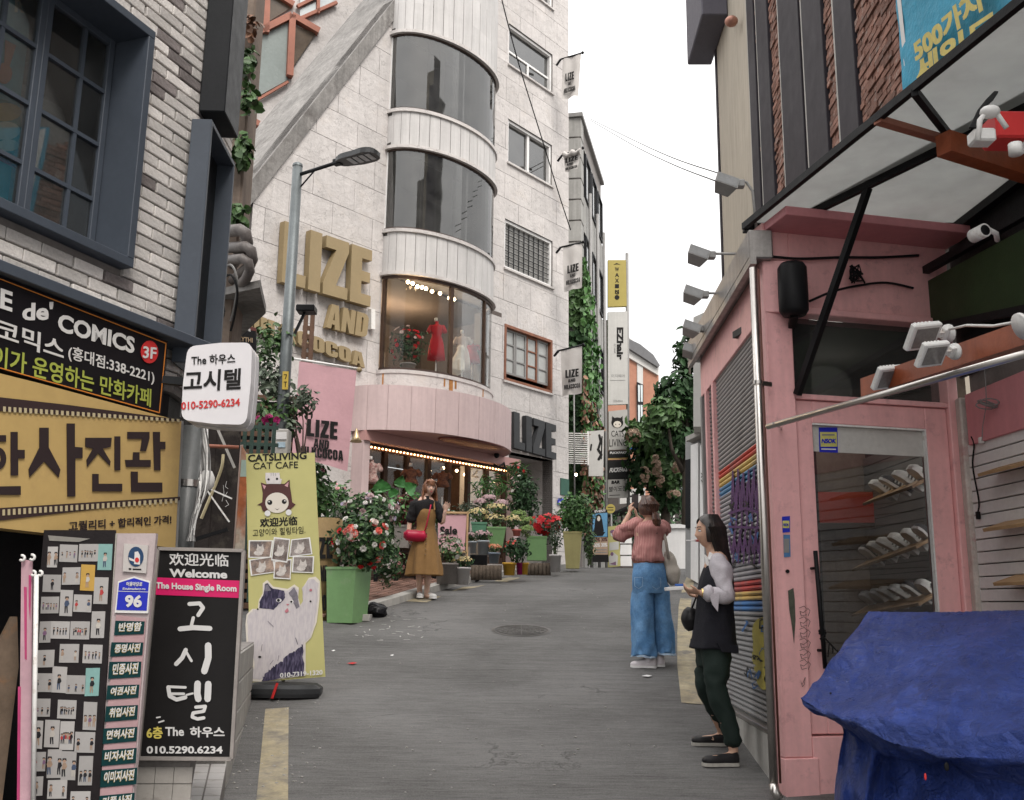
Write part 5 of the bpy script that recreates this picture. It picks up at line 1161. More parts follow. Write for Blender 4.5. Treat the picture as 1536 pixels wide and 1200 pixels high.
# ================================================================ LETTERS, BANNERS, FLAGS OF THE FLOWER SHOP
GOLD=mat('gold_letter', (.27,.205,.11),.55, var=.08, vs=3, bump=.04);CHAR=mat('charcoal_letter', (.045,.047,.05),.5, var=.12, vs=3, bump=.05)
t=thing('gold_lettering', 'large raised gold block letters LIZE AND MILKCOCOA on the white stone wall', 'sign', PW.px(480,500))
block_word('LIZE', PW, (415,425),(548,462),(420,334), GOLD, t, .14,.03);block_word('AND', PW, (484,492),(545,508),(488,456), GOLD, t, .10,.03);block_word('MILKCOCOA', PW, (355,489),(542,553),(355,465), GOLD, t, .10,.03)
t=thing('charcoal_lettering', 'raised dark grey block letters LIZE over the side entrance', 'sign', PW.px(795,690))
block_word('LIZE', PW, (765,672),(828.5,690),(765,618), CHAR, t, .12,.02)
BPK=mat('pink_cloth', (.56,.33,.36),.8, var=.06, vs=3, bump=.25, bs=9, dist=.02);BWH=mat('off_white_cloth', (.50,.475,.455),.8, var=.06, vs=3, bump=.2, bs=9)
def wavy(name, pl, px, m, parent, amp=.012, nx=14, ny=20, seed=0, th=0):
    """hanging cloth between four view points on a plane, gently rippled"""
    tl, tr, br, bl=[Vector(pl.hit(*p)) for p in px];V=[];F=[]
    for j in range(ny + 1):
        for i in range(nx + 1):
            s, t_=i / nx, j / ny;p=tl.lerp(tr, s).lerp(bl.lerp(br, s), t_)
            w=pl.pt(p.x, p.y, 0);o=amp*(math.sin(s*9 + seed + t_*1.5)*(.3 + t_) + .6*noise.noise(Vector((s*3, t_*4, seed))))
            V.append(tuple(pl.pt(p.x, p.y, o)))
    for j in range(ny):
        for i in range(nx): a=j*(nx + 1) + i;F.append((a, a + nx + 1, a + nx + 2, a + 1))
    return npmesh(name, V, F, m, parent, smooth=True)
PBN=PL(atk(490,620,9.2),(1,.12,0));PBN.o.z=0
t=thing('pink_banner', 'pink cloth banner printed LIZE AND MILKCOCOA hanging from a white rod', 'banner', PBN.px(490,560))
wavy('cloth', PBN, [(449,542),(535,556),(521,707),(438,682)], BPK, t, amp=.012)
mb=MB();mb.tube([PBN.px(441,538,.0), PBN.px(537,553,.0)],.014,8);mb.build('rod', WHITEM, t);mb=MB();mb.ball(PBN.px(539,555),.035);mb.build('knob', GOLD, t)
block_word('LIZE', PBN, (460,654),(506,659),(461,628), INK, t, .002,.02);block_word('AND', PBN, (470,671),(493,674),(471,658), INK, t, .002,.02);block_word('MILKCOCOA', PBN, (446,683),(515,691),(446,668), INK, t, .002,.02)
proto=None
for k, (tl, tr, br, bl) in enumerate([((844,88),(872,80),(867,143),(843,150)),((846,232),(872,223),(866,252),(848,258)),((844,370),(873,364),(873,431),(846,438)),((841,525),(873,518),(873,590),(843,594))]):
    PFk=PL(atk(858,300,17.2),(.95,-.3,0));PFk.o.z=0
    which=['highest', 'half furled, second highest', 'third highest', 'lowest'][k]
    t=thing('flag', f'{which} of four off white shop flags on the white building corner', 'flag', PFk.px(*tl), group='shop flags on the corner of the white building')
    wavy('cloth', PFk, (tl, tr, br, bl), BWH, t, amp=.03, nx=8, ny=12, seed=k)
    mb=MB();a_, b_=PFk.px(tl[0] - 3, tl[1] + 1), PFk.px(tr[0] + 2, tr[1] - 1);mb.tube([a_, b_],.022,6);mb.tube([a_, a_ + Vector((-.1,.12,-.1))],.03,6);mb.build('pole', DARKM, t);mb=MB();mb.ball(b_, .04,8,5);mb.build('knob', BLACK, t)
    w=tr[0] - tl[0]
    if k == 1:
        mb=MB();mb.smooth=True;p0, p1=PFk.px(844,234,.06), PFk.px(871,226,.06);mb.tube([p0.lerp(p1, i / 8) + Vector((0,0,.02*math.sin(i*2))) for i in range(9)],[.06 + .03*math.sin(i*1.7) for i in range(9)],8);mb.build('furled_cloth', BWH, t)
        block_word('LIZE', PFk, (848,245),(867,239),(848,238), INK, t, .002,.05, joined=True);block_word('AND', PFk, (850,249),(860,246.5),(850,245.5), INK, t, .002,.05, joined=True);block_word('MILKCOCOA', PFk, (848,256),(866,251),(848,252), INK, t, .002,.05, joined=True)
    else:
        yb=bl[1];s_=(br[1] - bl[1]) / (br[0] - bl[0]);x0=bl[0] + 4;x1=br[0] - 6 if k == 0 else br[0] - 5
        f=lambda x, up: (x, yb - up + s_*(x - bl[0]))
        for wd_, a1, a2, u0, u1 in (('LIZE', x0+1, x1,26,38),('AND', x0+5, x1-5,19,24),('MILKCOCOA', x0-1, x1+2,9,16)):
            block_word(wd_, PFk, f(a1, u0), f(a2, u0), f(a1, u1), INK, t, .002,.05, joined=True)
# dark cable hanging down the white front, cables over the street
def cable(name, label, pts, r, m=BLACK, group=None):
    P=[Vector(p) for p in pts];out=[]
    for i in range(len(P) - 1):
        a, b=P[i], P[i + 1];p_, n_=P[max(i - 1,0)], P[min(i + 2, len(P) - 1)]
        for k in range(6): s=k / 6;out.append(.5*((2*a) + (b - p_)*s + (2*p_ - 5*a + 4*b - n_)*s*s + (3*a - p_ - 3*b + n_)*s ** 3))
    out.append(P[-1]);mb=MB();mb.tube(out, r, 5);return tag(mb.build(name, m), label, 'cable', group)
cable('cable', 'dark cable slanting down across the small windows of the white building', [PW.px(748,-20,.9), PW.px(775,85,.7), PW.px(812,205,.5), PW.px(838,290,.35), PW.px(856,345,.2)],.014)
cable('overhead_cable', 'upper thin cable spanning the street below the sky', [atk(885,178,21), atk(950,210,17), atk(1010,237,13), atk(1085,262,10)],.010, BLACK, 'thin cables across the street');cable('overhead_cable', 'lower thin cable spanning the street below the sky', [atk(885,180,21), atk(950,218,17), atk(1010,247,13), atk(1072,271,9.5)],.010, BLACK, 'thin cables across the street')
# ================================================================ STREET LAMP
LY=8.3*K;lp0=atk(436,420,8.3);lp=thing('street_lamp', 'galvanised street lamp post with a flat LED head in front of the white wall', 'street lamp', (lp0.x - .02, LY, zg(LY)))
x0=lp0.x;zt=atk(448,250,8.3).z
mb=MB();mb.tube([(x0, LY, zg(LY)),(x0, LY, 4),(x0, LY, zt)],[.075,.068,.058],14);mb.lathe([(.062,0),(.058,.03),(.03,.05),(0,.052)],(x0, LY, zt),14);mb.build('pole', GALV, lp)
a0=Vector((x0, LY, atk(450,263,8.3).z));a1=atk(508,243,8.1);mb=MB();mb.tube([a0, a1],.022,8);mb.build('arm', DARKM, lp)
mb=MB();mb.tube([Vector((x0 + .03, LY, a0.z - .17)), Vector((x0 + .1, LY - .03, a0.z - .10)), a0.lerp(a1,.45)],.010,6);mb.build('arm_brace', DARKM, lp)
hd_d=(atk(568,229,7.9) - atk(508,243,8.1));hd_c=atk(536,237,8.0);X=hd_d.normalized();Y=Vector((0,0,1)).cross(X).normalized();Zz=X.cross(Y);Mh=Matrix(((X.x, Y.x, Zz.x, hd_c.x),(X.y, Y.y, Zz.y, hd_c.y),(X.z, Y.z, Zz.z, hd_c.z),(0,0,0,1)))
hl=hd_d.length / 2;mb=MB(Mh);ol=[(hl*math.cos(w)*1.0,.14*math.sin(w)*(1 - .25*(math.cos(w) < 0))) for w in [2*math.pi*k / 20 for k in range(20)]];ol=[(math.copysign(abs(x / hl) ** .6, x)*hl, math.copysign(abs(y / .14) ** .7, y)*.14) for x, y in ol]
mb.prism(ol, -.02,.03);mb.prism([(x*.92, y*.9) for x, y in ol],.03,.05);hd=mb.build('lamp_head', mat('dark_lamp_housing', (.06,.062,.065),.4, metal=.4, var=.2), lp)
mb=MB(Mh)
for i in range(4): x_=-.10 + i*.085;mb.box(x_, x_ + .06,-.075,.075,-.026,-.0202)
mb.build('led_panel', mat('led_lens', (.45,.46,.48),.25, var=.05), hd, kind='stuff');mb=MB(Mh);mb.box(-hl - .05,-hl + .06,-.04,.04,-.03,.04,.008);mb.build('collar', DARKM, lp)
bx=atk(421,662,8.15);mb=MB();mb.box(bx.x - .09, bx.x + .09, bx.y - .06, bx.y + .12, bx.z - .15, bx.z + .13,.01);b_=mb.build('control_box', CONCL, lp);PLB=PL((bx.x, bx.y - .065,0),(1,0,0));polys(PLB, [[(414,648),(430,648),(430,659),(414,659)]], WINK, b_, name='notice');polys(PLB, [[(416,663),(428,663),(428,671),(416,671)]], mat('pale_blue_print', (.35,.45,.52),.5), b_, name='notice')
PLP=PL((x0, LY - .076,0),(1,0,0));polys(PLP, [[(424,557),(433,557),(432,584),(423,584)]], mat('yellow_sticker', (.48,.34,.06),.5, var=.1), lp, name='sticker');strokes(PLP, [([(426,562),(430,562),(428,568)],1.2),([(426,573),(430,573)],1.2),([(428,573),(428,580)],1.2)], INK, lp, off=.006)
mb=MB();p=atk(456,462,8.6);mb.box(p.x - .1, p.x + .12, p.y, p.y + .2, p.z - .03, p.z + .05,.01);mb.bar(p + Vector((-.12,.1,-.3)), p + Vector((0,.1,0)),.03,.03);tag(mb.build('floodlight', BLACK), 'small black floodlight above the gold letters beside the lamp post', 'floodlight')
# ================================================================ ALLEY BETWEEN THE BRICK AND THE WHITE BUILDING
ac=atk(366,780,6.6);co_=thing('brown_column', 'tall weathered brown rendered column beside the brick building', 'column', (ac.x, ac.y, 0));PAC=PL((ac.x, ac.y, 0),(1,.1,0))
xl=PAC.hit(338,400)[0];xr=PAC.hit(362,300)[0]
mb=MB(PAC.M);mb.box(xl - .25, xr + .0,0,14,-.5,0,.02);mb.build('shaft', BROWNC, co_)
gate=thing('dark_gate', 'black metal gate and hoarding closing the narrow alley behind the signs', 'gate', (ac.x, ac.y + .3,.1));PGT=PL((ac.x - .2,6.5*K, 0),(1,.12,0))
BOARD=mat('dark_hoarding', (.030,.024,.022),.7, var=.3, vs=4, bump=.3, streak=.3, stain=(.07,.06,.05), stains=6)
for i in range(5): x_=PGT.hit(264 + i*18,740)[0];mb=MB(PGT.M);mb.box(x_, x_ + .105,-.2, PGT.hit(300,636)[1],-.03,-.0 - .004*(i % 2),.003);mb.build('board', BOARD, gate)
strokes(PGT, [([(340,722),(338,730),(342,733)],.7),([(341,738),(337,745)],.7),([(339,750),(343,757),(338,760)],.7),([(335,728),(336,740),(333,752)],.6)], WINK, gate, off=.006, name='chalk_mark')
mb=MB();mb.tube([PGT.px(270,667,.3), PGT.px(358,671,.2)],.016,8);tag(mb.build('rusty_bar', TERRA), 'rusty red horizontal bar under the white light box', 'bar')
mb=MB();mb.bar(PGT.px(325,640,.1), PGT.px(352,702,.1),.035,.02);mb.build('diagonal_brace', CONCL, gate);mb=MB();mb.bar(PGT.px(311,736,.1), PGT.px(344,783,.1),.02,.012);mb.build('diagonal_brace', WHITEM, gate);mb=MB();mb.bar(PGT.px(316,734,.1), PGT.px(348,748,.1),.02,.012);mb.build('diagonal_brace', WHITEM, gate)
mb=MB();mb.bar(PGT.px(262,818,.2), PGT.px(342,794,.2),.03,.03);mb.build('lower_rail', BLACK, gate)
cable('hose', 'pale yellow hose hanging on the dark alley gate', [PGT.px(335,682,.1), PGT.px(333,700,.12), PGT.px(325,723,.1), PGT.px(318,740,.1), PGT.px(302,778,.1)],.014, mat('hose_yellow', (.42,.36,.22),.5))
PIPE=mat('grey_pipe', (.12,.125,.125),.4, var=.2, vs=4, streak=.3)
pv=atk(284,700,4.42);mb=MB();mb.tube([(pv.x, pv.y, 0),(pv.x, pv.y, 1.5),(pv.x, pv.y, atk(284,640,4.42).z)],.062,14);pp_=mb.build('drain_pipe', PIPE);tag(pp_, 'fat grey drain pipe standing beside the amber sign', 'pipe')
mb=MB();mb.lathe([(.067,-.02),(.067,.02)],(pv.x, pv.y, pv.z - .1),14);mb.build('clamp', STEEL, pp_)
for k in range(7):
    q=random.Random(k);xo=296 + k*2.2;cable('wire_strand', None, [atk(290 + k*3,640,4.4), atk(xo + q.uniform(-6,9),690,4.45), atk(xo + q.uniform(-9,4),735,4.4), atk(290 + q.uniform(-4,6),780,4.35), atk(280 + k*2,812,4.3)],.005, WHITEM if k % 2 else GREY)
wr=[o for o in col.objects if o.name.startswith('wire_strand')];wt=thing('wire_bundle', 'tangle of pale wires hanging beside the grey drain pipe', 'wires', wr[0].location)
for o in wr: o.parent=wt;o.matrix_basis=wt.matrix_basis.inverted() @ o.matrix_basis;del o['category']
mt=thing('junction_box', 'grey metal junction boxes with wires under the dark ledge', 'junction box', atk(266,620,4.5));PJ=PL((atk(266,600,4.5).x, 4.5*K, 0),(1,.1,0))
for q in ([(252,545),(268,545),(267,580),(251,580)],[(256,590),(272,590),(270,625),(255,625)]): board('box', PJ, q, .1, GREY, mt)
mb=MB();mb.lathe([(.03,0),(.05,.03),(.05,.08),(.03,.12)], atk(309,735,4.75),10);mb.tube([atk(308,640,4.75), atk(308,690,4.75), atk(309,725,4.75)],.018,6);tag(mb.build('wall_tap', WHITEM), 'pale pipe fitting hanging in front of the alley gate', 'tap')
# pipes and ledge high on the column
HP_=mat('dusty_pipe', (.13,.115,.11),.5, var=.3, vs=6, stain=(.22,.2,.18), stains=9)
for k, (y0, xx, r_) in enumerate(((345,368,.055),(370,376,.05),(388,372,.045))):
    mb=MB();P0=atk(336, y0+2,6.4);P1=atk(xx - 8, y0,6.2);mb.tube([P0, P1, P1 + Vector((.05,0,-.03)), P1 + Vector((.055,.05,-.09)), P1 + Vector((.0,.15,-.13)), P0 + Vector((0,.3,-.22))], r_, 10)
    tag(mb.build('bent_pipe', HP_),['uppermost', 'middle', 'lowest'][k] + ' of three bent grey pipes on the brown column', 'pipe', 'bent pipes on the brown column')
led=thing('wall_ledge', 'dark concrete ledge jutting out below the bent pipes', 'ledge', atk(365,450,6.6));mb=MB();L0=[atk(328,452,6.5), atk(390,428,6.3), atk(402,420,6.9), atk(340,402,8.2)]
z_=L0[0].z;mb.slab([Vector((p.x, p.y, z_ + .12)) for p in L0],.07);mb.build('slab', CONC, led)
for k, y in enumerate((415,430)): cable('cable', ['upper', 'lower'][k] + ' looping cable in front of the dark concrete ledge', [atk(322, y, 6.0), atk(345, y - 18,5.9), atk(356, y + 6,5.9), atk(352, y + 42,6.0), atk(346, y + 66,6.1)],.010,[GREY, BLACK][k], 'cables before the concrete ledge')
mb=MB();c_=atk(323,468,5.9);mb.tube([c_ + Vector((.07*math.cos(w),0,.10*math.sin(w))) for w in [k*.5 for k in range(14)]],.012,6);tag(mb.build('cable_coil', BLACK), 'black coil of cable hung on the brown column', 'cable')
PGC=PL((atk(360,500,7.6).x, 7.6*K, 0),(1,.15,0));t=thing('bar_sign', 'black and maroon sign partly hidden by leaves below the gold letters', 'sign', PGC.px(358,520));board('panel', PGC, [(333,484),(384,493),(384,540),(333,540)],.06, BLACK, t);board('maroon_band', PGC, [(333,478),(384,492),(384,497),(333,485)],.06, mat('maroon', (.10,.025,.02),.5), t, off=.003)
text("GUNG CHE", PGC, (351,492.5),(376,497.5),(351,488.5), WINK, t, off=.004, bold=.02);text("EVERYTHI", PGC, (345,510),(379,514),(345,503), mat('faded_gold_ink', (.38,.28,.18),.5), t, off=.004, bold=.02)
# green railing and timber trellis behind
rl=thing('green_railing', 'dark green metal railing behind the cat cafe banner', 'railing', atk(370,700,7.8));GRN=mat('dark_green_metal', (.035,.06,.05),.5, var=.2);PRL=PL((atk(370,700,7.8).x, 7.8*K, 0),(1,.2,0))
for X in range(331,412,11): u=PRL.hit(X, 700)[0];mb=MB(PRL.M);mb.box(u - .02, u + .02,1.6, PRL.hit(X, 634)[1],-.02,.02);mb.build('baluster', GRN, rl)
for Y in (638,664): a_, b_=PRL.px(325, Y), PRL.px(418, Y);b_.z=a_.z;mb=MB();mb.bar(a_, b_, .035,.035);mb.build('rail', GRN, rl)
tr_=thing('timber_trellis', 'brown timber lattice fence overgrown with a climbing rose', 'trellis', atk(430,660,9.3));PTR=PL((atk(430,660,9.6).x, 9.6*K, 0),(1,.2,0));tu0, tu1=PTR.hit(340,660)[0], PTR.hit(470,660)[0];z0_, z1_=1.4, PTR.hit(400,600)[1];lw=mat('trellis_wood', (.10,.055,.035),.8, var=.3, vs=6)
mb=MB(PTR.M);mb.box(tu0, tu1, z0_, z1_, -.12,-.1);mb.build('backing', BLACK, tr_)
z=z0_;
while z < z1_: mb=MB(PTR.M);mb.box(tu0, tu1, z, z + .07,-.02,0,.004);mb.build('slat', lw, tr_);z += .12
for X in (452,462):
    u=PTR.hit(X, 600)[0];mb=MB(PTR.M);mb.box(u - .03, u + .03,1.4, PTR.hit(X, 470)[1],0,.06,.006);mb.build('post', lw, tr_)
z=z1_
while z < PTR.hit(455,490)[1]: mb=MB(PTR.M);u0, u1=PTR.hit(450,560)[0], PTR.hit(468,560)[0];mb.box(u0, u1, z, z + .06,.01,.04);mb.build('slat', lw, tr_);z += .12
# ================================================================ RED FRAMED DORMERS ON THE SLOPING SIDE
PD2=PL(PW.pt(0,0,-2.4),(.89,.45,0))      # windows set back behind the parapet
def dorm(outer, panes, label, extra=()):
    t_=thing('dormer_window', label, 'window', PD2.px(*outer[0]))
    board('wall', PD2, outer, .5, STONE, t_, off=-.06)
    for q, kind in panes: board('pane', PD2, q, .01, kind, t_, off=.0)
    for a, b, w in extra: mb=MB();mb.bar(PD2.px(*a, .03), PD2.px(*b, .03), w, w*1.2, PD2.N);mb.build('frame', TERRA, t_)
    return t_
GF=mat('grey_green_glass', (.20,.23,.22),.25, var=.15, vs=1.5, bump=0);BF=mat('brown_glass', (.10,.075,.055),.2, var=.3, vs=2, bump=0);PF2=mat('pale_glass', (.50,.55,.56),.2, var=.1, vs=1.5, bump=0)
dorm([(330,300),(330,-80),(620,-80),(585,0),(437,190),(375,300)],[([(350,165),(350,75),(435,30),(431,120)], GF),([(441,38),(474,50),(440,100)], BF),([(375,50),(375,-20),(394,-25),(394,38)], PF2),([(403,32),(403,-10),(432,-12),(436,12)], BF),([(450,28),(450,14),(474,3),(474,15)], PF2),([(450,8),(450,-14),(474,-20),(474,-2)], PF2),([(480,12),(480,-20),(500,-25),(500,2)], PF2)], 'red brown framed windows stepping up behind the sloping parapet',
     [((350,68),(437,24),.16),((437,24),(478,48),.16),((438,24),(434,115),.16),((348,172),(432,123),.06),((398,50),(400,-20),.16),((405,-14),(440,8),.14),((446,30),(505,4),.08),((477,20),(477,-20),.08),((446,10),(478,-6),.08),((352,168),(388,187),.14)])
# ================================================================ DOWN THE STREET: PROJECTING SIGNS
PV=PL(atk(927,780,21),(1,.05,0));PV.o.z=0
def vsign(label, px, m, th=.12, name='blade_sign'):
    t_=thing(name, label, 'sign', PV.px(*px[3]));board('panel', PV, px, th, m, t_);return t_
OLIVE=mat('mustard_sign', (.36,.29,.075),.5, var=.06);PALE=mat('pale_grey_sign', (.50,.49,.47),.5, var=.05, streak=.1);LGREY=mat('light_grey_sign', (.40,.39,.37),.5, var=.05)
def vtext(s, cx, y0, step, h, w, m, t_, b=.03):
    for i, ch in enumerate(s):
        yy=y0 + i*step;text(ch, PV, (cx - w / 2, yy + h),(cx + w / 2, yy + h),(cx - w / 2, yy), m, t_, off=.004, bold=b)
t=vsign('mustard yellow vertical sign reading WAXING, topmost of the stack', [(912,390),(939,390),(940,459),(912,460)], OLIVE)
vtext('WAXIN', 925.5,401,8.4,6,6, INK, t);vtext('G', 925.5,435.5,8.4,6,6, INK, t);flat([circ(925.5,446,3.6,14)], PV, INK, t, off=.004);polys(PV, [[(920,397),(925,394.5),(931,397),(926,396.5)]], INK, t)
t=vsign('long pale grey vertical sign reading EZ hair', [(912,468),(941,467),(942,606),(912,607)], PALE)
def rtext(s, x0, x1, y0, y1, m, t_, b=.03): # reading downwards
    text(s, PV, (x0, y0),(x0, y1),(x1, y0), m, t_, off=.004, bold=b)
rtext('EZhair', 925,935,491,540, INK, t, .05);rtext('EZ HAIR', 921,923.5,516,530, GREY, t, 0);text('이지헤어', PV, (917,566),(937,566),(917,561.5), GREY, t, bold=0);text('322-0344', PV, (920,603),(934,603),(920,600), GREY, t, bold=.02);polys(PV, [[(915,570.2),(938,570),(938,570.8),(915,571)]], GREY, t)
t=vsign('pale cat cafe sign reading CATS LIVING below the EZ hair sign', [(913,617),(941,614),(942,674),(913,675)], LGREY)
text('CATS', PV, (917,655),(936,655),(917,646), INK, t, bold=.0);text('LIVING', PV, (914,670),(940,669),(914,659), INK, t, bold=.0);flat([circ(926,634,9,16,8)], PV, INK, t, off=.004);flat([circ(926,636.5,6,12,5)], PV, FACE, t, off=.008);polys(PV, [[(918,630),(918.5,624),(923,628)],[(929,628),(934,624),(934,630)], circ(923.5,636.5,.9,6), circ(929,636.5,.9,6)], INK, t, off=.012)
t=vsign('black sign board reading FUCKFAKE under the cat cafe sign', [(913,676),(942,675),(942,687),(913,688)], mat('black_sign_b', (.02,.02,.02),.5));text('FUCKFAKE', PV, (915,681),(940,680.5),(915,677.5), WINK, t, bold=.04)
t=vsign('black sign with slanted white script above the BAR sign', [(912,690),(942,689),(942,718),(912,719)], mat('black_sign_b', (.02,.02,.02)));text('FUCKFAKE', PV, (914,709),(941,707),(915.5,702), WINK, t, bold=.05);polys(PV, [[(912,687.4),(942,686.4),(942,688.8),(912,689.6)]], mat('tan_print', (.42,.27,.1)), t, off=.004)
t=vsign('grey sign reading BAR with Korean script, lowest of the stack', [(912,719.5),(942,718.5),(942,746),(912,747)], LGREY);text('BAR', PV, (917,726),(930,725.5),(917.5,721), INK, t, bold=.06);text('별이도진', PV, (913,738),(939,736),(914,730), INK, t, bold=.01);polys(PV, [[(914,742.5),(930,742),(930,743),(914,743.5)]], INK, t)
mb=MB();mb.tube([PV.px(940.5,380,-.1), PV.px(942.5,760,-.1)],.05,8);tag(mb.build('sign_pole', GREY), 'grey pole carrying the stack of projecting signs', 'pole')
PV2=PL(atk(895,780,19.8),(1,.05,0));PV2.o.z=0
t=thing('brush_sign', 'pale sign with black brush calligraphy below the white louvres', 'sign', PV2.px(894,714));board('panel', PV2,[(884,647),(906,645),(905,714),(883,714)],.12, PALE, t)
strokes(PV2,[([(899,653),(901,662),(898,672)],3.5),([(897,674),(902,682),(898,689)],4),([(903,655),(902,688)],2),([(887,667),(886,675)],2.5)], INK, t)
lv=thing('louvre_screen', 'white slatted louvre screen on the ivy covered wall', 'screen', atk(868,697,19.6));PLV=PL(atk(868,780,19.6),(1,.1,0));PLV.o.z=0
for i in range(15): Y=650 + i*3.2;a_, b_=PLV.px(853, Y), PLV.px(882, Y);b_.z=a_.z;mb=MB();mb.bar(a_, b_, .08,.022);mb.build('slat', WHITEM, lv)
mb=MB();mb.bar(PLV.px(882,647), PLV.px(882,698),.05,.05,(0,1,0));mb.build('frame', WHITEM, lv)
mb=MB();mb.tube([PLV.px(861,590,.5), PLV.px(862,765,.5)],.02,6);tag(mb.build('thin_pole', GREY), 'thin grey pole in front of the ivy', 'pole')
PFB=PL(atk(930,780,42),(.93,.36,0));PFB.o.z=0;fb=thing('brick_hall', 'orange brick hall with a curved grey roof at the street end', 'building', PFB.px(950,800));FBR=mat('orange_brick', (.34,.165,.11),.85, var=.12, vs=3, bump=.2)
def fbx(u0, u1, Y0, Y1, m, name, th=.3, off=0): board(name, PFB, [(u0, Y0),(u1, Y0 + (u1 - u0)*.0),(u1, Y1),(u0, Y1)], th, m, fb, off=off)
board('wall', PFB, [(890,515),(943,518),(988,560),(990,860),(890,860)],6, FBR, fb, off=-.05)
for a, b in ((956,964.5),): board('pale_panel', PFB, [(a, 530),(b, 538),(b, 860),(a, 860)],.1, PALE, fb, off=.02)
board('cornice', PFB, [(900,500),(943,505),(988,545),(988,563),(943,536),(900,530)],.3, PALE, fb, off=.10)
board('roof', PFB, [(895,485),(943,508),(960,516),(980,532),(990,548),(988,551),(943,522),(895,500)],6, mat('grey_roof', (.12,.12,.125),.6, var=.1), fb, off=.3)
w_=board('window', PFB, [(956,573),(965,577),(965,640),(957,636)],.1, DARKM, fb, off=.15)
for i in range(4): board('pane', PFB, [(957 + (i % 2)*4,577 + (i // 2)*30),(960 + (i % 2)*4,578 + (i // 2)*30),(960 + (i % 2)*4,603 + (i // 2)*30),(957.4 + (i % 2)*4,602 + (i // 2)*30)],.02, PF2, w_, off=.16)
# buildings closing the street
dk=thing('dark_house', 'dark two storey house front behind the projecting signs', 'house', atk(915,800,26));PDK=PL(atk(915,780,26),(1,.1,0));PDK.o.z=0
board('wall', PDK, [(885,480),(912,480),(912,870),(885,870)],2, mat('dark_house_wall', (.07,.06,.055),.8, var=.3, vs=1), dk);board('wall', PDK, [(905,745),(1060,740),(1060,885),(905,885)],1, mat('dark_house_wall', (.07,.06,.055)), dk, off=-2)
board('cafe_fascia', PDK, [(930,735),(968,732),(968,753),(930,756)],.2, PALE, dk, off=.3);text('L.Y.', PDK, (942,746),(958,744),(942,737), INK, dk, off=.31, bold=.06)
mb=MB();mb.slab([PDK.px(905,775,0), PDK.px(945,757,1.6), PDK.px(960,756,1.6), PDK.px(960,768,0)],.06);mb.build('awning', BLACK, dk)
for X in (908,920,932,990,1000,1010): board('door_post', PDK, [(X, 770),(X + 2,770),(X + 2,860),(X, 860)],.1, WOODB if X < 940 else WHITEM, dk, off=.1)
sg=thing('round_sign', 'round mustard sign standing over the small posters', 'sign', atk(916,763,18.5));PRS=PL(atk(916,780,18.5),(1,0,0));PRS.o.z=0;board('disc', PRS, circ(916,763,7,18),.05, OLIVE, sg);strokes(PRS, [([(912,761),(920,761)],1),([(912,765),(920,765)],1)], INK, sg, n=4);mb=MB();mb.tube([PRS.px(917,770,-.03), PRS.px(918,850,-.03)],.02,6);mb.build('post', GREY, sg)
ev_=thing('event_poster', 'poster board headed EVENT with a blue haired portrait', 'poster', atk(900,850,17));PEV=PL(atk(900,780,17),(1,0,0));PEV.o.z=0
board('panel', PEV, [(888,766),(911,764),(913,843),(889,843)],.08, INK, ev_);text('EVENT', PEV, (892,769),(909,768),(892,765.5), WINK, ev_, bold=.04);polys(PEV, [[(889,771),(911,769),(911,805),(889,805)]], mat('print_sky', (.12,.30,.48),.5, bump=0), ev_);polys(PEV, [circ(898,777,4.5,10,6),[(893,778),(903,778),(906,797),(900,800),(891,797)],[(889,797),(908,798),(904,804),(892,804)]], INK, ev_, off=.006);polys(PEV, [circ(898,778,2.5,8,4)], FACE, ev_, off=.008)
polys(PEV, [[(889,806),(912,806),(912,832),(889,832)]], mat('print_tan2', (.38,.27,.19),.5, bump=0), ev_);text('50% 30%', PEV, (891,813),(911,812),(891,807), mat('print_brown', (.07,.022,.02)), ev_, off=.006, bold=.04);text('30% 30%', PEV, (891,821),(911,820),(891,815), WINK, ev_, off=.006, bold=.04);polys(PEV, [[(892,824),(910,824),(910,825.5),(892,825.5)],[(892,828),(910,828),(910,829.5),(892,829.5)]], GREY, ev_, off=.006)
yp=thing('cat_poster_stand', 'small yellow poster stand with a cat face drawing, left of the photographer', 'poster', atk(921,850,17.2));PYP=PL(atk(921,780,17.2),(1,0,0));PYP.o.z=0;board('panel', PYP, [(912,790),(928,788),(931,849),(912,851)],.06, YB, yp);polys(PYP, [circ(920,801,4.5,12,4),[(914,814),(928,812),(928,824),(914,826)],[(913,835),(920,828),(927,834),(926,848),(914,848)]], PALE, yp);polys(PYP, [circ(920,797.5,5,12,3), circ(918,831,2.5,8,3),[(914,846),(924,842),(924,848)]], mat('print_plum', (.18,.10,.17)), yp, off=.006)
wt_=thing('white_board', 'white panelled board leaning behind the yellow poster stand', 'board', atk(938,850,18));PWT=PL(atk(938,780,18),(1,0,0));PWT.o.z=0
for i in range(3): board('panel', PWT, [(931,800 + i*17),(947,800 + i*17),(948,815 + i*17),(930,815 + i*17)],.05, WHITE, wt_)
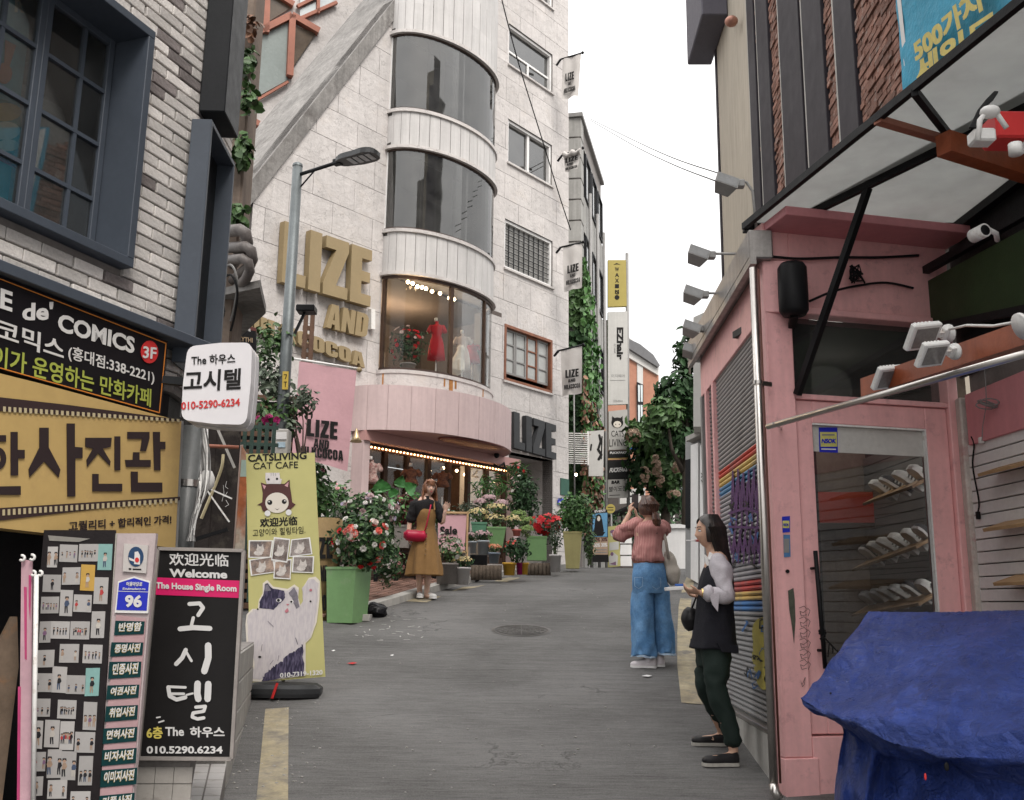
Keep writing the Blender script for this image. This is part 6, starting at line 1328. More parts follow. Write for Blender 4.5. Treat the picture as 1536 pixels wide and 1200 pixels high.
# pale walls on the right of the street end
ww=thing('white_box_wall', 'white painted box with a shallow gabled top behind the photographer', 'kiosk', atk(1015,850,16));PWX=PL(atk(1015,780,16),(1,0,0));PWX.o.z=0
board('body', PWX, [(999,792),(1036,792),(1036,858),(999,858)],1.2, WHITE, ww);board('cap', PWX, [(998,792),(1006,786),(1020,786),(1034,789),(1036,792)],1.3, WHITE, ww, off=.05)
wc=thing('white_corner_building', 'pale building with tall white pilasters just beyond the pink shop', 'building', atk(1040,850,12));PWC=PL(atk(1040,780,12),(.75,-.66,0));PWC.o.z=0
board('wall', PWC, [(1028,655),(1062,640),(1062,880),(1028,865)],4, mat('greyish_wall', (.30,.30,.30),.7, var=.1, streak=.2), wc, off=-.2)
for a, b in ((1036,1047),(1050,1062)): board('pilaster', PWC, [(a, 668),(b, 664),(b, 875),(a, 868)],.3, WHITE, wc)
polys(PWC, [[(1051,706),(1055,705),(1055,727),(1051,726)]], WINK, wc, off=.01);strokes(PWC, [([(1052,710),(1054,713),(1052,716)],1.2),([(1052,720),(1054,724)],1.2)], INK, wc, off=.012)
board('gutter', PWC, [(1029,655),(1050,645),(1050,652),(1029,662)],.3, CONCL, wc)
board('dark_recess', PWC, [(1028,690),(1036,688),(1036,792),(1028,792)],.02, DARKM, wc, off=-.17)
sh_=thing('pale_rooftop', 'pale rendered rooftop wall rising behind the pink shop eave', 'building', atk(1060,500,11));PRT=PL(atk(1060,780,11.5),(1,-.2,0));PRT.o.z=0;board('wall', PRT, [(1040,476),(1092,452),(1092,640),(1040,640)],1.5, mat('pale_render', (.52,.51,.49),.8, var=.06), sh_)
# vertical strip board hanging in the distance
mb=MB();p=atk(948,672,22);mb.box(p.x - .12, p.x + .22, p.y, p.y + .1, p.z - .04, p.z + .04,.01);tag(mb.build('blue_lamp', mat('bright_blue', (.04,.12,.40),.4)), 'small blue and white projecting lamp beside the sign stack', 'lamp')
# ================================================================ PLANTS
def leafm(name, c, c2=None, isl=.45, tr=.25):
    m=mat(name, c, .5, var=.15, vs=4, bump=0, island=isl, c2=c2);b=m.node_tree.nodes['Principled BSDF'];sv(b,'Subsurface Weight',0);sv(b,'Transmission Weight',0);return m
LF={'mid': leafm('leaf_mid_green', (.055,.112,.034)), 'dark': leafm('leaf_dark_green', (.026,.058,.023)), 'bright': leafm('leaf_bright_green', (.070,.165,.045)), 'yellowish': leafm('leaf_yellow_green', (.14,.20,.06)), 'grey': leafm('leaf_grey_green', (.10,.13,.09)), 'red': leafm('leaf_dark_red', (.13,.02,.025)), 'autumn': leafm('leaf_brownish', (.17,.085,.05))}
FLW={k: leafm('petal_' + k, c, isl=.25) for k, c in {'coral': (.62,.13,.10), 'red': (.50,.012,.018), 'white': (.60,.58,.54), 'pink': (.58,.30,.30), 'yellow': (.52,.42,.20), 'mauve': (.38,.25,.26), 'lilac': (.42,.36,.48), 'maroon': (.12,.008,.02), 'magenta': (.30,.02,.12), 'orange': (.52,.20,.10), 'blush': (.55,.42,.38), 'lime': (.22,.32,.10), 'bloom': (.30,.21,.15)}.items()}
def leaves(P, Nn, size, seed=0, asp=.5, fold=.25, droop=.2):
    """leaf blades of six vertices at points P facing about Nn"""
    q=np.random.RandomState(seed);n=len(P);d=q.normal(size=(n, 3));d=d - Nn*(d*Nn).sum(1, keepdims=True)*.6;d[:, 2] -= droop;d /= np.linalg.norm(d, axis=1, keepdims=True) + 1e-9
    s=np.cross(d, Nn);s /= np.linalg.norm(s, axis=1, keepdims=True) + 1e-9;u=np.cross(s, d);L_=(size*q.uniform(.65,1.3, n))[:, None]
    pts=[P, P + d*L_*.35 + s*L_*asp*.5 + u*L_*fold*.3, P + d*L_*.75 + s*L_*asp*.36 + u*L_*fold*.15, P + d*L_ - u*L_*.12, P + d*L_*.75 - s*L_*asp*.36 + u*L_*fold*.15, P + d*L_*.35 - s*L_*asp*.5 + u*L_*fold*.3]
    V=np.stack(pts, 1).reshape(-1,3);b=np.arange(n)[:, None]*6;F=np.concatenate([b + np.array([[0,1,2,3]]), b + np.array([[0,3,4,5]])],0);return V, F
def blob(c, r, n, seed, shell=.55, flat_=0):
    q=np.random.RandomState(seed);d=q.normal(size=(n, 3));d /= np.linalg.norm(d, axis=1, keepdims=True);rad=shell + (1 - shell)*q.uniform(size=(n, 1)) ** .6;lump=1 + .22*np.sin(d[:, :1]*5 + seed)*np.cos(d[:, 1:2]*4.3 + seed*2) + .12*np.sin(d[:, 2:]*9 + seed)
    return np.array(c) + d*rad*lump*np.array(r), d
def foliage(parent, c, r, n, size, m, seed, name='foliage', shell=.45, asp=.5, droop=.2, **k):
    P, D=blob(c, r, n, seed, shell);N_=D + np.array([0,-.35,.55]) + np.random.RandomState(seed + 9).normal(size=D.shape)*.45;N_ /= np.linalg.norm(N_, axis=1, keepdims=True)
    V, F=leaves(P, N_, size, seed + 3, asp, droop=droop);return npmesh(name, V, F, m, parent, **k)
def stems(parent, base, c, r, n, seed, m=None, rad=.004):
    q=random.Random(seed);mb=MB()
    for i in range(n):
        e=Vector(c) + Vector((q.uniform(-.8,.8)*r[0], q.uniform(-.8,.8)*r[1], q.uniform(-.3,.8)*r[2]));b=Vector(base) + Vector((q.uniform(-.03,.03), q.uniform(-.03,.03),0));mb.tube([b, b.lerp(e, .5) + Vector((q.uniform(-.03,.03),0,.03)), e],[rad*1.5, rad, rad*.6],5)
    return mb.build('stem', m or mat('stem_green', (.06,.08,.03),.7), parent)
def blooms(parent, c, r, n, size, m, seed, kind='rose', upper=0, name='flower'):
    """each bloom a whorl of petals;separate flower parts when large enough to tell apart"""
    q=np.random.RandomState(seed);P, D=blob(c, r, n, seed, .88)
    out=[]
    for i in range(n):
        d=D[i].copy();d[1]=-abs(d[1])*.9 - .2;d[2]=abs(d[2])*.7 + .15 if upper else d[2];d /= np.linalg.norm(d);p=np.array(c) + d*np.array(r)*q.uniform(.85,1.08)
        s=size*q.uniform(.75,1.2);a=Vector(d).orthogonal().normalized();b=Vector(d).cross(a);dd=Vector(d);pv=Vector(p);mb=MB();mb.smooth=False
        lay={'rose': ((7,1.0,.35),(6,.72,.75),(4,.42,1.05)), 'daisy': ((9,1.0,.25),), 'pom': ((9,1.0,.15),(8,.8,.6),(6,.5,.95)), 'poin': ((6,1.1,.12),(5,.65,.35))}[kind]
        for kk, rr, h in lay:
            for j in range(kk):
                w=6.283*(j + .5*(rr < .9)) / kk + q.uniform(-.15,.15);u=a*math.cos(w) + b*math.sin(w);v=dd.cross(u)*s*rr*(.42 if kind != 'poin' else .28);r0=pv + dd*s*h*.2;t=r0 + u*s*rr*.55;e=r0 + u*s*rr*(.75 if kind == 'rose' else 1) + dd*s*h*.35
                mb.add([r0, t - v + dd*s*.08*h, e - v*.3, e + v*.3, t + v + dd*s*.08*h],[(0,1,2,3,4)])
        out.append(mb)
    if n <= 26 and size > .028:
        for mb in out: mb.build(name, m, parent)
    else:
        al=MB()
        for mb in out: b=len(al.v);al.v += mb.v;al.f += [tuple(x + b for x in f) for f in mb.f];al.mi += mb.mi;al.sm += mb.sm
        al.build(name, m, parent, kind='stuff')
def pot(parent, X, Y0, Y1, W0, W1, d, m, sides=20, rim=.012, square=False, ribs=0, yaw=.5):
    """pot from its pixel top, bottom and widths, standing at distance d"""
    t, b=atk(X, Y0, d), atk(X, Y1, d);r0, r1=W0*d / 1144/2, W1*d / 1144/2
    if square: r0 *= 1.15;r1 *= 1.15
    n=4 if square else sides;h=t.z - b.z;pr=[(0,0),(r1,0)]
    if ribs: 
        for i in range(ribs): z=h*(i + .2) / ribs;rr=r1 + (r0 - r1)*z / h;pr += [(rr, z),(rr*1.03, z + h*.4 / ribs),(rr, z + h*.7 / ribs)]
    pr += [(r0, h - .03),(r0 + rim, h - .03),(r0 + rim, h),(r0 - .012, h),(r0 - .015, h - .05),(0, h - .05)]
    c=Vector((t.x, t.y, b.z));mb=MB(Matrix.Translation(c) @ Matrix.Rotation(yaw if square else 0,4, 'Z'));mb.smooth=False;mb.lathe(pr, (0,0,0), n);
    if square: mb.sm=[False]*len(mb.sm)
    mb.build('pot', m, parent);mb=MB();mb.lathe([(0,0),(max(.02, r0 - .016),0)], c + Vector((0,0, h - .045)), n, a0=yaw if square else 0, a1=6.28318 + (yaw if square else 0));mb.build('soil', mat('soil', (.025,.018,.013),.95, bump=.8, bs=60), parent);return c, h
PG_=mat('green_plastic_pot', (.17,.31,.13),.45, var=.1, vs=3, bump=.05, stain=(.25,.32,.20), stains=4);PGD=mat('teal_green_pot', (.10,.24,.15),.45, var=.1);PCR=mat('olive_cream_pot', (.38,.34,.15),.5, var=.08, streak=.08);PWH=mat('white_plastic_pot', (.46,.44,.43),.5, var=.1, stain=(.3,.27,.24), stains=8);PYE=mat('yellow_pot', (.50,.28,.03),.5, var=.1);PMA=mat('magenta_pot', (.28,.01,.10),.5, var=.1);PBL=mat('grey_blue_pot', (.17,.21,.26),.5, var=.12);PGR=mat('stone_grey_pot', (.22,.20,.185),.8, var=.2, bump=.3)
def potted(name, label, X, Y, W, H, d, leaf, size, n, seed, potspec=None, flowers=(), group=None, cat='potted plant', asp=.5, shell=.4, droop=.2):
    """foliage ellipse centred at a view point with a width and height in pixels"""
    c=atk(X, Y, d);r=(W / 2*d / 1144, min(W, H*1.3) / 2*d / 1144, H / 2*d / 1144)
    base=atk(X, (potspec['Y0'] if potspec else Y + H / 2), d);t=thing(name, label, cat, (base.x, base.y, atk(X, potspec['Y1'], d).z if potspec else base.z), group=group)
    if potspec: ps_=dict(potspec);ps_.setdefault('X', X);pot(t, d=d, **ps_)
    for i, lf in enumerate(leaf if isinstance(leaf, (list, tuple)) else [leaf]): foliage(t, c, r, n, size, LF[lf], seed + i*31, asp=asp, shell=shell, droop=droop)
    stems(t, base, c, r, 12, seed)
    for (k, nn, sz, kind, up) in flowers: blooms(t, c, tuple(x*1.02 for x in r), nn, sz, FLW[k], seed + len(k), kind, up)
    return t
potted('planter', 'square green planter full of coral roses, nearest to the yellow banner', 545,812,100,84,9.1,['mid', 'dark'],.075,560,1, dict(X=524, Y0=851, Y1=934, W0=60, W1=52, m=PG_, square=True, yaw=.42),(('coral', 11,.062, 'rose', 0),('red', 5,.05, 'rose', 0),('white', 22,.034, 'pom', 0),('blush', 6,.05, 'pom', 0)))
mb=MB();[mb.box(atk(X, 936,9.1).x - .09, atk(X, 936,9.1).x + .09,9.1*K, 9.1*K + .4, zg(9.3*K) - .04, zg(9.3*K) + .04,.006) for X in (502,542)];tag(mb.build('support_bricks', CONCL), 'two flat blocks propping up the square green planter', 'bricks', kind='stuff')
potted('shrub', 'leafy green shrub with dark red roses standing behind the banner', 462,742,78,110,9.6,['mid', 'bright'],.11,420,7, dict(X=484, Y0=800, Y1=905, W0=36, W1=34, m=PGR),(('maroon', 5,.05, 'rose', 1),('pink', 3,.04, 'rose', 0)), cat='shrub')
bp_=thing('paper_barrel', 'tall brown cardboard barrel printed LIZE AND MILKCOCOA beside the yellow banner', 'barrel', atk(487,932,9.25));c_=atk(484,932,9.25);hb_=atk(484,778,9.25).z - c_.z;mb=MB();mb.lathe([(0,0),(.17,0),(.185, hb_),(.175, hb_),(.17, hb_ - .05)], c_, 24);mb.build('tube', mat('kraft_card', (.20,.135,.06),.8, var=.2, bump=.2), bp_)
PBR=PL(c_ + Vector((0,-.188,0)),(1,0,0));PBR.o.z=0;block_word('LIZE', PBR, (462,838),(499,838),(462,806), INK, bp_, .002,.006, joined=True);block_word('AND', PBR, (474,872),(492,872),(474,848), INK, bp_, .002,.006, joined=True);block_word('COCOA', PBR, (478,916),(508,916),(478,892), INK, bp_, .002,.006, joined=True)
potted('white_flower_shrub', 'loose shrub dotted with small white and lilac blossoms above the coral roses', 548,770,108,60,10.1,['mid', 'dark'],.07,650,13, None, (('white', 46,.032, 'pom', 0),('lilac', 22,.03, 'daisy', 0),('mauve', 10,.05, 'pom', 0)), cat='shrub')
potted('trailing_plant', 'trailing plant with tiny pale flowers hanging beside the square green planter', 580,842,38,70,9.9, 'dark', .05,420,17, None, (('white', 34,.018, 'daisy', 0),('mauve', 14,.02, 'daisy', 0)), cat='plant')
t=potted('coleus', 'red and green leafed plant in the ribbed green pot beside the big leaves', 612,768,60,54,11.4,['bright', 'red'],.10,230,19, dict(X=579, Y0=786, Y1=824, W0=32, W1=27, m=PG_, ribs=9),(('blush', 4,.06, 'pom', 0),))
for lb_, X, Y, W, H, d, lf, fl_ in (('low azalea with pink and white flowers under the plant bench', 588,846,46,40,10.9, 'mid', 'pink'),('leafy croton tucked behind the posing woman\'s elbow', 603,795,40,36,11.6,['mid', 'red'], 'coral'),('bushy green plant filling the gap behind the sale board', 668,780,40,34,12.2,['bright', 'dark'], 'white'),('spreading fern between the banner and the coral roses', 505,752,44,60,10.6,['bright', 'mid'], 'pink')): potted('leafy_plant', lb_, X, Y, W, H, d, lf, .075,200, X, None, ((fl_, 12,.03, 'pom', 0),), cat='plant')
t=thing('grey_planter', 'plain stone grey square planter beside the ribbed green pot', 'planter', atk(603,822,11.3));pot(t, 604,788,822,28,24,11.3, PGR, square=True, yaw=.78)
# elephant ear with big single leaves
el=thing('elephant_ear', 'elephant ear plant with large glossy green leaves above the flowers', 'plant', atk(595,780,11.2));bb_=atk(595,785,11.2);BGL=mat('glossy_leaf', (.05,.17,.045),.35, var=.45, vs=7, bump=.5, bs=9)
for k, (X, Y, L_, W_, ang, tilt) in enumerate(((572,728,.40,.32,100,.2),(588,738,.30,.2,120,.5),(602,722,.36,.22,75,.6),(618,732,.36,.27,35,.3),(622,748,.34,.16,5,.8),(606,750,.28,.18,40,.9),(585,757,.34,.2,185,.9),(562,745,.22,.16,150,.5))):
    L_ *= .52;W_ *= .8;c=atk(X, Y, 11.2 + (k % 3)*.12);w=R(ang);dx=Vector((math.cos(w),-.25, math.sin(w))).normalized();sd_=dx.cross(Vector((0,-1, tilt)).normalized()).normalized();up_=sd_.cross(dx);mb=MB();mb.smooth=True;ns=10;vs=[];fs=[]
    for i in range(ns + 1):
        t_=i / ns;wd=max(0, math.sin(math.pi*t_ ** .58)) ** .8*(.56 - .1*t_)
        for j in range(7): s=(j - 3) / 3;vs.append(c + dx*(t_ - .5)*L_ + sd_*s*wd*W_*1.05 + up_*(abs(s)*.035 - .10*t_*t_*L_ + .012*math.sin(t_*26)*abs(s)))
    for i in range(ns):
        for j in range(6): a=i*7 + j;fs.append((a, a + 1, a + 8, a + 7))
    mb.add(vs, fs);mb.build('leaf', BGL, el);mb=MB();mb.tube([bb_, bb_.lerp(c, .6) + Vector((0,0,.03)), c - dx*L_*.45],[.012,.009,.006],6);mb.build('stem', mat('stem_green', (.06,.08,.03)), el)
# ---- right of the posing woman
potted('white_bouquet', 'white and blush flowers in a stone pot at the foot of the sale board', 676,822,44,50,11.1, 'mid', .06,240,23, dict(X=672, Y0=845, Y1=876, W0=36, W1=32, m=PGR),(('white', 12,.05, 'rose', 0),('blush', 7,.045, 'rose', 0)))
potted('yellow_chrysanthemum', 'small white pot of pale yellow chrysanthemums at the kerb beside the wheel', 694,843,34,18,11.1, 'dark', .045,260,29, dict(Y0=851, Y1=877, W0=23, W1=18, m=PWH),(('yellow', 60,.015, 'daisy', 1),))
MUM='pots of pale yellow chrysanthemums on the stand'
for k, (X, Y, W, lb_) in enumerate(((717,772,34, 'left mound of pale yellow chrysanthemums above the teal pot'),(745,764,32, 'upper mound of pale yellow chrysanthemums below the pink hydrangeas'),(742,780,36, 'lower mound of yellow chrysanthemums in the tapered green pot'),(769,782,26, 'right mound of yellow chrysanthemums beside the lime sedum'))):
    potted('chrysanthemum', lb_, X, Y, W, 20,12.6, 'mid', .05,200,41 + k, [dict(X=719, Y0=784, Y1=800, W0=28, W1=24, m=PGD, square=True, yaw=.78), None, dict(X=745, Y0=791, Y1=822, W0=34, W1=22, m=PG_, square=True, yaw=.78), dict(X=775, Y0=794, Y1=804, W0=12, W1=10, m=mat('coral_pot', (.45,.12,.10),.5))][k],(('yellow', 80,.015, 'daisy', 1),), group=MUM)
for k, (X, Y, W) in enumerate(((723,755,28),(734,749,22),(752,757,22))): potted('hydrangea', ['left', 'highest', 'right'][k] + ' dusty pink hydrangea head above the yellow mounds', X, Y, W, 15,13.0, 'mid', .05,60,50 + k, None, (('mauve', 70,.022, 'daisy', 1),), cat='flower')
potted('mauve_flowers', 'white bucket of small mauve flowers below the teal pot', 723,803,30,15,12.2, 'dark', .04,160,57, dict(X=725, Y0=811, Y1=832, W0=18, W1=15, m=mat('pale_blue_bucket', (.30,.34,.37),.4, var=.1)),(('mauve', 30,.022, 'daisy', 1),));potted('mauve_flowers', 'small white bucket of mauve flowers just behind the sale board', 707,805,14,14,12.4, 'dark', .04,80,58, dict(X=709, Y0=812, Y1=830, W0=11, W1=10, m=mat('pale_blue_bucket', (.30,.34,.37))),(('mauve', 12,.022, 'daisy', 1),))
potted('palm', 'feathery palm in front of the shop window', 735,732,52,40,13.6,['bright'],.17,150,61, None, (), asp=.09, droop=.1, cat='plant')
potted('fern', 'hanging fern with red tips at the corner of the side entrance', 776,707,34,28,14.2,['bright', 'mid'],.13,130,63, None, (('red', 8,.03, 'poin', 0),), asp=.12, droop=.4, cat='plant')
potted('tall_bush', 'tall dark bush with scattered white flowers before the side entrance', 784,747,50,82,14.0,['dark', 'dark'],.075,700,67, None, (('white', 8,.04, 'rose', 0),('mauve', 5,.035, 'daisy', 0)), cat='bush', shell=.2)
potted('silver_plant', 'feathery silver green plant behind the sale board', 702,762,30,20,13.0, 'grey', .13,90,69, None, (), asp=.12, cat='plant')
for k, (X, Y, W) in enumerate(((778,774,24),(788,783,26),(790,797,22))): potted('sedum', ['back', 'middle', 'front'][k] + ' lime green sedum between the yellow flowers and the poinsettia', X, Y, W, 18,13.2 - k*.1, 'yellowish', .035,150,71 + k, None, (('lime', 60,.02, 'pom', 1),), cat='plant', group='lime sedum mounds')
potted('poinsettia', 'bright red poinsettia in the wide green planter', 820,787,52,34,13.6, 'dark', .07,160,77, dict(X=805, Y0=805, Y1=841, W0=36, W1=36, m=PG_, square=True, yaw=.78),(('red', 34,.065, 'poin', 0),))
potted('cyclamen', 'dark leafed plant with coral buds in the yellow and magenta pots', 775,823,38,34,11.9,['dark', 'dark'],.065,220,79, dict(X=764, Y0=844, Y1=863, W0=19, W1=16, m=PYE),(('coral', 7,.03, 'rose', 1),))
for X, m_, lb_ in ((780, PMA, 'magenta pot between the two yellow pots'),(787, PYE, 'narrow yellow pot at the right of the magenta pot')): t=thing('pot', lb_, 'pot', atk(X, 862,12.0));pot(t, X, 844,862,11,9,12.0, m_)
potted('orange_kalanchoe', 'small orange flowers in the grey blue pot on the step', 741,822,22,14,12.2, 'mid', .035,140,83, dict(X=741, Y0=829, Y1=845, W0=17, W1=13, m=PBL),(('orange', 24,.02, 'daisy', 1),))
potted('variegated_shrub', 'dark narrow shrub in the white bucket with green brush marks', 833,798,22,60,12.7,['dark', 'grey'],.06,200,87, dict(X=833, Y0=832, Y1=858, W0=17, W1=15, m=PWH),(('red', 3,.05, 'poin', 1),), asp=.3)
t=potted('round_bush', 'fresh green bush in the tall tapered cream planter', 862,770,50,66,13.5,['bright', 'mid'],.075,950,91, dict(X=859, Y0=798, Y1=853, W0=34, W1=24, m=PCR, square=True, yaw=.70),(), shell=.3)
potted('trailing_bush', 'trailing leafy stems behind the cream planter', 885,815,18,64,15.0, 'mid', .06,260,93, None, (), cat='plant')
# stumps, black boxes, wheel, bag, board
STP=mat('bark_log', (.11,.085,.065),.9, var=.4, vs=12, bump=.8, bs=25)
def stump(X0, X1, Y0, Y1, d, label):
    t=thing('log_edging', label, 'logs', atk((X0 + X1) / 2, Y1, d));n=max(2, round((X1 - X0) / 6))
    for i in range(n): x=X0 + (X1 - X0)*(i + .5) / n;b=atk(x, Y1, d);h=atk(x, Y0, d).z - b.z;mb=MB();mb.lathe([(0,0),(.038,0),(.035, h*.5),(.037, h),(0, h + .004)], b + Vector((0, rnd.uniform(-.01,.01),-.03)),9);mb.build('log', STP, t)
stump(706,752,845,867,11.8, 'row of short upright logs edging the bed left of the yellow pot');stump(790,826,842,861,12.8, 'row of short upright logs under the wide green planter')
mb=MB();c_=atk(718,838,12.6);mb.box(c_.x - .16, c_.x + .14, c_.y - .1, c_.y + .2, c_.z - .1, c_.z + .06,.01);tag(mb.build('black_crate', BLACK), 'black crate under the buckets of mauve flowers', 'crate')
bs_=thing('plant_bench', 'dark slatted bench carrying the pots behind the posing woman', 'bench', atk(590,880,10.2));ba, bb2=atk(562,828,11.2), atk(655,828,11.6)
for k in range(3): mb=MB();o=Vector((0,.12*k, 0));mb.bar(Vector((ba.x, ba.y, ba.z)) + o, Vector((bb2.x, bb2.y, ba.z)) + o, .09,.03);mb.build('slat', WOODB, bs_)
for s in (.03,.35,.68,.97):
    p=ba.lerp(bb2, s);mb=MB();mb.box(p.x - .03, p.x + .03, p.y, p.y + .06, zg(p.y), ba.z, .004);mb.build('leg', BLACK, bs_)
BRW=mat('dark_red_brick', (.085,.055,.042),.9, var=.3, rand=.3, bump=.5);bw=thing('brick_bed', 'low dark brick bed wall behind the plant bench', 'wall', atk(600,885,10.8));PBW2=PL(Vector((atk(600,880,11.6).x, 11.6*K, 0)),(.93,.36,0));q0=PBW2.hit(505,860)[0];q1=PBW2.hit(705,860)[0];bk=None
mb=MB(PBW2.M);bz1=PBW2.hit(600,882)[1];mb.box(q0, q1, bz1 - .3, bz1 + .65,-.4,-.01);mb.build('core', MORT, bw)
for j in range(7):
    u=q0 + (j % 2)*.1
    while u < q1 - .2:
        if bk is None: mb=MB();mb.box(0,.19,0,.085,-.03,0,.004);bk=mb.build('brick', BRW, bw, world=False);o=bk
        else: o=link('brick', bk.data, bw)
        o.matrix_basis=wm(bw).inverted() @ PBW2.M @ Matrix.Translation((u, bz1 - .02 + j*.095, rnd.uniform(0,.006)));u += .2
wh=thing('cart_wheel', 'small black spoked trolley wheel behind the white chrysanthemum pot', 'wheel', atk(711,872,11.9));c_=atk(711,860,11.9);Mw=Matrix.Translation(c_) @ Matrix.Rotation(math.pi / 2,4, 'X') @ Matrix.Rotation(.35,4, 'Y');mb=MB(Mw);rr_=.125;mb.tube([(rr_*math.cos(w), rr_*math.sin(w),0) for w in [k*6.2832/20 for k in range(21)]],.016,6);mb.build('tyre', BLACK, wh);mb=MB(Mw);mb.lathe([(0,-.02),(.03,-.02),(.03,.02),(0,.02)],(0,0,0),10);[mb.bar((0,0,0),(.115*math.cos(k*1.047),.115*math.sin(k*1.047),0),.012,.012) for k in range(6)];mb.build('rim', GREY, wh)
mb=MB();mb.smooth=True;c_=gnd(563,926) + Vector((0,.05,.06));mb.ball(c_, .13,26,18,(1,.9,.75));mb.v=[tuple(Vector(v) + noise.noise_vector(Vector(v)*9)*.07 + noise.noise_vector(Vector(v)*25)*.02) for v in mb.v];mb.v=[(a, b, max(c, zg(b) + .003)) for a, b, c in mb.v];tag(mb.build('rubbish_bag', mat('black_polythene', (.012,.012,.014),.22, bump=.4, bs=30)), 'crumpled black plastic bag on the road beside the green planter', 'bag')
es=thing('sale_board', 'wood framed easel board with a pink face reading Sale', 'signboard', atk(685,865,11.5));PES=PL(Vector((atk(683,800,11.5).x, 11.5*K, 0)),(1,.12,0),(0,.12,1))
board('face', PES, [(657,771),(700,772),(697,825),(657,824)],.01, BPK, es, off=-.01)
for a, b in (((654,768.5),(703,769.5)),((701.5,769),(700,834)),((655,828),(700,828))): mb=MB();mb.bar(PES.px(*a), PES.px(*b),.03,.035, PES.N);mb.build('frame', WOODL, es)
mb=MB();mb.bar(PES.px(701,825), PES.px(699,862),.03,.04, PES.N);mb.build('leg', WOODL, es);mb=MB();mb.bar(PES.px(660,825), PES.px(660,864),.03,.04, PES.N);mb.build('leg', WOODL, es);text('Sale', PES, (660,802),(686,801.5),(660,789.5), INK, es, bold=.035)
# hydrant-like small items
for k, (X, Y) in enumerate(((705,745),(792,868))): pass
# ---- climbing rose on the lamp post and trellis
cr_t=thing('climbing_rose', 'climbing rose with magenta flowers tangled round the lamp post and trellis', 'climber', atk(425,690,8.4));q_=0
for (X, Y, W, H, n_) in ((410,510,60,60,190),(405,570,70,70,260),(415,620,84,60,300),(455,600,50,44,130),(385,540,50,60,120),(440,640,40,26,60)): c=atk(X, Y, 8.35);q_ += 1;foliage(cr_t, c, (W / 2*.0073,.25, H / 2*.0073), n_, .085, LF['mid' if q_ % 2 else 'grey'],100 + q_, shell=.1)
blooms(cr_t, atk(402,632,8.2),(.16,.1,.06),9,.05, FLW['magenta'],110, 'rose');stems(cr_t, atk(450,690,8.3), atk(440,610,8.3),(.2,.1,.4),7,5, mat('brown_stem', (.07,.05,.04),.8),.007)
# ---- ivy on the grey building and on the brown column
iv=thing('ivy', 'dense green ivy covering the lower grey building front', 'ivy', PI_.pt(1,2.4))
def ivy(parent, pl, px0, n, size, m, seed, off=.12):
    q=np.random.RandomState(seed);pts=[];poly=px0
    def inside(x, y):
        c=False
        for i in range(len(poly)):
            (x1, y1),(x2, y2)=poly[i], poly[i - 1]
            if (y1 > y) != (y2 > y) and x < (x2 - x1)*(y - y1) / (y2 - y1) + x1: c=not c
        return c
    xs=[p[0] for p in poly];ys_=[p[1] for p in poly]
    while len(pts) < n:
        x, y=q.uniform(min(xs), max(xs)), q.uniform(min(ys_), max(ys_))
        if inside(x, y) and noise.noise(Vector((x*.06, y*.045, seed))) > -.42 + .3*q.uniform(): pts.append(tuple(pl.px(x, y, off*q.uniform(.2,1.4))))
    P=np.array(pts);N_=np.tile(np.array(pl.N),(n, 1)) + q.normal(size=(n, 3))*.5 + np.array([0,0,.3]);N_ /= np.linalg.norm(N_, axis=1, keepdims=True);V, F=leaves(P, N_, size, seed, .85, droop=1.2);return npmesh('foliage', V, F, m, parent)
ivy(iv, PIF, [(852,420),(866,390),(880,400),(878,760),(852,760)],2300,.16, LF['mid'],3);ivy(iv, PI_, [(876,380),(886,420),(893,480),(899,560),(902,700),(905,760),(874,770)],2800,.17, LF['bright'],4);ivy(iv, PIF, [(852,500),(878,480),(882,770),(852,770)],900,.16, LF['dark'],5,.25);ivy(iv, PI_, [(874,560),(904,640),(906,790),(874,800)],900,.15, LF['autumn'],6,.2)
gs=thing('ivy', 'clumps of ivy hanging down the brown column beside the fascia box', 'ivy', PAC.px(365,200));
for k, (X, Y, W, H, n_) in enumerate(((372,90,22,70,60),(372,150,24,60,60),(364,225,30,60,110),(355,320,34,48,90),(378,40,20,50,30))): c=atk(X, Y, 6.5);foliage(gs, c, (W / 2*.0057,.12, H / 2*.0057), n_, .085, LF['mid' if k != 4 else 'autumn'],130 + k, shell=.1, asp=.8, droop=.8)
# ---- street tree with pale blossoms, and darker trees behind
def tree(label, blobs, d, seed, leaf, size, trunk, flowers=()):
    t=thing('tree', label, 'tree', atk(trunk, 850, d));b=atk(trunk, 856, d);mb=MB();q=random.Random(seed)
    c0=atk(blobs[0][0], blobs[0][1], d);mb.tube([b, b.lerp(c0,.5) + Vector((.1,0,0)), c0],[.16,.12,.06],10)
    for (X, Y, W, H, n_) in blobs: c=atk(X, Y, d + q.uniform(-.5,.5));mb.tube([b.lerp(c0,.55), b.lerp(c, .75) + Vector((0,0,.1)), c],[.07,.05,.02],6)
    mb.build('trunk', mat('bark', (.06,.05,.04),.9, bump=.6), t)
    for k, (X, Y, W, H, n_) in enumerate(blobs): c=atk(X, Y, d + q.uniform(-.6,.6));foliage(t, c, (W / 2*d / 1144, W / 2.4*d / 1144, H / 2*d / 1144), n_, size, LF[leaf[k % len(leaf)]], seed + k*7, name='crown', shell=.3, droop=.5)
    for (X, Y, W, H, n_) in flowers: c=atk(X, Y, d - 1);blooms(t, c, (W / 2*d / 1144,.25, H / 2*d / 1144), n_, .06, FLW['bloom'], seed + X, 'pom')
    return t
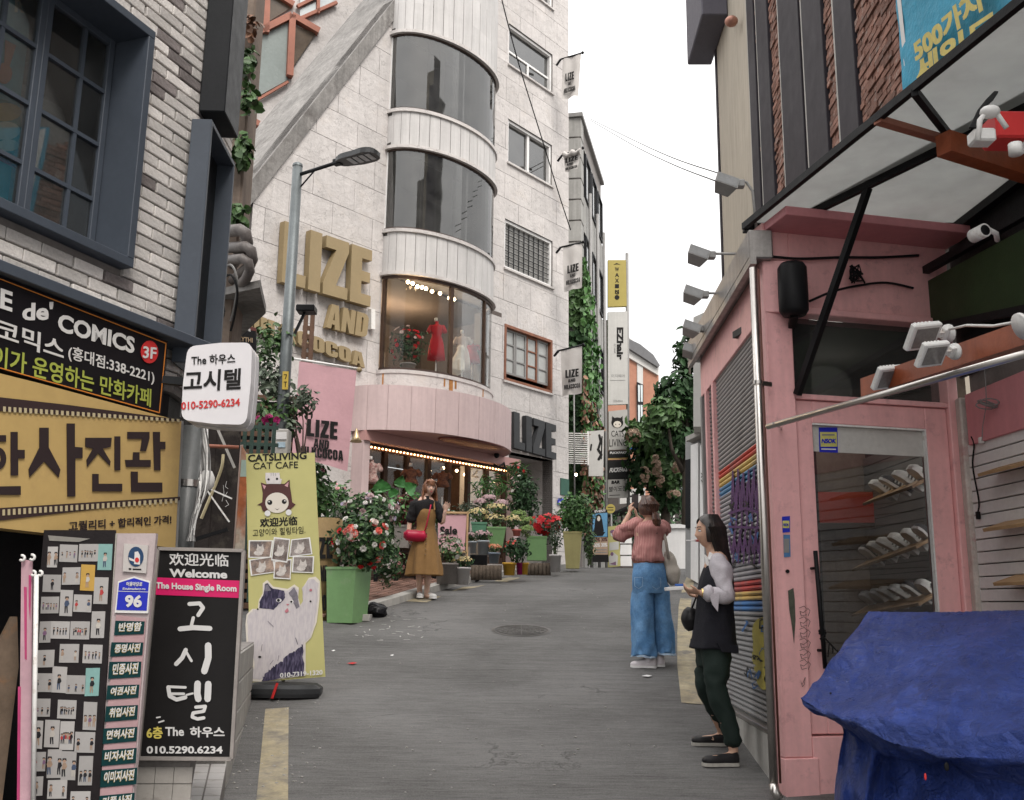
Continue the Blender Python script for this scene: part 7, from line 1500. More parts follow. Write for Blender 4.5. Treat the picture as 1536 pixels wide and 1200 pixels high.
tree('flowering street tree with drooping pale orange blossom clusters', [(985,650,80,70,700),(965,700,50,80,500),(1005,700,70,80,700),(1020,640,60,60,400),(960,650,40,40,200),(1000,745,60,40,300)],21,200,['mid', 'dark'],.24,1000,((950,655,22,22,26),(984,700,14,34,34),(1016,702,18,18,22),(990,722,10,16,12),(1010,742,20,10,14),(965,715,20,30,14)))
tree('tall darker tree rising over the pale wall beside the pink shop', [(1020,590,80,70,800),(1035,530,50,70,450),(1000,620,60,50,400),(1045,600,40,90,400),(1020,660,60,50,350)],19,300,['dark', 'dark', 'mid'],.22,1030)
foliage(thing('low_bush', 'dark hedge below the flowering tree at the street end', 'hedge', atk(985,800,24)), atk(985,790,24),(1.9,.6,.9),900,.16, LF['dark'],400, name='foliage', shell=.2)
# ================================================================ PEOPLE
def ringloft(rings, n=40, cap0=True, cap1=True):
    """rings: (centre, side vector*radius, front vector*radius, fold amount, fold count, phase)"""
    V=[];F=[]
    for c, a, b, amp, k, ph in rings:
        for j in range(n):
            w=2*math.pi*j / n;f=1 + amp*(math.sin(k*w + ph)*.6 + math.sin((k*.6+1)*w + ph*2.3)*.4 if amp else 0)
            V.append(c + a*math.cos(w)*f + b*math.sin(w)*f)
    for i in range(len(rings) - 1):
        for j in range(n): j2=(j + 1) % n;F.append((i*n + j, i*n + j2,(i + 1)*n + j2,(i + 1)*n + j))
    if cap0: F.append(tuple(range(n))[::-1])
    if cap1: F.append(tuple((len(rings) - 1)*n + j for j in range(n)))
    return V, F
def limb(mb, pts, rad, ref=Vector((1,0,0)), n=14):
    """tapered limb through joints;rad: radius or (across, along-front) per joint;smoothed between joints"""
    P=[Vector(p) for p in pts];Q=[];RR=[]
    rr=[(r, r) if not isinstance(r, tuple) else r for r in rad]
    for i in range(len(P) - 1):
        for k in range(5):
            s=k / 5;p_, a, b, n_=P[max(i - 1,0)], P[i], P[i + 1], P[min(i + 2, len(P) - 1)]
            Q.append(.5*((2*a) + (b - p_)*s + (2*p_ - 5*a + 4*b - n_)*s*s + (3*a - p_ - 3*b + n_)*s ** 3));s2=s*s*(3-2*s)
            RR.append((rr[i][0]*(1 - s2) + rr[i + 1][0]*s2, rr[i][1]*(1 - s2) + rr[i + 1][1]*s2))
    Q.append(P[-1]);RR.append(rr[-1]);rings=[]
    for i, c in enumerate(Q):
        t=(Q[min(i + 1, len(Q) - 1)] - Q[max(i - 1,0)]).normalized();a=(ref - t*ref.dot(t));a=a.normalized() if a.length > .05 else t.orthogonal().normalized();b=t.cross(a)
        rings.append((c, a*RR[i][0], b*RR[i][1],0,1,0))
    t0=(Q[0] - Q[1]).normalized();t1=(Q[-1] - Q[-2]).normalized()
    rings=[(Q[0] + t0*RR[0][0]*.5, rings[0][1]*.6, rings[0][2]*.6,0,1,0)] + rings + [(Q[-1] + t1*RR[-1][0]*.5, rings[-1][1]*.6, rings[-1][2]*.6,0,1,0)]
    V, F=ringloft(rings, n);sm=mb.smooth;mb.smooth=True;mb.add(V, F);mb.smooth=sm
def frame(c, f, up=Vector((0,0,1))):
    f=Vector(f).normalized();s=f.cross(up).normalized();u=s.cross(f)          # x=her right hand side, y=forward, z=up
    return Matrix(((s.x, f.x, u.x, c.x),(s.y, f.y, u.y, c.y),(s.z, f.z, u.z, c.z),(0,0,0,1)))
def add_head(mb, M, s=1.0, n=36, k=30):
    V=[];F=[]
    for i in range(k + 1):
        th=math.pi*i / k;z=math.cos(th);r=math.sin(th)
        for j in range(n):
            w=2*math.pi*j / n;X=.076*r*math.cos(w);Y=.096*r*math.sin(w);Z_=.115*z
            if z < 0: t=-z;X *= 1 - .38*t ** 1.3;Y=Y*(1 - .22*t) if Y < 0 else Y*(1 - .05*t ** 2);
            if Y > 0:
                fr=max(0, math.sin(w));g=lambda v, c, q: math.exp(-((v - c) / q) ** 2)
                Y += .020*g(X, 0,.011)*g(Z_, -.026,.016)*fr + .008*g(X, 0,.009)*g(Z_, -.004,.02)*fr - .009*(g(X, .030,.017) + g(X, -.030,.017))*g(Z_, .006,.014) + .006*g(X, 0,.02)*g(Z_, -.060,.008) + .006*g(X, 0,.018)*g(Z_, -.093,.016) + .003*(g(X, .038,.02) + g(X, -.038,.02))*g(Z_, -.03,.02)
            V.append(M @ Vector((X*s, Y*s, Z_*s)))
    for i in range(k):
        for j in range(n): j2=(j + 1) % n;F.append((i*n + j, (i + 1)*n + j, (i + 1)*n + j2, i*n + j2))
    sm=mb.smooth;mb.smooth=True;mb.add(V, F);mb.smooth=sm
    for sx_ in (-1,1): # ears
        mb.ball(M @ Vector((sx_*.074*s, -.008*s, -.008*s)),.026*s, 8,6,(.35,.5,1))
def add_hand(mb, wrist, d, palm_n, s=1.0, curl=.5, spread=1.0):
    """palm and five fingers;d=direction of the hand, palm_n=direction the palm faces"""
    d=Vector(d).normalized();nn=Vector(palm_n);nn=(nn - d*nn.dot(d)).normalized();sd=d.cross(nn)
    limb(mb, [wrist, wrist + d*.035*s, wrist + d*.085*s],[(.024*s, .018*s),(.036*s, .014*s),(.038*s, .013*s)], sd, 10)
    for i, (o, L_) in enumerate(((-.029,.062),(-.010,.075),(.010,.070),(.028,.054))):
        b=wrist + d*.082*s + sd*o*s*spread;c=curl + .06*i
        p1=b + (d*math.cos(c*.6) + nn*math.sin(c*.6))*L_*.42*s;p2=p1 + (d*math.cos(c*1.6) + nn*math.sin(c*1.6))*L_*.34*s;p3=p2 + (d*math.cos(c*2.3) + nn*math.sin(c*2.3))*L_*.24*s
        limb(mb, [b - d*.02*s, p1, p2, p3],[.0095*s, .0088*s, .008*s, .0068*s], sd, 8)
    b=wrist + d*.03*s - sd*.028*s;p1=b + (d*.75 - sd*.75 + nn*.3).normalized()*.035*s;p2=p1 + (d*.95 - sd*.2 + nn*.4).normalized()*.03*s
    limb(mb, [b, p1, p2],[.012*s, .0105*s, .0085*s], nn, 8)
def merged(name, mb, m, parent, voxel=.0075, sm=3, **k):
    """one continuous skin grown over all the limbs of a body"""
    o=mb.build(name, m, parent, **k);r=o.modifiers.new('r', 'REMESH');r.mode='VOXEL';r.voxel_size=voxel;r.use_smooth_shade=True
    if sm: s_=o.modifiers.new('s', 'SMOOTH');s_.factor=.5;s_.iterations=sm
    dg=bpy.context.evaluated_depsgraph_get();dg.update();me=bpy.data.meshes.new_from_object(o.evaluated_get(dg));o.modifiers.clear();old=o.data;o.data=me;bpy.data.meshes.remove(old);me.name=name
    me.polygons.foreach_set('use_smooth', [True]*len(me.polygons));return o
def skinm(name, c): 
    m=mat(name, c, .5, var=.06, vs=20, bump=.06, bs=300);m.node_tree.nodes['Principled BSDF'].inputs['Subsurface Weight'].default_value=.12;m.node_tree.nodes['Principled BSDF'].inputs['Subsurface Radius'].default_value=(.02,.008,.004);return m
SKIN=skinm('skin', (.54,.33,.235));SKIN2=skinm('fair_skin', (.60,.39,.30))
def fabric(name, c, **k):
    a=dict(rough=.85, var=.14, vs=8, bump=.35, bs=140, spec=.25);a.update(k);return mat(name, c, **a)
def garment(name, rings, m, parent, n=56, ax=None, crumple=.004, hem=True, cap1=False, seed=0, cap0=False, fs=9):
    """horizontal rings from the top down: (px, py, depth, half width px, half depth m, folds, count, phase)"""
    S_, F_=ax;R_=[]
    pts=[]
    for (X, Y, d, hw, hd, amp, k, ph) in rings: pts.append((at(X, Y, d), hw*d / 1502, hd, amp, k, ph))
    full=[]
    for i in range(len(pts) - 1):
        a, b=pts[i], pts[i + 1];p_, n_=pts[max(i - 1,0)], pts[min(i + 2, len(pts) - 1)]
        for q in range(5):
            s=q / 5;cr=lambda w, x, y, z_: .5*((2*x) + (y - w)*s + (2*w - 5*x + 4*y - z_)*s*s + (3*x - w - 3*y + z_)*s ** 3)
            full.append((cr(p_[0], a[0], b[0], n_[0]), cr(p_[1], a[1], b[1], n_[1]), cr(p_[2], a[2], b[2], n_[2]), a[3] + (b[3] - a[3])*s, a[4], a[5] + (b[5] - a[5])*s))
    full.append(pts[-1]);rl=[(c, S_*w, F_*h, amp, k, ph) for c, w, h, amp, k, ph in full]
    if hem: c, a, b, amp, k, ph=rl[-1];rl += [(c + Vector((0,0,.002)), a*.965, b*.965, amp, k, ph),(c + Vector((0,0,.06)), a*.93, b*.93, amp, k, ph)]
    V, F=ringloft(rl, n, cap0, cap1);W=[]
    for v in V: q=noise.noise_vector(Vector((v.x*fs, v.y*fs, v.z*fs*.55 + seed)))*crumple*2.2 + noise.noise_vector(Vector((v.x*28, v.y*28, v.z*20 + seed)))*crumple*.6;W.append(v + q)
    mb=MB();mb.smooth=True;mb.add(W, F);return mb.build(name, m, parent)
def sleeve(name, pts, rad, m, parent, crumple=.005, seed=0, n=20, fs=16):
    mb=MB();limb(mb, pts, rad, Vector((0,1,.1)), n);mb.v=[tuple(Vector(v) + noise.noise_vector(Vector((v[0]*fs, v[1]*fs, v[2]*fs + seed)))*crumple*2.4) for v in mb.v];return mb.build(name, m, parent)
def strands(name, m, parent, roots, path, n, r, seed=0, jit=.01):
    q=random.Random(seed);mb=MB();mb.smooth=True
    for i in range(n):
        s=q.random();pts=[p + Vector((q.uniform(-1,1), q.uniform(-1,1), q.uniform(-1,1)))*jit*(.3 + k*.35) for k, p in enumerate(path(s, q))]
        k=len(pts);mb.tube(pts, [r*(1 - .55*(j / (k - 1)) ** 2)*q.uniform(.7,1.2) for j in range(k)],5)
    return mb.build(name, m, parent)
def hairmat(name, c, c2):
    m=mat(name, c, .38, var=.3, vs=30, bump=0, island=.35, c2=c2);m.node_tree.nodes['Principled BSDF'].inputs['Specular IOR Level'].default_value=.5;return m
def face_parts(parent, M, s, lips, brow, dark):
    mb=MB();
    for sx_ in (-1,1): mb.ball(M @ Vector((sx_*.030*s, .0785*s, .006*s)),.0115*s, 10,8,(1.15,.8,.62))
    e=mb.build('eye', WHITE, parent);mb=MB()
    for sx_ in (-1,1): mb.ball(M @ Vector((sx_*.030*s, .0855*s, .006*s)),.0056*s, 8,6,(1,.6,1))
    mb.build('iris', dark, e, kind='stuff');mb=MB()
    for sx_ in (-1,1):
        mb.tube([M @ Vector((sx_*(.017 + .026*t_)*s, (.0905 - .012*t_*t_)*s, (.0125 + .003*math.sin(t_*3.1))*s)) for t_ in (0,.25,.5,.75,1)],.0019*s, 5)
        mb.tube([M @ Vector((sx_*(.014 + .034*t_)*s, (.0955 - .016*t_*t_)*s, (.030 + .005*math.sin(t_*2.4))*s)) for t_ in (0,.25,.5,.75,1)],.0026*s, 5)
    mb.build('brow', brow, parent, kind='stuff');mb=MB();mb.ball(M @ Vector((0,.0945*s, -.056*s)),.019*s, 12,6,(1,.38,.24));mb.ball(M @ Vector((0,.0935*s, -.0635*s)),.017*s, 12,6,(.95,.38,.3));mb.build('mouth', lips, parent)
def shoe(parent, c, f, L_, w, m, sole, name='shoe', h=.055, opening=.4):
    """low shoe standing at c (heel centre on the ground), pointing along f"""
    M=frame(c + Vector(f).normalized()*L_*.5, f);prof=[(-.5,.62),(-.46,.85),(-.3,.92),(-.1,.84),(.1,.95),(.3,1),(.42,.82),(.49,.45),(.5,.1)]
    outl=[(w / 2*b, L_*a) for a, b in prof] + [(-w / 2*b, L_*a) for a, b in prof[::-1]];mb=MB(M);mb.prism(outl[::-1] if not _ccw(outl) else outl, .0,.022);so_=mb.build('sole', sole, parent)
    mb=MB(M);mb.smooth=True;k=len(outl);rows=[]
    for z, sc in ((.022,.97),(.035,1.0),(.05,.93),(.062,.72)):
        rows.append([(x*sc, y*(sc if y > 0 else 1 - (1 - sc)*.3), z + (h - .03 if y < -.05*L_ else 0)*(z - .02) / .04*min(1,(-.0 - y / L_)*2.2 if y < 0 else 0)) for x, y in outl])
    vs=[p for r_ in rows for p in r_];mb.add(vs, [(i*k + j, i*k + (j + 1) % k, (i + 1)*k + (j + 1) % k, (i + 1)*k + j) for i in range(3) for j in range(k)] + [tuple(3*k + j for j in range(k))]);mb.build(name, m, parent);return M
nf=gnd(1095,1149);ff=gnd(1078,1119);D1=nf.y + .05
P1=thing('person', 'woman in a long black knit vest and dark green trousers smoking beside the shutter', 'person', (nf.x - .05, D1, zg(D1)))
a1=lambda X, Y, d=0: at(X, Y, D1 + .1 + d)
BLK=fabric('black_knit', (.012,.012,.017), bump=.5, bs=90);LAV=fabric('lavender_shirt', (.40,.36,.41), crumple=0) if 0 else fabric('lavender_shirt', (.50,.47,.50));GRT=fabric('dark_green_twill', (.012,.022,.018), rough=.7)
hc=a1(1064,798);Mh=frame(hc, (-1,-.18,-.03));sH=1.0
bd=MB();add_head(bd, Mh, sH)
limb(bd, [a1(1067,812), a1(1069,826), a1(1074,845)],[.048,.046,.055])
limb(bd, [a1(1075,838), a1(1076,862), a1(1074,900), a1(1070,935), a1(1072,962)],[(.13,.075),(.165,.10),(.14,.095),(.13,.09),(.16,.115)], Vector((0,1,0)))
sh_n=a1(1081,848,-.14);el_n=a1(1090,893,-.20);wr_n=a1(1052,889,-.18);sh_f=a1(1073,846,.15);el_f=a1(1070,893,.2);wr_f=a1(1052,894,.05)
limb(bd, [sh_n, el_n, wr_n],[.042,.032,.024]);limb(bd, [sh_f, el_f, wr_f],[.046,.038,.025])
add_hand(bd, wr_n, (-1,.15,.12),(.1,.3,.9),.95,.55);add_hand(bd, wr_f, (-1,-.3,.05),(.1,-.2,.9),.9,.5)
an=nf + Vector((.03,0,.09));af=ff + Vector((.03,0,.09));kn_n=a1(1077,1036,-.12);kn_f=a1(1060,1030,.12)
limb(bd, [a1(1072,962,-.07), kn_n, an],[.075,.044,.031]);limb(bd, [a1(1070,962,.09), kn_f, af],[.075,.044,.031])
limb(bd, [an, nf + Vector((0,0,.05)), nf + Vector((-.12,-.02,.035))],[.032,.036,.03]);limb(bd, [af, ff + Vector((0,0,.05)), ff + Vector((-.12,-.01,.035))],[.032,.036,.03])
merged('body', bd, SKIN, P1,.0065)
HD=hairmat('black_hair', (.012,.009,.008),(.028,.018,.014));LIP=mat('lips', (.42,.10,.10),.4, bump=0, var=0)
face_parts(P1, Mh, sH, LIP, HD, BLACK)
def cap(parent, M, m, s, cut, n=40, k=24, front=.35):
    """hair cap: the skull a little enlarged, open over the face"""
    V=[];F=[];
    for i in range(k + 1):
        th=math.pi*.72*i / k
        for j in range(n + 1):
            w=math.pi / 2 + cut(th) + (2*math.pi - 2*cut(th))*j / n;r=1.13 + .03*noise.noise(Vector((w*3, th*3,0)))
            V.append(M @ Vector((.078*s*r*math.sin(th)*math.cos(w),.098*s*r*math.sin(th)*math.sin(w),.112*s*1.09*math.cos(th) + .004)))
    for i in range(k):
        for j in range(n): a=i*(n + 1) + j;F.append((a, a + n + 1, a + n + 2, a + 1))
    mb=MB();mb.smooth=True;mb.add(V, F);o=mb.build('hair', m, parent);return o
hr=cap(P1, Mh, HD, sH, lambda th: max(0, min(1.05,(th - .62)*1.6)))
def p1(s, q):
    w=q.uniform(-1.0,1.0);a=math.pi*(1.08 + .92*(s))       # round the back of the head
    if q.random() < .35: a=math.pi*q.uniform(.85,1.15)
    sx_, sy_=math.cos(a - 0) , math.sin(a)
    top=Mh @ Vector((.04*sx_, -.01 + .05*sy_, .118));side=Mh @ Vector((.086*sx_, -.012 + .098*sy_, .03));low=Mh @ Vector((.088*sx_, -.03 + .085*sy_, -.08));L_=q.uniform(.20,.30)
    return [top, side, low, Mh @ Vector((.095*sx_, -.055 + .07*sy_, -.08 - L_*.5)), Mh @ Vector((.09*sx_, -.075 + .06*sy_, -.08 - L_))]
strands('hair_strands', HD, hr, None, p1,210,.0085,1,.006)
garment('trousers', [(1071,948, D1 + .1,22,.15,0,5,0),(1069,975, D1 + .1,23,.16,.02,5,0),(1068,1000, D1 + .1,20,.16,.03,5,.5)], GRT, P1, ax=(Vector((1,0,0)), Vector((0,1,0))), crumple=.006)
for k_, (A_, B_, C_, r0) in enumerate(((a1(1073,975,-.08), kn_n, an, .098),(a1(1066,975,.10), kn_f, af, .095))):
    mb=MB();limb(mb, [A_ + Vector((0,0,.05)), A_.lerp(B_, .5), B_ + Vector((-.01,0,0)), B_.lerp(C_, .5) + Vector((.01,0,0)), C_ + Vector((0,0,.055))],[(r0 + .005, r0 + .01),(r0*.92, r0*.92),(.070,.069),(.060,.060),(.054,.054)], Vector((0,1,0)),30)
    mb.v=[tuple(Vector(v) + noise.noise_vector(Vector((v[0]*12, v[1]*12, v[2]*26 + k_*7)))*.016) for v in mb.v];mb.build('trouser_leg', GRT, P1)
Sx, Fy=Vector((1,0,0)), Vector((0,1,0))
garment('shirt', [(1072,835, D1 + .1,9,.075,0,5,0),(1076,845, D1 + .1,16,.165,0,5,0),(1076,870, D1 + .1,22,.17,0,5,0),(1074,900, D1 + .1,20,.15,0,5,0)], LAV, P1, ax=(Sx, Fy), hem=False)
garment('knit_vest', [(1074,842, D1 + .1,12,.13,0,5,0),(1076,850, D1 + .1,20,.155,0,5,0),(1074,880, D1 + .1,27,.17,.01,5,0),(1073,915, D1 + .1,27,.17,.015,5,.5),(1072,945, D1 + .1,30,.19,.02,6,1),(1071,972, D1 + .1,35,.20,.03,6,1.5)], BLK, P1, ax=(Sx, Fy), crumple=.005)
mb=MB();mb.slab([a1(1075,965,-.20), a1(1106,968,-.16), a1(1107,980,-.16), a1(1082,978,-.20)],.012);mb.build('vest_flap', BLK, P1)
sl_o=sleeve('sleeve', [sh_n + Vector((-.01,.05,.035)), sh_n + Vector((.01,-.0,-.04)), el_n.lerp(sh_n, .35), el_n + Vector((.01,0,0)), el_n.lerp(wr_n, .4), wr_n.lerp(el_n, .28)],[.062,.069,.054,.053,.047,.043], LAV, P1,.007)
cw_=wr_n.lerp(el_n, .24);mb=MB();limb(mb, [cw_, cw_.lerp(el_n, .14)],[.058,.058], n=16);mb.slab([cw_ + Vector((.0,-.05,0)), cw_ + Vector((.07,-.05,.0)), cw_ + Vector((.055,-.052,-.12)), cw_ + Vector((.02,-.052,-.075))],.006);mb.build('cuff', LAV, sl_o)
sleeve('sleeve', [sh_f, el_f, wr_f.lerp(el_f, .3)],[.06,.056,.05], LAV, P1,.006,5)
mb=MB();mb.slab([a1(1058,832,-.03), a1(1064,838,-.07), a1(1067,852,-.08), a1(1060,846,-.05)],.01);mb.slab([a1(1064,828,-.06), a1(1072,832,-.07), a1(1068,843,-.09), a1(1061,838,-.07)],.008);mb.build('collar', WHITE, P1)
mb=MB();mb.lathe([(.031,-.008),(.033,0),(.031,.008)],(0,0,0),14);v_=MB(Matrix.Translation(wr_n.lerp(el_n, .06)) @ Matrix.Rotation(math.pi / 2,4, 'Y'));v_.lathe([(.028,-.009),(.031,0),(.028,.009)],(0,0,0),14);v_.build('wristwatch', mat('gold_metal', (.7,.5,.2),.3, metal=1, bump=0), P1)
SOLEW=mat('off_white_sole', (.42,.40,.36),.7, var=.15, vs=20);BLS=mat('black_leather', (.018,.017,.018),.35, var=.15, bump=.1)
shoe(P1, nf + Vector((.055,0,-.0)),(-1,-.12,0),.245,.092, BLS, SOLEW);shoe(P1, ff + Vector((.055,0,-.0)),(-1,.02,0),.245,.092, BLS, SOLEW)
mth=Mh @ Vector((0,.098,-.06));mb=MB();mb.tube([mth, mth + Vector((-.075,-.01,.0))],.004,8);tag(mb.build('cigarette', WHITE), 'white cigarette between the lips of the woman in the black vest', 'cigarette')
hp=wr_n + Vector((-.09,.01,.03));mb=MB(Matrix.Translation(a1(1010,883,-.15)) @ Matrix.Rotation(-.08,4, 'Y'));mb.box(-.055,.065,-.04,.04,-.012,.012,.003);tag(mb.build('cigarette_pack', WHITE), 'flat white pack held out in the smoking woman\'s hand', 'pack')
mb=MB(Matrix.Translation(a1(1017,877.5,-.16)));mb.box(-.02,.035,-.012,.012,-.008,.008,.003);tag(mb.build('lighter', mat('bright_blue', (.04,.12,.40))), 'small blue lighter on top of the white pack', 'lighter')
mb=MB();mb.smooth=True;limb(mb, [a1(1036,917,.13), a1(1034,928,.13), a1(1037,940,.13)],[(.05,.055),(.06,.075),(.05,.06)]);hb=mb.build('handbag', BLS);tag(hb, 'small black leather handbag behind the front hem of the black vest', 'handbag');mb=MB();mb.tube([a1(1037,915,.15), a1(1050,880,.17), a1(1068,848,.14)],.007,6);mb.build('strap', BLS, hb)
fl=gnd(972,1002);fr_=gnd(990,1000);D2=fl.y + .06
P2=thing('person', 'woman seen from behind in a rose striped blouse and wide blue jeans taking a photograph', 'person', (fl.x + .06, D2, zg(D2)));a2=lambda X, Y, d=0: at(X, Y, D2 + d);DN=D2
fwd2=Vector((-.35,1,0)).normalized();S2=Vector((1,.35,0)).normalized();F2=Vector((-.35,1,0)).normalized()
hc=a2(972,762,.0);Mh=frame(hc, (-.5,1,.05));bd=MB();add_head(bd, Mh, .98)
limb(bd, [a2(974,768), a2(975,779), a2(976,790)],[.048,.046,.058]);limb(bd, [a2(975,786), a2(974,800), a2(972,825), a2(973,845), a2(975,868)],[(.10,.055),(.145,.08),(.12,.08),(.13,.09),(.165,.12)], S2)
sl2, el2, wl2=a2(955,788,.04), a2(931,801,.20), a2(944,771,.34);sr2, er2, wr2=a2(995,793,.06), a2(985,800,.33), a2(956,776,.42)
limb(bd, [sl2, el2, wl2],[.045,.038,.024]);limb(bd, [sr2, er2, wr2],[.045,.038,.024]);add_hand(bd, wl2,(.12,.1,1),(.9,.3,0),.92,.45);add_hand(bd, wr2,(-.25,.05,1),(-.9,.2,0),.92,.45)
al, ar=fl + Vector((0,.02,.10)), fr_ + Vector((0,.02,.10));limb(bd, [a2(966,868), a2(967,925,.0), al],[.085,.05,.033]);limb(bd, [a2(985,868), a2(989,925,.02), ar],[.085,.05,.033]);limb(bd, [al, fl + Vector((0,0,.05)), fl + Vector((-.1,.05,.03))],[.033,.035,.03]);limb(bd, [ar, fr_ + Vector((0,0,.05)), fr_ + Vector((-.06,.1,.03))],[.033,.035,.03])
merged('body', bd, SKIN, P2,.008)
HB=hairmat('brown_hair', (.045,.018,.012),(.10,.045,.028));hr=cap(P2, Mh, HB, 1.0, lambda th: max(0, min(.9,(th - .75)*1.4)))
bun=Mh @ Vector((.0,-.115,-.05))
def p2(s, q): a=2*math.pi*s;c, s_=math.cos(a), math.sin(a);return [Mh @ Vector((.05*c, .02 + .04*s_, .112*1.06)), Mh @ Vector((.088*c, -.02 + .085*s_ - .02,.03)), Mh @ Vector((.05*c, -.085 + .03*s_, -.03)), bun]
strands('hair_strands', HB, hr, None, p2,110,.009,3,.003)
strands('ponytail', HB, hr, None, lambda s, q: [bun, bun + Vector((.02*math.cos(s*6),-.03,-.01)), bun + Vector((.035*math.cos(s*6) + .01,-.04 + .02*math.sin(s*6),-.07)), bun + Vector((.03*math.cos(s*6) + .015,-.03 + .02*math.sin(s*6),-.11)), bun + Vector((.012,-.02,-.16 + .04*math.sin(s*17)))],70,.009,4,.006)
def stripes(name, c, c2):
    m=fabric(name, c, bump=.3);tt=m.node_tree;b=tt.nodes['Principled BSDF'];w=tt.nodes.new('ShaderNodeTexWave');w.bands_direction='X';sv(w,'Scale',22);sv(w,'Distortion',1.5);co=tt.nodes.new('ShaderNodeTexCoord');mx=tt.nodes.new('ShaderNodeMixRGB');tt.links.new(co.outputs['Object'], w.inputs[0]);tt.links.new(w.outputs[1], mx.inputs[0]);sv(mx,1,tuple(c) + (1,));sv(mx,2,tuple(c2) + (1,));tt.links.new(mx.outputs[0], b.inputs['Base Color']);return m
RS=stripes('rose_striped_cotton', (.36,.13,.12),(.50,.27,.25))
garment('blouse', [(976,781, D2,8,.06,0,5,0),(976,785, D2,18,.115,0,5,0),(975,793, D2,24,.165,.01,7,0),(973,808, D2,21,.145,.03,7,.6),(971,823, D2 - .01,21.5,.16,.04,8,1.0),(972,836, D2 - .01,23,.17,.05,9,1.4),(973,842.5, D2,22,.16,.05,9,1.5)], RS, P2, ax=(S2, F2), crumple=.009, fs=12)
for sd_, (A_, B_, C_) in enumerate(((sl2, el2, wl2),(sr2, er2, wr2))): sleeve('sleeve', [A_ + (Vector((.04,0,.0)) if not sd_ else Vector((-.04,0,0))), A_, A_.lerp(B_, .55), B_ + Vector((0,0,-.01)), B_.lerp(C_, .35)],[.072,.078,.074,.076,.052], RS, P2,.012, sd_*9,24)
DEN=fabric('blue_denim', (.075,.185,.36), rough=.8, var=.28, vs=7, bump=.4, bs=110, c2=(.13,.26,.44));DENL=fabric('faded_denim', (.34,.44,.55))
garment('jeans', [(973,844, D2,22,.145,0,5,0),(974,858, D2 - .01,25,.165,.01,5,0),(975,874, D2 - .01,26.5,.17,.015,6,0),(976,890, D2,26.5,.165,.02,6,.5)], DEN, P2, ax=(S2, F2), crumple=.006, hem=False)
jl=None
for (X0, X1, X2, w0, w2, yb, dd) in ((963.5,965,966,14.6,16.5,984,-.02),(987,991,995.5,14.0,15.5,980.5,.03)):
    o=garment('jeans_leg', [(X0+1,878, D2, w0-1,.155,.0,6,0),(X0,900, D2 + dd, w0,.15,.03,6,.3),(X1,935, D2 + dd, 15,.145,.05,6,.9),(X2,965, D2 + dd, w2,.15,.06,7,1.3),(X2, yb, D2 + dd, w2 + .5,.155,.07,8,1.7)], DEN, P2, ax=(S2, F2), crumple=.010, seed=X0, fs=7)
    garment('frayed_hem', [(X2, yb - 1.6, D2 + dd, w2 + .7,.158,.07,8,1.7),(X2, yb + 1.4, D2 + dd, w2+1.0,.162,.09,23,1.7)], DENL, o, ax=(S2, F2), crumple=.008, hem=False, seed=X0)
garment('belt', [(973,841.5, D2,22.3,.152,0,5,0),(973,845, D2,22.6,.153,0,5,0)], mat('brown_leather', (.16,.05,.025),.45), P2, ax=(S2, F2), crumple=.002, hem=False)
mb=MB()
for X, Y in ((958,872),(985,873)): mb.tube([a2(X - 6, Y - 6,-.172), a2(X - 6, Y + 7,-.176), a2(X, Y + 11,-.178), a2(X + 6, Y + 7,-.176), a2(X + 6, Y - 6,-.172), a2(X - 6, Y - 6,-.172)],.002,4)
mb.build('pocket_stitch', DENL, P2, kind='stuff')
SNK=mat('white_canvas', (.62,.58,.60),.7, var=.1, vs=14, bump=.2)
for c, f in ((fl + Vector((.075,-.03,0)),(-1,.35,0)),(fr_ + Vector((.01,-.05,0)),(-.35,1,0))): M=shoe(P2, c, f, .25,.095, SNK, WHITE, h=.09);mb=MB();cc=c + Vector(f).normalized()*.06;limb(mb, [cc + Vector((0,0,.05)), cc + Vector((0,0,.15))],[.048,.045], n=16);mb.build('ankle_collar', SNK, P2)
mb=MB(frame(a2(952.5,752,.44),(-.3,1,.1)));mb.box(-.037,.037,-.005,.005,-.075,.075,.004);ph=tag(mb.build('phone', BLACK), 'dark smartphone held up by the woman in blue jeans', 'phone');mb=MB(frame(a2(952.5,752,.434),(-.3,1,.1)));mb.box(-.033,.033,-.0006,.0006,-.068,.068);mb.build('screen', mat('phone_screen', (.10,.09,.09),.2, bump=0), ph)
CAN=fabric('cream_canvas', (.50,.45,.39));tb=thing('tote_bag', 'cream canvas tote bag slung from the photographer\'s right shoulder', 'bag', a2(1008,870,-.02))
mb=MB();mb.smooth=True;limb(mb, [a2(1003,832,-.0), a2(1005,845,-.0), a2(1008,860,0), a2(1011,872,0)],[(.05,.03),(.07,.05),(.085,.065),(.06,.05)], Vector((1,.1,0)),26);mb.v=[tuple(Vector(v) + noise.noise_vector(Vector((v[0]*13, v[1]*13, v[2]*9)))*.02) for v in mb.v];mb.build('pouch', CAN, tb)
for k_ in (-.05,.06): mb=MB();mb.tube([a2(1003,838, k_), a2(999,812, k_*1.2), a2(993,789, k_), a2(991,784, k_*.3)],.016,6);mb.build('strap', CAN, tb)
fa=gnd(631,899);D3=fa.y + .06;a3=lambda X, Y, d=0: at(X, Y, D3 + d)
P3=thing('person', 'woman with long auburn hair posing in a brown pinafore dress with a red bag', 'person', (fa.x, D3, zg(D3)))
F3=Vector((.25,-1,0)).normalized();S3=Vector((1,.25,0)).normalized();hc=a3(644.5,732.5);Mh=frame(hc, (.38,-1,.02));bd=MB();add_head(bd, Mh, .97)
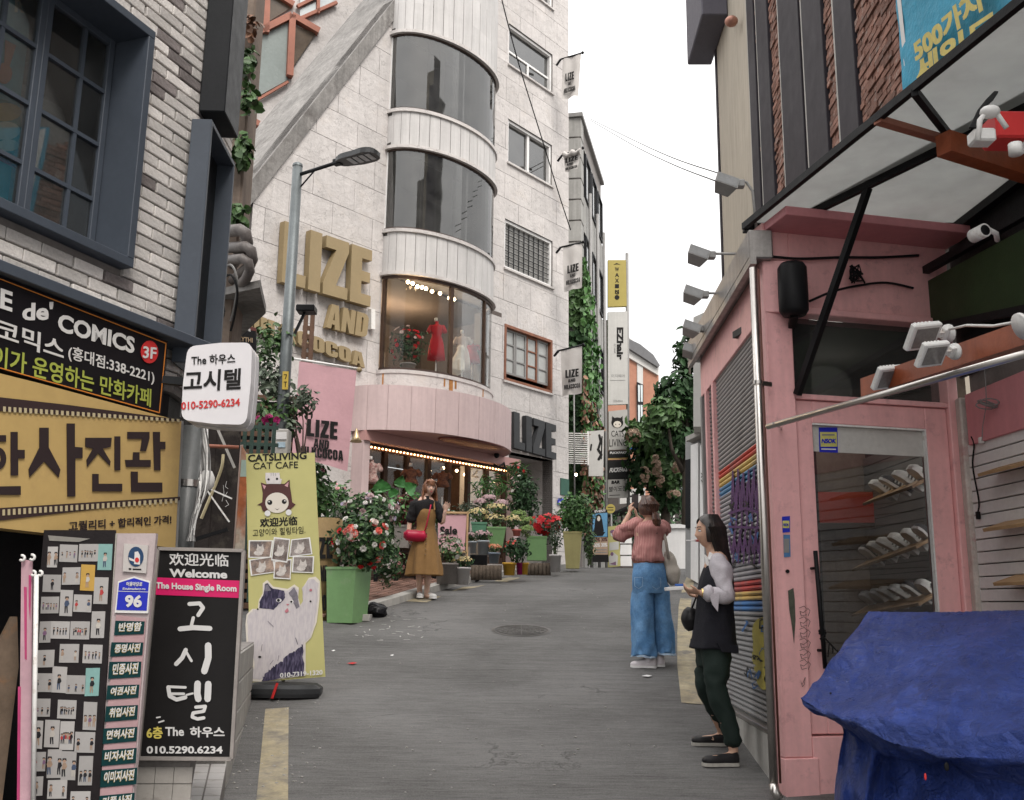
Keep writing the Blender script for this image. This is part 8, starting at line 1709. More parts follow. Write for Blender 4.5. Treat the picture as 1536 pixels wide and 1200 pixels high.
limb(bd, [a3(642,738), a3(640.5,745), a3(639,753)],[.046,.044,.056]);limb(bd, [a3(639,751), a3(639,762), a3(639,785), a3(639,800), a3(638,815)],[(.12,.07),(.155,.09),(.115,.08),(.13,.085),(.16,.11)], S3)
s1a, e1a, w1a=a3(622,757), a3(615,783,.0), a3(612.5,803,-.06);s1b, e1b, w1b=a3(656,760), a3(663,784,-.02), a3(667.5,767,-.08)
limb(bd, [s1a, e1a, w1a],[.044,.036,.024]);limb(bd, [s1b, e1b, w1b],[.044,.036,.024]);add_hand(bd, w1a, (.15,-.1,-1),(1,0,0),.95,.4);add_hand(bd, w1b, (.35,-.1,1),(.2,-1,.1),.95,.25,1.4)
k1, k2=a3(629,858), a3(642,858);f1_, f2_=gnd(629,897), gnd(640,898);limb(bd, [a3(630,815), k1, f1_ + Vector((0,0,.09))],[.08,.05,.036]);limb(bd, [a3(645,815), k2, f2_ + Vector((0,0,.09))],[.08,.05,.036]);limb(bd, [f1_ + Vector((0,0,.09)), f1_ + Vector((0,0,.04)), f1_ + Vector((.02,-.08,.03))],[.035,.036,.03]);limb(bd, [f2_ + Vector((0,0,.09)), f2_ + Vector((0,0,.04)), f2_ + Vector((.05,-.08,.03))],[.035,.036,.03])
merged('body', bd, SKIN2, P3,.009)
HA=hairmat('auburn_hair', (.13,.048,.022),(.22,.095,.045));face_parts(P3, Mh, .97, LIP, HA, BLACK);hr=cap(P3, Mh, HA, 1.0, lambda th: max(0, min(.85,(th - .7)*1.4)))
def p3(s, q):
    a=math.pi*(.90+1.20*s) + (0 if 1 else 0);c, s_=math.cos(a), math.sin(a);L_=q.uniform(.22,.32)
    return [Mh @ Vector((.035*c, .01 + .03*s_, .120)), Mh @ Vector((.089*c, -.005 + .09*s_, .03)), Mh @ Vector((.098*c, -.005 + .09*s_, -.08)), Mh @ Vector((.112*c, .01 + .08*s_, -.08 - L_*.5)), Mh @ Vector((.115*c, .02 + .07*s_, -.08 - L_))]
strands('hair_strands', HA, hr, None, p3,190,.0095,8,.008)
strands('fringe', HA, hr, None, lambda s, q: [Mh @ Vector((.03*(s - .5),.03,.122)), Mh @ Vector((.12*(s - .5),.088,.085)), Mh @ Vector((.13*(s - .5),.098 - .2*(s - .5) ** 2,.045)), Mh @ Vector((.135*(s - .5),.100 - .25*(s - .5) ** 2,.026))],40,.007,9,.002)
BLO=fabric('black_lace', (.014,.013,.014), bump=.6, bs=60);DRS=fabric('brown_corduroy', (.24,.135,.052), var=.12, bump=.4, bs=60)
garment('blouse', [(640,744.5, D3,5.2,.05,0,5,0),(640,749, D3,7,.06,0,5,0),(639,753.5, D3,18,.105,0,5,0),(639,766, D3,17,.115,0,5,0),(639,780, D3,14,.10,0,5,0)], BLO, P3, ax=(S3, F3), hem=False)
for k_, (A_, B_, C_) in enumerate(((s1a, e1a, w1a),(s1b, e1b, w1b))): sleeve('puff_sleeve', [A_ + Vector((.03*(1-2*k_),0,.02)), A_, A_.lerp(B_, .4), A_.lerp(B_, .8), B_.lerp(C_, .08)],[.06,.068,.07,.064,.040], BLO, P3,.008, k_*5,22)
garment('dress', [(640,764, D3,14.5,.118,.0,6,0),(640,772, D3,15.5,.128,.0,6,0),(638.5,790, D3,14.6,.105,.01,9,0),(638,800, D3,16.5,.125,.03,9,.2),(637,820, D3,20.5,.18,.06,9,.3),(636,845, D3,25,.24,.09,9,.4),(635.5,863.5, D3,27.5,.28,.11,9,.5)], DRS, P3, ax=(S3, F3), crumple=.006, n=80)
mb=MB()
for X in (629,652): mb.bar(a3(X, 765,-.10), a3(X - 1+2*(X < 640),752,-.05),.02,.006,(0,1,0));
mb.build('shoulder_strap', DRS, P3, kind='stuff');mb=MB()
for i in range(8): mb.ball(a3(641.5 - i*.5,776 + i*8,-.13 - .018*max(0, i - 1)),.010,6,4)
mb.build('button', mat('horn_button', (.18,.11,.06),.4), P3, kind='stuff')
for c, f in ((f1_, (.1,-1,0)),(f2_, (.55,-1,0))): M=shoe(P3, c + Vector((0,.07,0)), f, .25,.095, mat('white_leather', (.62,.61,.60),.5), WHITE, h=.075);mb=MB(M);[mb.box(-.046,.046,-.02 - i*.03,-.008 - i*.03,.028,.052) for i in range(3)];mb.build('side_stripe', BLACK, P3, kind='stuff')
RB=mat('crimson_leather', (.42,.008,.045),.4, var=.1, bump=.15, bs=40);rb=thing('crossbody_bag', 'small crimson barrel bag on the hip of the woman in brown', 'handbag', a3(623,813,-.2));b0=a3(623,803.5,-.17);Xb=(S3 + Vector((0,0,-.05))).normalized()
mb=MB();mb.smooth=True;limb(mb, [b0 - Xb*.13, b0 - Xb*.11, b0, b0 + Xb*.11, b0 + Xb*.125],[.06,.075,.082,.074,.058], Vector((0,0,1)),22);mb.build('pouch', RB, rb);mb=MB();mb.tube([b0 + Xb*.12 + Vector((0,-.0,.05)), a3(640,787,-.14), a3(644,768,-.14), a3(646.5,757,-.10)],.009,6);mb.build('strap', RB, rb);mb=MB();mb.tube([b0 - Xb*.1 + Vector((0,-.07,.07)), b0 + Xb*.1 + Vector((0,-.07,.07))],.004,5);mb.build('zip', GOLD, rb)
# ================================================================ FLOWER SHOP DETAILS
BULB=mat('warm_bulb', (1.0,.55,.25),.4, emit=6, var=0, bump=0);fx=thing('festoon_lights', 'row of warm bulbs under the lintel of the shop window', 'lights', PW.px(645,690,.2));a, b=SHOP[0], SHOP[1]
mb=MB(PW.M);mb.box(a, b, LZ - .05, LZ - .02,.12,.16);mb.build('strip', DARKM, fx);q0=None
for i in range(44):
    if q0 is None: mb=MB();mb.ball((0,0,0),.017,8,5);q0=mb.build('bulb', BULB, fx, world=False);o=q0
    else: o=link('bulb', q0.data, fx)
    o.matrix_basis=wm(fx).inverted() @ Matrix.Translation(PW.pt(a + .1 + (b - a - .2)*i / 43, LZ - .075,.15))
HOT=mat('spot_bulb', (1.0,.72,.42),.4, emit=14, var=0, bump=0)
def spots(label, pts, off, r=.05):
    t=thing('spotlights', label, 'lights', PW.px(pts[0][0], pts[0][1], off))
    for X, Y in pts: mb=MB();mb.ball(PW.px(X, Y, off), r, 8,6);mb.build('lamp', HOT, t)
    return t
spots('row of warm ceiling spotlights inside the lit display bay', [(612,423),(619,425),(626,430),(633,431),(639,433),(648,437),(660,440),(674,447),(681,449)],.6,.036);spots('few warm spotlights inside the ground floor shop', [(645,706),(685,706),(697,712),(665,702)],-1.2,.03)
for (u, v, o, e) in (((bay_l + bay_r) / 2 - .4, B[6] - .5,-1.4,40),((bay_l + bay_r) / 2 + .3, B[6] - .5,-1.1,22),(SHOP[0] + 1.2, LZ - .3,-1.3,18),(SHOP[1] - 1, LZ - .3,-1.3,14)):
    l=bpy.data.lights.new('shop_fill_lamp', 'POINT');l.energy=e;l.color=(1,.72,.45);l.shadow_soft_size=.15;lo=bpy.data.objects.new('shop_fill_lamp', l);col.objects.link(lo);lo.location=PW.pt(u, v, o)  # unseen lamps added to light the dark rooms behind the bulbs and spotlights
def mannequin(label, X, Y0, Y1, d, dress, skirt=True, name='mannequin', col2=None):
    t=thing(name, label, 'mannequin', atk(X, Y1, d));top, bot=atk(X, Y0, d), atk(X, Y1, d);H=top.z - bot.z;mb=MB();mb.smooth=True
    pr=[(.03,1),(.035,.93),(.11,.89),(.135,.84),(.12,.72),(.095,.62),(.13,.50),(.15,.40)] + ([(.17,.2),(.19,.0)] if skirt else [(.10,.36)])
    for (r0, z0),(r1, z1) in zip(pr, pr[1:]): pass
    V, F=ringloft([(bot + Vector((0,0, z*H)), Vector((r, 0,0)), Vector((0, r*.6,0)),.03 if z < .5 else 0,7,0) for r, z in pr],22);mb.add(V, F);mb.build('dress', dress, t)
    mb=MB();mb.tube([top, top + Vector((0,0,.07))],.035,10);mb.tube([bot, bot - Vector((0,0,.35))],.015,6);mb.build('stand', WHITEM, t)
    mb=MB();[limb(mb, [bot + Vector((s*.12,0, H*.87)), bot + Vector((s*.17,0, H*.72))],[.045,.05]) for s in (-1,1)];mb.build('sleeve', dress, t);return t
REDD=fabric('red_dress_fabric', (.40,.012,.02)) if 'fabric' in globals() else REDI
dB=PW.px(655,480,-.1).y
mannequin('dress form wearing a red short sleeved dress in the display bay', 654,482,540, PW.px(655,500,.15).y / K, REDD);mannequin('pale headless dress form beside the bay window post', 693,500,555, PW.px(690,500,.1).y / K, mat('cream_dress', (.50,.42,.36),.8));mannequin('small red dress on a form behind the right pane of the display bay', 708,515,545, PW.px(708,500,-.2).y / K, REDD)
FLO=mat('floral_blouse', (.40,.30,.27),.8, var=.5, vs=25, c2=(.20,.08,.07), bump=.1);RUS=mat('rust_blouse', (.26,.10,.05),.8, var=.5, vs=22, c2=(.10,.05,.04), bump=.1)
mannequin('mannequin in a pale floral dress in the shop window behind the pink banner', 556,690,745, PW.px(556,700,.2).y / K, FLO, False);mannequin('torso mannequin in a rust patterned blouse above the elephant ear leaves', 616,700,745, PW.px(616,700,.2).y / K, RUS, False);mannequin('torso mannequin in a brown patterned blouse behind the posing woman', 663,706,745, PW.px(663,700,.2).y / K, RUS, False)
dz_=PW.px(612,540,.1);dz_.y /= K;t=thing('rose_bush', 'potted rose bush with red flowers inside the display bay', 'potted plant', PW.px(612,555,.1));pot(t, 612,546,556,24,20, dz_.y, PGR);foliage(t, atk(612,518, dz_.y),(.42,.25,.42),420,.075, LF['dark'],500, shell=.15);blooms(t, atk(612,518, dz_.y),(.38,.2,.38),14,.06, FLW['red'],501);blooms(t, atk(612,510, dz_.y),(.40,.2,.36),10,.05, FLW['blush'],502)
dg_=thing('dog_figure', 'cream seated dog figure in the display bay', 'figurine', PW.px(684,556,.3));dy=PW.px(684,550,.3).y / K;mb=MB();limb(mb, [atk(682,556, dy), atk(686,545, dy), atk(690,530, dy)],[.16,.14,.09]);limb(mb, [atk(690,530, dy), atk(692,524, dy), atk(687,522, dy)],[.08,.085,.045]);limb(mb, [atk(690,540, dy - .1), atk(690,556, dy - .15)],[.04,.035]);limb(mb, [atk(694,540, dy), atk(695,556, dy - .1)],[.04,.035]);[mb.ball(atk(X, 519, dy),.035,8,5,(.6,.5,1.3)) for X in (690,695)];merged('body', mb, mat('cream_plush', (.55,.50,.42),.9, bump=.5), dg_, .015,2)
# bell lamp, camera, plates at the shop
for X, Y, lb_ in ((534,655, 'small brass bell lamp above the shop pier'),): t=thing('bell_lamp', lb_, 'lamp', atk(X, Y, 12));mb=MB();mb.lathe([(.015,.22),(.03,.16),(.05,.08),(.10,.0),(.09,.0),(.02,.08)], atk(X, Y + 8,12),14);mb.build('shade', mat('brass', (.40,.30,.18),.35, metal=.8, bump=0), t)
mb=MB();p=PW.px(745,683,.5);mb.ball(p, .06,10,8);mb.bar(p, p + Vector((0,.3,.05)),.05,.05);tag(mb.build('security_camera', BLACK), 'black dome camera under the pink canopy rim', 'camera')
t=thing('swan_hook', 'black swan neck bracket beside the side entrance', 'bracket', PW.px(755,705,.4));mb=MB();mb.tube([PW.px(X, Y, .4) for X, Y in ((741,697),(748,700),(753,697),(756,694),(757,700),(754,706),(748,710),(757,712))],.022,6);mb.build('hook', BLACK, t)
PWp=PL(PW.pt(0,0,.02), UW);t=thing('address_plate', 'small blue house number plate on the white building below the green board', 'number plate', PWp.px(841,753));board('plate', PWp, [(837,757),(837.5,749),(841.5,746.5),(846,749),(845.5,758)],.02, BLUE, t, off=.02);text('18-1', PWp, (838.5,757),(844.5,757.5),(838.5,752), WINK, t, off=.022, bold=.04)
LSP=spots('tiny warm lamp glowing in the ivy', [(864,712)],1.2,.03)
t=thing('junction_box', 'white meter box on the stone wall left of the bay', 'box', PW.px(563,480,.1));board('box', PW, [(557,463),(563,464),(563,494),(557,493)],.1, WHITEM, t, off=.1)
STN=mat('rust_streak', (.38,.17,.05),.9, var=.5, vs=12, bump=0)
# ================================================================ RIGHT HAND PROPS
# down pipe of polished steel before the shutter
dp=thing('downpipe', 'polished steel downpipe standing at the corner of the pink shop', 'pipe', atk(1166,1188,4.72));P_t, P_b=atk(1129,402,4.68), atk(1162,1176,4.68);P_b.x=P_t.x=(P_t.x + P_b.x) / 2
mb=MB();mb.tube([P_t, P_b],.026,16);mb.tube([P_b, P_b + Vector((.0,-.01,-.04)), P_b + Vector((.02,-.03,-.08))],.03,12);mb.build('tube', STEEL, dp);p=atk(1139,574,4.68);mb=MB();mb.lathe([(.031,-.012),(.031,.012)],(P_t.x, P_t.y, p.z),14);mb.bar((P_t.x, P_t.y, p.z),(P_t.x + .1, P_t.y + .05, p.z),.012,.03);mb.build('clamp', STEEL, dp)
mb=MB();mb.tube([Vector((P_t.x + .04, P_t.y + .03, P_t.z)), Vector((P_b.x + .045, P_b.y + .03, P_b.z))],.008,6);tag(mb.build('cable', mat('brown_cable', (.14,.05,.035),.5)), 'brown cable running down behind the steel downpipe', 'cable')
# graffiti on the shutter
PSG2=PL(PSH.pt(0,0,-.017), US);PUR=mat('purple_spray', (.07,.02,.10),.6, bump=0);YSP=mat('yellow_spray', (.45,.38,.08),.6, bump=0);q=random.Random(4)
g=thing('graffiti', 'purple spray tag across the upper stripes of the shutter', 'graffiti', PSG2.px(1118,780));L_=[]
for i in range(7): x=1096 + i*8;y=712 + q.uniform(-10,10);L_.append(([(x, y + 90),(x + 3, y),(x + 6, y + 60),(x + 9, y + 15)],2.4))
for i in range(6): x=1094 + i*8;L_.append(([(x, 800 + q.uniform(-8,8)),(x + 4,830),(x + 9,795),(x + 6,845)],2.2))
L_ += [([(1095,770),(1120,762),(1146,772)],4),([(1095,790),(1146,792)],3.5)];strokes(PSG2, L_, PUR, g, name='tag', n=5)
g=thing('graffiti', 'yellow spray lettering on the lower part of the shutter', 'graffiti', PSG2.px(1150,980));strokes(PSG2,[([(1142,932),(1135,940),(1135,960),(1143,962),(1143,940)],13),([(1134,968),(1142,966)],12),([(1135,975),(1144,978),(1144,995),(1135,992),(1135,978)],13),([(1136,1003),(1144,1006),(1140,1020),(1146,1030)],11),([(1165,960),(1170,985)],3),([(1164,990),(1170,1010)],3)], YSP, g, name='tag', n=5)
g=thing('graffiti', 'blue and black scribbles around the middle of the shutter', 'graffiti', PSG2.px(1120,930));q=random.Random(9)
for m_ in (mat('blue_spray', (.04,.12,.30),.6), mat('black_spray', (.02,.02,.02),.6)): strokes(PSG2,[([(x + q.uniform(-5,5), y + q.uniform(-9,9)) for _ in range(5)], q.uniform(1,3)) for x, y in [(q.uniform(1098,1160), q.uniform(735,850)) for _ in range(6)] + [(q.uniform(1106,1160), q.uniform(925,1040)) for _ in range(6)]], m_, g, off=.006, name='tag', n=5)
PCF=PL(PF.pt(0,0,.002), UF)
g=thing('graffiti', 'thin black outline lettering running up the pink corner column', 'graffiti', PCF.px(1207,960));L_=[]
for i in range(6): y=912 + i*16;L_ += [([(1199, y),(1206, y - 3),(1211, y + 2),(1205, y + 7),(1200, y + 5),(1202, y + 12),(1210, y + 10)],.7),([(1211, y),(1215, y + 4),(1212, y + 12)],.7)]
L_ += [([(1203,1026),(1207,1016),(1206,1026),(1203,1030),(1201,1024)],.7)];strokes(PCF, L_, INK, g, name='outline', n=4)
GSP=mat('grey_green_smear', (.07,.075,.055),.8, var=.5, vs=20);g=thing('paint_smear', 'dark grey green smear of old paint on the pink column', 'paint mark', PCF.px(1187,930));flat([[(1182,886),(1190,882),(1192,900),(1193,930),(1191,965),(1188,940),(1184,915)]], PCF, GSP, g)
for lb_, px, m1, m2, tx in (('yellow and blue security sticker on the pink column', [(1173,775),(1185,774),(1185,798),(1174,799)], BLUE, mat('pale_yellow_print', (.55,.52,.15),.5), 'NSOK'),('plain blue sticker below the yellow one on the pink column', [(1175,802),(1185,802),(1186,835),(1176,836)], mat('sky_sticker', (.07,.18,.36),.5), GREY, None)):
    g=thing('sticker', lb_, 'sticker', PCF.px(*px[3]));polys(PCF, [px], m1, g);x0, x1=px[0][0] + 1, px[1][0] - 1;polys(PCF, [[(x0, px[0][1] + 6),(x1, px[0][1] + 6),(x1, px[2][1] - 6),(x0, px[2][1] - 6)]], m2, g, off=.006)
    if tx: text(tx, PCF, (x0+1,789),(x1-1,789),(x0+1,785), BLUE, g, off=.009, bold=.03)
mb=MB();p=PCF.px(1181,857);mb.lathe([(.0,0),(.012,.0),(.012,.01)],(0,0,0),10);mb.v=[tuple(p + Vector((a, -c, b))) for a, b, c in mb.v];tag(mb.build('lock_hole', BLACK), 'round dark key hole on the pink column', 'lock')
PDF=PL(PF.pt(0,0,-.056), UF);g=thing('sticker', 'large blue and yellow sticker reading NSOK on the door glass', 'sticker', PDF.px(1242,678));polys(PDF, [[(1228,641),(1256,641),(1257,679),(1229,678)]], BLUE, g, off=.0);polys(PDF, [[(1230,648),(1255,648),(1256,670),(1231,670)]], mat('pale_yellow_print', (.55,.52,.15)), g, off=.002)
text('NSOK', PDF, (1232,665),(1254,665),(1233,658), BLUE, g, off=.004, bold=.05);polys(PDF, [[(1233,651),(1252,651),(1252,653.5),(1233,653.5)], ], GREY, g, off=.004);polys(PDF, [[(1232,672.5),(1254,673),(1254,675),(1232,674.5)]], WINK, g, off=.003)
# speaker
sp=thing('loudspeaker', 'black wall loudspeaker high on the pink shop front', 'loudspeaker', PF.px(1190,480,.1));c=PF.px(1190,445,.14);hw=23*c.y / 1502;h0, h1=PF.hit(1190,483)[1], PF.hit(1190,408)[1]
mb=MB();mb.smooth=False;mb.lathe([(0, h0 - c.z),(hw*.8, h0 - c.z),(hw, h0 - c.z + .03),(hw*1.02,0),(hw, h1 - c.z - .03),(hw*.8, h1 - c.z),(0, h1 - c.z)], c, 22);mb.build('cabinet', BLACK, sp);mb=MB();mb.bar(c + Vector((0,0, h0 - c.z)), PF.px(1188,490),.05,.03);mb.build('bracket', BLACK, sp)
# steel rail and wooden beam with white floodlights
ra, rb_=atk(1152,640,4.2), atk(1540,530,2.95);rl2=thing('steel_rail', 'long brushed steel rail crossing in front of the door and display wall', 'rail', ra);mb=MB();mb.tube([ra, rb_ + (rb_ - ra)*.2],.017,12);mb.build('tube', STEEL, rl2);mb=MB();p=ra.lerp(rb_, .04);mb.tube([p, PF.px(1172,642)],.009,6);mb.lathe([(.02,0),(.02,.01)], p, 10);mb.build('bracket', STEEL, rl2)
bm0, bm1=atk(1300,582,4.0), atk(1545,500,2.95);bmv=thing('wooden_beam', 'reddish wooden beam carrying the white floodlights', 'beam', bm0);mb=MB();mb.bar(bm0, bm1 + (bm1 - bm0)*.3,.07,.10);mb.build('timber', mat('varnished_redwood', (.30,.075,.03),.4, var=.2, vs=5, bump=.1, streak=.2), bmv)
def flood(label, X, Y, d, yaw, s=1.0, base=None, m=WHITEM, group='white floodlights on the wooden beam', tilt=.45):
    t=thing('floodlight', label, 'floodlight', M=Matrix.Translation(atk(X, Y, d)) @ Matrix.Rotation(yaw, 4, 'Z') @ Matrix.Rotation(-.8,4, 'X') @ Matrix.Rotation(tilt - .72,4, 'Y') @ Matrix.Scale(s, 4), group=group)
    W=dict(world=False);mb=MB();mb.box(-.085,.085,-.07,.07,-.018,.018,.006);mb.build('housing', m, t, **W);mb=MB();mb.box(-.065,.065,-.052,.052,-.0215,-.0185);mb.build('lens', mat('led_face', (.20,.19,.18),.2, var=.2, vs=60, bump=0), t, **W)
    mb=MB();[mb.box(-.05 + i*.022,-.04 + i*.022,-.06,.06,.018,.034) for i in range(5)];mb.build('fin', m, t, kind='stuff', **W);mb=MB();mb.box(.085,.13,-.012,.012,-.01,.012);mb.box(.12,.15,-.03,.03,-.015,.015,.004);mb.lathe([(0,0),(.045,0),(.045,.012),(0,.014)],(0,0,0),14);n0=len(mb.v) - 56;mb.v=mb.v[:n0] + [(.15 + c, a, b) for a, b, c in mb.v[n0:]];mb.build('bracket', m, t, **W);return t
flood('white floodlight on the left end of the beam', 1331,566,3.75,.15,.92);flood('white floodlight second from the left end of the beam', 1398,531,3.2,.15,.84);flood('white floodlight raised highest over the beam', 1384,504,3.5,.12,1.0)
mb=MB();mb.tube([atk(1424,494,3.4), atk(1450,488,3.3), atk(1490,489,3.1), atk(1530,482,2.95)],.007,6);tag(mb.build('white_conduit', WHITEM), 'pale cable running from the highest floodlight to the right', 'cable')
mb=MB();c=atk(1530,490,2.9);M=Matrix.Translation(c) @ Matrix.Rotation(1.2,4, 'Y');q=MB(M);q.lathe([(0,0),(.055,0),(.055,.014),(.02,.03),(.015,.06),(0,.06)],(0,0,0),18);tag(q.build('ceiling_rose', WHITEM), 'round white cable mount at the right end of the beam', 'mount')
# lamps at the top right
tb1, tb2=hz(1415,215, cz_ - .14), hz(1540,255, cz_ - .14);tbm=thing('varnished_beam', 'varnished timber beam hanging under the clear canopy', 'beam', tb1);mb=MB();mb.bar(tb1, tb2 + (tb2 - tb1)*.4,.09,.12);mb.build('timber', mat('varnished_redwood', (.30,.075,.03)), tbm)
L1=thing('swivel_lamp', 'white swivelling floodlight with black wiring below the canopy, right of the crossbar', 'lamp', atk(1475,195,3.1));
mb=MB();c=atk(1478,200,3.0);mb.box(c.x - .045, c.x + .05, c.y, c.y + .08, c.z - .03, c.z + .03,.008);mb.build('housing', WHITEM, L1);mb=MB();mb.tube([atk(1466,212,3.0), atk(1470,180,3.0), atk(1482,165,3.0), atk(1496,172,3.0), atk(1510,192,3.0)],.012,8);mb.build('yoke', WHITEM, L1);mb=MB();mb.ball(atk(1485,168,3.0),.036,14,8,(1.2,1,.8));mb.build('cap', WHITEM, L1);mb=MB();mb.lathe([(.0,0),(.028,0),(.028,.05),(0,.05)], atk(1524,232,2.95),12);mb.build('joint', WHITEM, L1)
mb=MB();[mb.tube([atk(1455 + k*2,192,3.0), atk(1468 + k, 165,3.05), atk(1480 + k*2,150,3.1), atk(1492 + k, 138,3.15)],.005,5) for k in range(5)];mb.build('wiring', BLACK, L1)
mb=MB();mb.box(atk(1495,190,3.1).x, atk(1545,190,3.1).x, 3.1*K, 3.1*K + .15, atk(1500,205,3.1).z, atk(1500,165,3.1).z, .01);tag(mb.build('red_box', REDI), 'bright red box behind the white swivel lamp', 'box')
# floodlights over the eave
for k, (X, Y, d, s) in enumerate(((1088,277,4.85,.95),(1046,384,5.2,.9),(1038,443,5.7,.9),(1036,494,6.2,.9),(1035,527,6.7,.9))):
    c=atk(X, Y, d);t=thing('eave_floodlight', ['nearest and highest', 'second', 'third', 'fourth', 'farthest'][k] + ' grey floodlight reaching out over the pink shop eave', 'floodlight', c, group='floodlights along the pink shop eave');W=.085*s
    M=Matrix.Translation(c) @ Matrix.Rotation(.35,4, 'Y') @ Matrix.Rotation(-.45,4, 'X');mb=MB(M);FLG=mat('grey_lamp_body', (.34,.33,.32),.5, metal=.2, var=.15)
    V=[(-W, -.05,-.06*s),(W, -.05,-.06*s),(W, -.05,.05*s),(-W, -.05,.05*s),(-W*.6,.07,-.03),(W*.6,.07,-.03),(W*.6,.07,.04),(-W*.6,.07,.04)];mb.add(V, [(0,1,2,3),(4,7,6,5),(0,4,5,1),(1,5,6,2),(2,6,7,3),(3,7,4,0)]);mb.build('housing', FLG, t)
    mb=MB(M);mb.add([(x*.9,-.0525, z*.88) for x, y, z in V[:4]],[(0,1,2,3)]);mb.build('lens', mat('lamp_lens', (.30,.30,.30),.15, bump=0), t)
    u_=-(c.y - 6.18);e=PSH.pt(max(u_, SL), EZ + .15,.0);mb=MB();b1=c + Vector((.10,.0,.02));mb.tube([b1, Vector((e.x - .06, c.y, c.z + .02)), Vector((e.x - .02, c.y, c.z - .05)), e],.010,8);mb.box(c.x + .04, c.x + .13, c.y - .03, c.y + .03, c.z - .02, c.z + .03,.004);mb.build('arm', FLG, t)
# camera and green screen panel, wires
gp_=thing('green_board', 'dark green board in a black frame tilted above the display wall', 'board', PT.px(1480,400,.1));PGR_=PL(PT.pt(0,0,.16), UT)
board('face', PGR_, [(1385,425),(1560,330),(1560,450),(1475,478),(1388,494)],.03, mat('dark_green_vinyl', (.030,.055,.022),.45, var=.2, vs=1.2), gp_);
for a, b in (((1372,415),(1560,308)),((1372,415),(1378,496)),((1378,496),(1560,460))): mb=MB();mb.bar(PGR_.px(*a, .01), PGR_.px(*b, .01),.05,.05, PGR_.N);mb.build('frame', BLACK, gp_)
cc=thing('cctv_camera', 'white bullet camera under the canopy against the dark fascia', 'camera', atk(1478,345,3.6));M=Matrix.Translation(atk(1478,345,3.6)) @ Matrix.Rotation(.25,4, 'Z') @ Matrix.Rotation(math.pi / 2,4, 'X');mb=MB(M);mb.lathe([(0,0),(.030,0),(.036,.0),(.036,-.09),(0,-.09)],(0,0,0),18);mb.build('housing', WHITEM, cc);mb=MB(M);mb.lathe([(0,.002),(.026,.002),(.028,.0)],(0,0,0),16);mb.build('lens', BLACK, cc);mb=MB();mb.tube([atk(1484,345,3.68), atk(1494,350,3.7), atk(1496,360,3.75)],.014,8);mb.build('bracket', WHITEM, cc)
cable('wire_run', 'black wires looping along the pink fascia behind the brace', [PF.px(1150,384,.03), PF.px(1200,388,.03), PF.px(1260,386,.03), PF.px(1320,386,.03), PF.px(1378,383,.03)],.010);cable('wire_run', 'sagging black wire below the pink fascia wires', [PF.px(1214,452,.03), PF.px(1250,437,.05), PF.px(1290,428,.03), PF.px(1330,424,.03), PF.px(1370,432,.03)],.009)
mb=MB();q=random.Random(8);c=PF.px(1284,412,.06)
for k in range(9): mb.tube([c + Vector((q.uniform(-.05,.05),-.01*k*.3, q.uniform(-.07,.07))) for _ in range(6)],.0055,5)
tag(mb.build('cable_bundle', BLACK), 'tangled bundle of black cable hanging on the pink fascia', 'cable')
cable('power_cord', 'black power cord hanging down the white slatted wall', [PT.px(1457,655,.02), PT.px(1461,668,.02), PT.px(1459,700,.02), PT.px(1468,750,.02), PT.px(1467,768,.02)],.006);mb=MB();p=PT.px(1467,772,.02);mb.box(p.x - .012, p.x + .012, p.y - .012, p.y + .012, p.z - .03, p.z + .02,.003);tag(mb.build('plug', BLACK), 'black plug at the end of the hanging cord', 'plug')
mb=MB();c=PT.px(1480,605,.08);[mb.tube([c + Vector((.06*math.cos(w + k),.02*k - .04,.022*math.sin(w) - .004*k)) for w in [j*.7 for j in range(10)]],.004,5) for k in range(4)];mb.tube([c, PT.px(1478,570,.08), PT.px(1476,540,.08)],.003,5);mb.tube([c, PT.px(1474,640,.04), PT.px(1473,662,.04)],.003,5);tag(mb.build('coiled_cable', GREY), 'coil of grey cable hanging above the slatted wall', 'cable')
mb=MB();mb.box(*[v for v in (PT.px(1472,662,.02).x - .015, PT.px(1472,662,.02).x + .015, PT.px(1472,662,.02).y - .015, PT.px(1472,662,.02).y + .015, PT.px(1472,662).z - .02, PT.px(1472,662).z + .02)],.004);tag(mb.build('socket', WHITEM), 'small white socket above the top slat', 'socket')
# blue promotional banner on the brick wall
PBB=PL(PQ.pt(0,0,.18), UQ);bb3=thing('blue_banner', 'bright blue banner with yellow Korean lettering hung over the rough brick', 'banner', PBB.px(1380,120));CY=mat('cyan_banner', (.02,.27,.42),.6, var=.15, vs=2, bump=.5, bs=4, dist=.05)
wavy('cloth', PBB, [(1340,-60),(1700,-330),(1700,60),(1362,138)], CY, bb3, amp=.03, nx=24, ny=16);polys(PBB, [[(1339,-60),(1345,-60),(1366,136),(1360,136)]], WINK, bb3, off=.03)
YI=mat('banner_yellow_ink', (.55,.45,.12),.6, bump=0)
text('500가지', PBB, (1374,95),(1475,15),(1368,62), YI, bb3, off=.06, bold=.05);text('기념', PBB, (1440,20),(1520,-60),(1434,-20), YI, bb3, off=.06, bold=.05);text('세일드', PBB, (1376,130),(1500,55),(1372,92), YI, bb3, off=.06, bold=.05)
# wall light on the cream wall
mb=MB();p=PQ.px(1097,32,.15);mb.ball(p, .10,12,8,(1,1,.8));mb.bar(p, PQ.px(1100,34),.03,.03);tag(mb.build('wall_light', mat('copper', (.40,.20,.15),.4, metal=.5)), 'small copper ball light on the cream wall', 'lamp')
